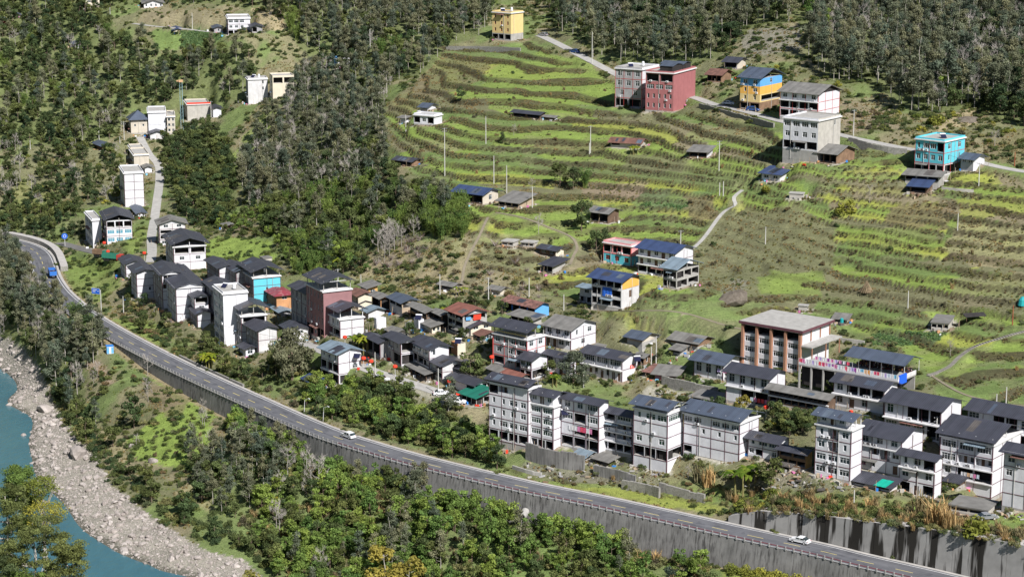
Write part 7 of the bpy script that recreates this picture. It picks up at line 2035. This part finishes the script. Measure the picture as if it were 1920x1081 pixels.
zone('in the wood at the top centre', [(480,-80),(1000,-80),(915,30),(905,65),(840,85),(800,140),(740,150),(700,130),(640,140),(600,120),(560,90),(540,50),(480,20)], dict(dark=.26, slender=.36, green=.20, bamboo=.08, bare=.10), 5.6, .7, 1.25)
zone('on the wooded spur left of the terraces', [(560,140),(740,150),(720,200),(700,240),(740,290),(700,330),(640,360),(560,370),(470,400),(440,340),(480,260),(530,210)], dict(slender=.56, bare=.12, green=.12, dark=.14, oliveshrub=.06), 4.9, .6, 1.15)
zone('in the mixed wood above the village', [(470,400),(560,370),(700,330),(790,350),(870,400),(850,450),(760,440),(700,470),(640,500),(560,470),(500,440)], dict(dark=.22, green=.30, bamboo=.20, slender=.18, bright=.10), 4.6, .6, 1.05)
zone('in the bamboo thicket below the navy-roofed barn', [(790,370),(885,385),(880,455),(800,450)], dict(bamboo=.8, green=.2), 3.6, .6, .95)
zone('behind the turquoise-gabled row', [(510,440),(600,450),(690,490),(690,515),(620,520),(560,520),(530,500)], dict(bamboo=.35, green=.3, bright=.2, dark=.15), 3.8, .45, .8)
zone('in the dense wood of the upper left', [(-90,-80),(480,-80),(480,20),(420,10),(280,0),(200,20),(225,60),(290,100),(430,92),(480,120),(465,185),(420,190),(330,205),(240,205),(225,250),(170,280),(60,270),(-90,300)], dict(dark=.34, green=.30, slender=.18, bamboo=.10, bare=.08), 5.8, .65, 1.2)
zone('on the scrubby slope at the left edge', [(-90,290),(60,270),(225,285),(230,380),(150,395),(80,435),(-90,430)], dict(oliveshrub=.28, green=.22, dark=.14, yellowshrub=.08, bare=.14, shrub=.14), 5.2, .5, .95)
zone('in the dark grove right of the concrete lane', [(305,265),(400,240),(440,290),(440,370),(410,430),(350,420),(330,380),(305,340)], dict(dark=.35, green=.45, bamboo=.2), 4.6, .65, 1.05)
zone('on the slope behind the western houses', [(400,400),(440,380),(500,420),(520,450),(470,450),(400,435)], dict(green=.6, bright=.2, shrub=.2), 5, .4, .7)
zone('above the main road by the left bend', [(-60,395),(150,400),(152,445),(100,452),(-60,440)], dict(green=.5, dark=.3, shrub=.2), 4.2, .45, .8)
zone('below the road at the left edge', [(-90,462),(25,480),(50,520),(92,565),(150,615),(195,650),(170,700),(140,770),(110,760),(84,705),(40,640),(-90,600)], dict(slender=.50, dark=.16, green=.14, bare=.14, darkshrub=.06), 4.0, .6, 1.15)
zone('in the dark clump where the road disappears', [(130,600),(178,622),(192,650),(150,660)], dict(dark=.7, bamboo=.3), 3.4, .8, 1.1)
zone('along the shore edge of the lower bank', [(84,695),(130,740),(200,820),(250,890),(330,950),(430,1000),(530,1040),(600,1090),(540,1085),(460,1048),(330,980),(215,915),(150,840),(100,760)], dict(darkshrub=.4, green=.1, shrub=.22, oliveshrub=.28), 2.7, .5, 1.0)
zone('scattered over the meadow bank', [(150,690),(260,690),(330,740),(430,800),(400,900),(300,900),(200,810)], dict(brownshrub=.30, oliveshrub=.2, shrub=.15, bare=.1, reed=.25), 4.6, .4, .8, .5)
zone('in the slender-tree stand of the lower bank', [(350,860),(500,830),(560,850),(520,930),(440,975),(380,955)], dict(slender=.5, green=.2, dark=.15, bare=.15), 3.8, .5, .85)
zone('in the tangled lower wood under the road wall', [(430,800),(560,835),(660,885),(760,915),(830,960),(950,1003),(1060,1034),(1180,1062),(1330,1098),(1330,1160),(560,1160),(500,1050),(440,985),(520,930)], dict(limeshrub=.24, slender=.06, bright=.22, reed=.09, oliveshrub=.13, green=.09, brownshrub=.04, shrub=.08, bare=.03, yellowshrub=.02), 2.2, .34, 1.0)
zone('in the scrub touching the road wall', [(560,838),(700,872),(800,905),(900,962),(1100,1016),(1320,1068),(1320,1090),(1100,1040),(880,980),(780,925),(560,860)], dict(limeshrub=.25, bright=.22, shrub=.12, oliveshrub=.18, reed=.15, brownshrub=.08), 2.0, .6, 1.05)
zone('on the wooded bank between road and village', [(585,725),(700,730),(780,755),(880,778),(915,835),(950,868),(880,868),(800,845),(700,815),(640,792),(575,768)], dict(green=.32, bright=.18, oliveshrub=.20, shrub=.12, dark=.14, slender=.04), 2.4, .5, .95)
zone('in the yards of the lower village', [(690,600),(860,560),(1000,600),(1130,640),(1400,640),(1560,700),(1560,800),(1420,810),(1200,740),(1000,720),(900,740),(700,690)], dict(shrub=.3, oliveshrub=.25, green=.25, banana=.1, brownshrub=.1), 4.2, .3, .65, .8)
zone('between the two rows of houses', [(1430,770),(1530,790),(1530,830),(1430,810)], dict(green=.7, yellowshrub=.3), 2.6, .4, .7)
zone('among the bushes below the western houses', [(230,560),(300,600),(400,650),(470,690),(540,690),(600,730),(570,765),(500,735),(420,700),(330,665),(270,625),(225,600)], dict(green=.30, shrub=.25, oliveshrub=.2, brownshrub=.1, darkshrub=.15), 2.9, .5, .9)
zone('beside the dark wall below the western houses', [(240,520),(255,520),(285,590),(250,580)], dict(dark=.6, darkshrub=.4), 3, .5, .8)
zone('in the vegetable bank above the road', [(985,900),(1200,925),(1340,950),(1500,945),(1700,985),(1925,1010),(1925,960),(1700,925),(1500,905),(1300,895),(1000,870)], dict(shrub=.22, oliveshrub=.25, brownshrub=.2, reed=.2, yellowshrub=.13), 3.2, .3, .65, .75)
zone('on top of the stained wall', [(1345,925),(1500,925),(1700,955),(1925,1000),(1925,1060),(1800,1030),(1650,1000),(1500,975),(1400,965)], dict(oliveshrub=.3, reed=.3, shrub=.25, yellowshrub=.15), 2.0, .45, 1.0)  # the wall with black vertical stripes; this text seeds the plant mix
T_r = np.gradient(road_c[:, :2], axis=0); T_r /= np.linalg.norm(T_r, axis=1)[:, None]
for k in range(len(road_c)):
    if 1370 < ru[k] < 1990:
        for _ in range(3):
            o_ = rz_.uniform(1.3, 3.6); j_ = rz_.uniform(-1, 1)
            x_ = road_c[k, 0]-T_r[k, 1]*(HW+o_)+T_r[k, 0]*j_; y_ = road_c[k, 1]+T_r[k, 0]*(HW+o_)+T_r[k, 1]*j_
            PLANTS.append((['oliveshrub', 'shrub', 'reed', 'brownshrub', 'oliveshrub'][int(rz_.integers(5))], x_, y_, road_c[k, 2]+UP_H[k]-.5, rz_.uniform(.35, .85), 'spilling over the top of the striped wall'))
zone('over the overgrown terraces', [(740,220),(830,95),(1150,170),(1460,250),(1925,330),(1925,780),(1560,590),(1200,600),(880,470)], dict(oliveshrub=.3, brownshrub=.2, shrub=.25, reed=.15, bare=.10), 9.5, .25, .65, .6)
zone('on the dry slope above the village street', [(640,470),(780,440),(880,460),(1040,440),(1060,560),(900,570),(800,560),(680,535)], dict(redtwig=.25, brownshrub=.25, oliveshrub=.3, shrub=.2), 4.6, .4, .8)
zone('in the leafless thicket above the village street', [(690,440),(800,450),(790,500),(700,505)], dict(redtwig=.5, bare=.5), 3.4, .6, .9)
zone('at the foot of the right-hand wood', [(1400,110),(1560,160),(1700,215),(1850,215),(1925,250),(1925,290),(1800,260),(1600,240),(1470,190),(1380,170)], dict(oliveshrub=.35, yellowshrub=.15, shrub=.3, brownshrub=.2), 4.8, .4, .9, .8)
zone('on the brown slope by the turquoise block', [(1560,260),(1700,270),(1925,260),(1925,320),(1700,290)], dict(brownshrub=.5, oliveshrub=.3, shrub=.2), 4.5, .35, .6, .7)
# single plants one can pick out
def single(kind, u, v, hgt, label):
    p = hit(u, v); PLANTS.append((kind, p.x, p.y, p.z, hgt/HGT[kind], '!'+label))
for a_ in [('dark',1090,436,9.5,'dark rounded evergreen standing alone in the middle of the terraces'),('green',252,803,9,'big rounded green tree at the left of the meadow'),('dome',548,712,15,'huge spreading grey-leaved tree in front of the western shop roofs'),
           ('dome',1075,722,9,'grey-green tree in front of the red-signed house'),('green',882,722,8.5,'round green tree left of the block with red drainpipes'),('dark',932,880,6,'round dark tree under the widest front-row block'),
           ('gold',722,1112,11,'tall golden-yellow tree at the bottom edge of the photo'),('gold',768,1118,9,'second golden-yellow tree beside the tallest one at the bottom edge'),('gold',470,1120,6,'smaller golden tree at the bottom edge left of the tall one'),
           ('green',1050,352,8,'left tree of the dark cluster on the middle terraces'),('dark',1075,356,7,'middle tree of the dark cluster on the middle terraces'),('bamboo',1098,352,7,'right bushy clump of the dark cluster on the middle terraces'),
           ('green',1118,478,7,'green tree at the left wall of the pink and turquoise house'),('dark',1135,470,7,'dark tree behind the pink and turquoise house'),('dark',718,338,8,'dark round tree at the wood edge below the low shed'),
           ('green',742,392,9,'bright-edged green tree below the low wood-edge shed'),('dome',770,400,8,'pale grey tree left of the navy-roofed barn'),('green',795,372,7,'green tree touching the pale grey tree left of the barn'),
           ('dark',942,270,4,'dark shrub beside the pole on the upper terraces'),('green',865,190,5,'bushy plant at the upper left of the terraces'),('yellowshrub',1586,400,4.5,'bright yellow bush on the right-hand terraces'),
           ('yellowshrub',1440,362,3,'yellow flowering bush below the pale-blue roofed hut'),('bright',1560,60,9,'yellow-green tree inside the wood at the top right'),('yellowshrub',1760,232,4,'yellow bush by the bare patch under the right-hand wood'),
           ('banana',690,662,7,'large banana clump beside the red lantern in the village'),('banana',668,655,6,'banana plants right of the open-terraced white house'),('banana',1400,928,8,'dark banana plant above the vegetable bank'),('green',1445,925,8,'green tree beside the dark banana plant'),
           ('banana',706,925,6,'sunlit yellow-green banana plant in the lower wood'),('banana',388,688,6,'banana plant below the tall white tower block'),('banana',1190,290,4,'banana plant in front of the rusty-roofed farm shed'),('banana',1040,722,4,'banana plants left of the red-signed house'),
           ('banana',640,505,5,'banana plant behind the dusky pink block'),('banana',862,555,3.5,'banana plants by the lower footpath huts'),('green',1485,806,5,'first orchard tree between barn and front row'),('green',1462,796,5.5,'second orchard tree between barn and front row'),
           ('green',1505,812,5,'third orchard tree between barn and front row'),('bright',1475,815,3,'low bright orchard tree in front of the others'),('gold',1392,775,4.5,'pale golden conifer beside the pink washing'),('bare',1010,440,7,'bare white-trunked tree on the dry slope beside the pigsties'),
           ('bare',396,850,7,'pale bare tree at the edge of the meadow'),('bare',380,800,6,'thin bare tree above the bright meadow'),('slender',1722,208,24,'tallest white-trunked tree at the front of the right-hand wood'),('slender',1775,200,22,'second white-trunked tree at the front of the right-hand wood'),
           ('slender',1112,108,19,'tall pale-trunked tree beside the upper road'),('slender',180,800,8,'thin tree among the shore bushes'),('bare',1865,275,6,'small bare white tree above the turquoise block'),('bright',765,125,7,'light green tree in the wood at the top centre'),
           ('reed',1755,985,6,'big fan of pale dry reeds above the striped wall'),('reed',1725,965,5,'second fan of pale dry reeds above the striped wall'),('reed',1780,1005,5,'third fan of pale dry reeds above the striped wall'),('yellowshrub',1820,1000,5,'yellow-green bush right of the dry reeds'),
           ('reed',1310,905,4,'dry reeds at the foot of the long white block'),('reed',1330,910,4.5,'dry reeds in the middle at the foot of the long white block'),('bare',1290,900,4,'leafless bush at the foot of the long white block'),
           ('bright',925,868,5,'pale willow-like bush at the left foot of the front row'),('bright',985,765,3,'small bright tree behind the first front-row roofs') ]:
    single(*a_)
for k in range(24):
    kk = int(np.argmin(np.abs(ru-(1405+k*9)))); o_ = -HW-2.6-rz_.uniform(0, 1.2)
    x_ = road_c[kk, 0]-T_r[kk, 1]*o_; y_ = road_c[kk, 1]+T_r[kk, 0]*o_
    PLANTS.append(('yellowshrub', x_, y_, float(height(x_, y_)), rz_.uniform(.85, 1.35), '!yellow-green bush in the row standing before the lower road wall'))
SHORT = {990:'the widest four-storey front-row block',1037:'the green-windowed front-row block',1250:'the tall trussed-roof block',1385:'the long white warehouse-like block',1510:'the brown wooden shed with a tan gable',
 1593:'the tall block with a balcony column',1688:'the house above the green tarpaulin',1857:'the front-row house with bay windows',1762:'the long white second-row house',1552:'the long dark timber barn',1355:'the low white house by the school',
 1500:'the school block',1166:'the red-signed house',1070:'the house with the red-brown ledge',988:'the block with red drainpipes',608:'the dusky pink block',638:'the open-terraced white house',635:'the pale-roofed corner house',
 752:'the second shop house',829:'the fourth shop house',893:'the green-roofed shed',1003:'the blue-gabled shed',868:'the concrete-frame house',754:'the blue-roofed house',1165:'the open-fronted navy-roofed house',1183:'the pink and turquoise house',
 1264:'the white house with a navy roof',1140:'the dark barn in mid-terraces',905:'the navy-roofed barn',814:'the red-edged white house',1262:'the dark red block',1203:'the grey-white flat-roofed block',1424:'the yellow and blue block',
 1532:'the tall white hillside block',1768:'the turquoise block on pillars',958:'the yellow block',332:'the pale-gabled western house',421:'the tall white tower block',476:'the turquoise end wall',519:'the crimson-roofed house',
 327:'the house at the lane bottom',201:'the blue-windowed house',235:'the grid-walled white block',279:'the bright blank-walled block',352:'the red-banded block',428:'the upper three-storey house',466:'the tall pale hidden block',633:'the sky-blue house',300:'the half-finished frame house',246:'the hipped-roof house'}
ANX, ANN = [], []
for d_ in BLD:
    if d_['uc'] in SHORT and SHORT[d_['uc']] not in ANN:
        a_ = R(d_['yaw']); ANX.append((d_['P'].x-d_['LA']/2*math.cos(a_)+d_['LB']/2*math.sin(a_), d_['P'].y+d_['LA']/2*math.sin(a_)+d_['LB']/2*math.cos(a_))); ANN.append(SHORT[d_['uc']])
ANX = np.array(ANX)
# build them: the 300 largest of each kind as things, the rest as one mass per kind
by = {}
for p in PLANTS: by.setdefault(p[0], []).append(p)
for kind, L in by.items():
    sc_ = []
    for p in L:
        u_, v_, z_ = proj(p[1], p[2], p[3]+HGT[kind]*p[4]*.5)
        sc_.append((1e6 if p[5][0] == '!' else 0)+(HGT[kind]*p[4]/z_*1000)*(1 if -20 < u_ < 1940 and -20 < v_ < 1100 else .01))
    od = np.argsort(-np.array(sc_))
    lim = {'reed': 150, 'brownshrub': 200, 'oliveshrub': 280, 'shrub': 280}.get(kind, 290)
    nm, top, cat = INFO[kind]
    for q in od[:lim]:
        p = L[q]; tr, cr = PRO[kind][int(rz_.integers(len(PRO[kind])))]
        rot = rz_.uniform(0, 6.28); s = p[4]
        if p[5][0] == '!':
            lab = p[5][1:]; grp = None
            if 'in the row standing' in lab: grp = 'yellow bushes in the row before the road wall'
        else:
            grp = DESC[kind]+' '+p[5]
            dd_ = np.hypot(ANX[:, 0]-p[1], ANX[:, 1]-p[2]); j_ = int(np.argmin(dd_))
            sz_w = 'small ' if s < .5 else ('large ' if s > 1.05 else '')
            if dd_[j_] < 17:
                dx_ = p[1]-ANX[j_, 0]; dy_ = p[2]-ANX[j_, 1]
                rel = ('right of ' if dx_ > 0 else 'left of ') if abs(dx_) > abs(dy_)*.8 else ('behind ' if dy_ > 0 else 'in front of ')
                lab = sz_w+DESC[kind]+' '+rel+ANN[j_]
            else: lab = sz_w+DESC[kind]+' '+p[5]
        wx = rz_.uniform(.88, 1.12)
        if tr:
            root = bpy.data.objects.new(nm, None); COL.objects.link(root); root.location = (p[1], p[2], p[3]); root.rotation_euler = (0, 0, rot); root.scale = (s*wx, s*wx, s)
            link('trunk' if kind not in ('bamboo', 'banana', 'redtwig') and 'shrub' not in kind else 'stem', tr, root); link(top, cr, root)
        else:
            root = link(nm, cr, None, (p[1], p[2], p[3]), (0, 0, rot), (s*wx, s*wx, s))
        tag(root, lab, cat, grp)
    rest = [L[q] for q in od[lim:]]
    if rest:
        A = np.array([(p[1], p[2], p[3]) for p in rest]); S = [p[4] for p in rest]
        objs = []
        for tr, cr in PRO[kind][:4]:
            if tr:                                                # one source mesh: trunk and crown together
                import bmesh
                bm = bmesh.new(); bm.from_mesh(cr); n0 = len(bm.faces); bm.from_mesh(tr)
                me = bpy.data.meshes.new('source'); 
                for f_ in list(bm.faces)[n0:]: f_.material_index += len(cr.materials)
                bm.to_mesh(me); bm.free()
                for m_ in cr.materials: me.materials.append(m_)
                for m_ in tr.materials: me.materials.append(m_)
            else: me = cr
            objs.append(proto_obj('plant_source', me))
        scatter('far_'+nm.replace('_tree', '_wood'), A, S, rz_.uniform(0, 6.28, len(A)), objs, 'further '+DESC[kind]+'s merging into one mass of growth', 'wood' if cat == 'tree' else 'scrub')
# grass, crops and weeds on the open ground
def carpet(name, kind, mask, count, smin, smax, label, cat):
    j_, i_ = np.nonzero(mask)
    if not len(j_): return
    s_ = rz_.choice(len(j_), count)
    X = gx[i_[s_]]+rz_.uniform(-.62, .62, count); Y = gy[j_[s_]]+rz_.uniform(-.62, .62, count)
    ok = ~in_pads(X, Y, .3)
    X, Y = X[ok], Y[ok]
    objs = [proto_obj('tuft_source', cr) for _, cr in PRO[kind]]
    scatter(name, np.stack([X, Y, height(X, Y)], 1), rz_.uniform(smin, smax, len(X)), rz_.uniform(0, 6.28, len(X)), objs, label, cat)
vis = (UU > -40) & (UU < 1960) & (VV > -20) & (VV < 1130) & (np.abs(RD) > HW+1.2) & (LANE_MASK < .5) & (ZZ > 2.0) & ~shore & (YY > 400)
lum = col[..., 1]; redd = col[..., 0]/np.maximum(col[..., 1], .01)
greenm = vis & (redd < .95) & (lum > .11)
drym = vis & (redd > 1.0) & ((RISER > .3) | (n2 > .60))
carpet('green_growth', 'grass_g', greenm & ((tmb < .5) | (RISER < .2) & (n2 > .5)), 17000, .25, .65, 'green leafy crops and grass growing over fields and banks', 'grass')
carpet('dry_grass', 'grass_d', drym & ((tmb < .5) | (n3 > .52)), 13000, .3, .75, 'dry brown grass on terrace banks and fallow ground', 'grass')
carpet('olive_weeds', 'grass_o', vis & ~greenm & ((tmb < .5) | (n3 < .5)), 11000, .3, .8, 'olive weeds and rough grass between the fields', 'weeds')
carpet('bank_scrub', 'brownshrub', vis & (RISER > .6) & (fr > .66) & (fr < .84) & (n1 > .40), 5500, .10, .24, 'low withered scrub hanging on the terrace banks', 'scrub')
carpet('bank_bushes', 'oliveshrub', vis & (RISER > .5) & (fr > .66) & (fr < .84) & (n1 < .52), 6500, .10, .26, 'low olive scrub hanging on the terrace banks', 'scrub')
carpet('wood_undergrowth', 'shrub', vis & (tmb < .1) & (n3 > .40), 9000, .3, .8, 'green undergrowth on the unterraced slopes', 'undergrowth')
carpet('cabbage_rows', 'cabbage', vis & (np.abs(col[..., 2]/np.maximum(col[..., 1], .01)-.5) < .09) & (redd < .7), 2500, .7, 1.2, 'blue-green cabbages in the vegetable fields', 'crops')
# odds and ends lying round the houses
yc = MB(); rc_ = random.Random(99)
cm = ['raw_block', 'brown_wood', 'pale_wood', 'concrete', 'grey_render_shade', 'dark_wood', 'blue_plastic', 'red_cloth', 'frame_white', 'roof_worn', 'brick_orange', 'pale_wood', 'raw_block', 'cloth_pink', 'cloth_cyan']
for (px_, py_, c_, s_, LA_, LB_) in PADS:
    for q in range(rc_.randint(4, 11)):
        if rc_.random() < .6: lx, ly = -LA_*rc_.random(), -rc_.uniform(.5, 3.0)
        else: lx, ly = rc_.uniform(.5, 3.0), LB_*rc_.random()
        x, y = px_+lx*c_+ly*s_, py_-lx*s_+ly*c_
        z = float(height(x, y)); w_, d_, h_ = rc_.uniform(.2, 1.3), rc_.uniform(.2, .8), rc_.uniform(.15, .9)
        a_ = rc_.uniform(0, 3.14); u1 = Vector((math.cos(a_), math.sin(a_), 0)); u2 = Vector((-math.sin(a_), math.cos(a_), 0))
        if rc_.random() < .25: yc.obox((x, y, z-.1), u1*.08, u2*.08+Vector((0, 0, 0)), Vector((rc_.uniform(-.5, .5), rc_.uniform(-.5, .5), rc_.uniform(1.2, 2.6))), 'pale_wood')
        else: yc.obox((x, y, z-.1), u1*w_, u2*d_, Vector((0, 0, h_)), rc_.choice(cm))
for (u0, u1_, v0, v1_, n_) in ((985, 1240, 862, 905, 110), (1400, 1600, 880, 925, 110), (1760, 1920, 935, 975, 60), (700, 900, 700, 760, 50)):
    for q in range(n_):
        p = hit(rc_.uniform(u0, u1_), rc_.uniform(v0, v1_)); a_ = rc_.uniform(0, 3.14)
        yc.obox(p-Vector((0, 0, .1)), Vector((math.cos(a_), math.sin(a_), rc_.uniform(-.2, .2)))*rc_.uniform(.3, 1.8), Vector((-math.sin(a_), math.cos(a_), 0))*rc_.uniform(.15, .6), Vector((0, 0, rc_.uniform(.12, .5))), rc_.choice(['raw_block', 'concrete', 'pale_wood', 'grey_render_shade', 'brown_wood', 'roof_worn']))
o = yc.build('yard_clutter'); tag(o, 'planks, blocks, baskets and odds and ends lying round the houses', 'clutter', kind='stuff')
# rows of stakes in the right-hand fields
rows = MB()
for k in range(60):
    p = hit(1590+random.random()*120, 455+random.random()*40); h_ = random.uniform(1.2, 2.4)
    rows.tube(p-Vector((0, 0, .3)), p+Vector((random.uniform(-.3, .3), 0, h_)), .05, .03, 'reed_straw', 4)
o = rows.build('bean_stakes'); tag(o, 'thin dry bean stakes standing in the right-hand terraces', 'stakes', kind='stuff')
# near trees at the lower left, on the photographer's side of the river
def near_tree(u, v, z, h, R_, kind, label, seed):
    top = unproj(u, v, z); rr = random.Random(seed)
    gz = float(height(top[0], top[1])); base = Vector((top[0], top[1], gz))
    H_ = top[2]-gz
    cs, rs = [], []
    for k in range(120):
        a_ = rr.uniform(0, 6.28); t = rr.random()**.5; zz_ = H_-h+h*rr.random()**.8*.95
        lim = R_*math.sqrt(max(.05, 1-((zz_-(H_-h*.5))/(h*.56))**2))
        cs.append((math.cos(a_)*t*lim, math.sin(a_)*t*lim, zz_)); w_ = rr.uniform(.35, 1.0); rs.append((w_*rr.uniform(.8, 1.5), w_*rr.uniform(.8, 1.5), w_*.5))
    mb = MB(); limbs(mb, rr, H_-h*.15, .26, 'bark_pale', cs[:16], bend=.02)
    root = empty('riverside_tree', base, 0, label, 'tree')
    mb.build('trunk', root)
    link('crown', leaf_cloud('crown', cs, rs, (26000 if kind != 'leaf_yellow' else 3500), .095, kind, seed, shell=.12), root)
near_tree(8, 905, 262, 12, 3.8, 'leaf_green', 'near green tree at the lower left corner, tallest pointed top', 1)
near_tree(36, 868, 268, 10, 2.2, 'leaf_bamboo', 'near tree with a narrow dark green top rising over the river, lower left', 2)
near_tree(62, 965, 255, 12, 4.6, 'leaf_green', 'near bushy mid-green tree overlapping the river at the lower left', 3)
near_tree(122, 1012, 250, 10, 2.8, 'leaf_green', 'near green tree leaning furthest over the turquoise water', 4)
near_tree(74, 893, 266, 2.6, 2.0, 'leaf_yellow', 'near yellow-leaved branches above the river, upper ones', 5)
near_tree(84, 942, 263, 2.6, 2.6, 'leaf_yellow', 'near yellow-leaved branches above the river, lower ones', 6)
near_tree(-20, 1040, 240, 9, 4.5, 'leaf_dark', 'near dense green tree filling the lower left corner', 7)
near_tree(45, 1070, 240, 8, 4.0, 'leaf_bamboo', 'near leafy tree at the very bottom left', 8)
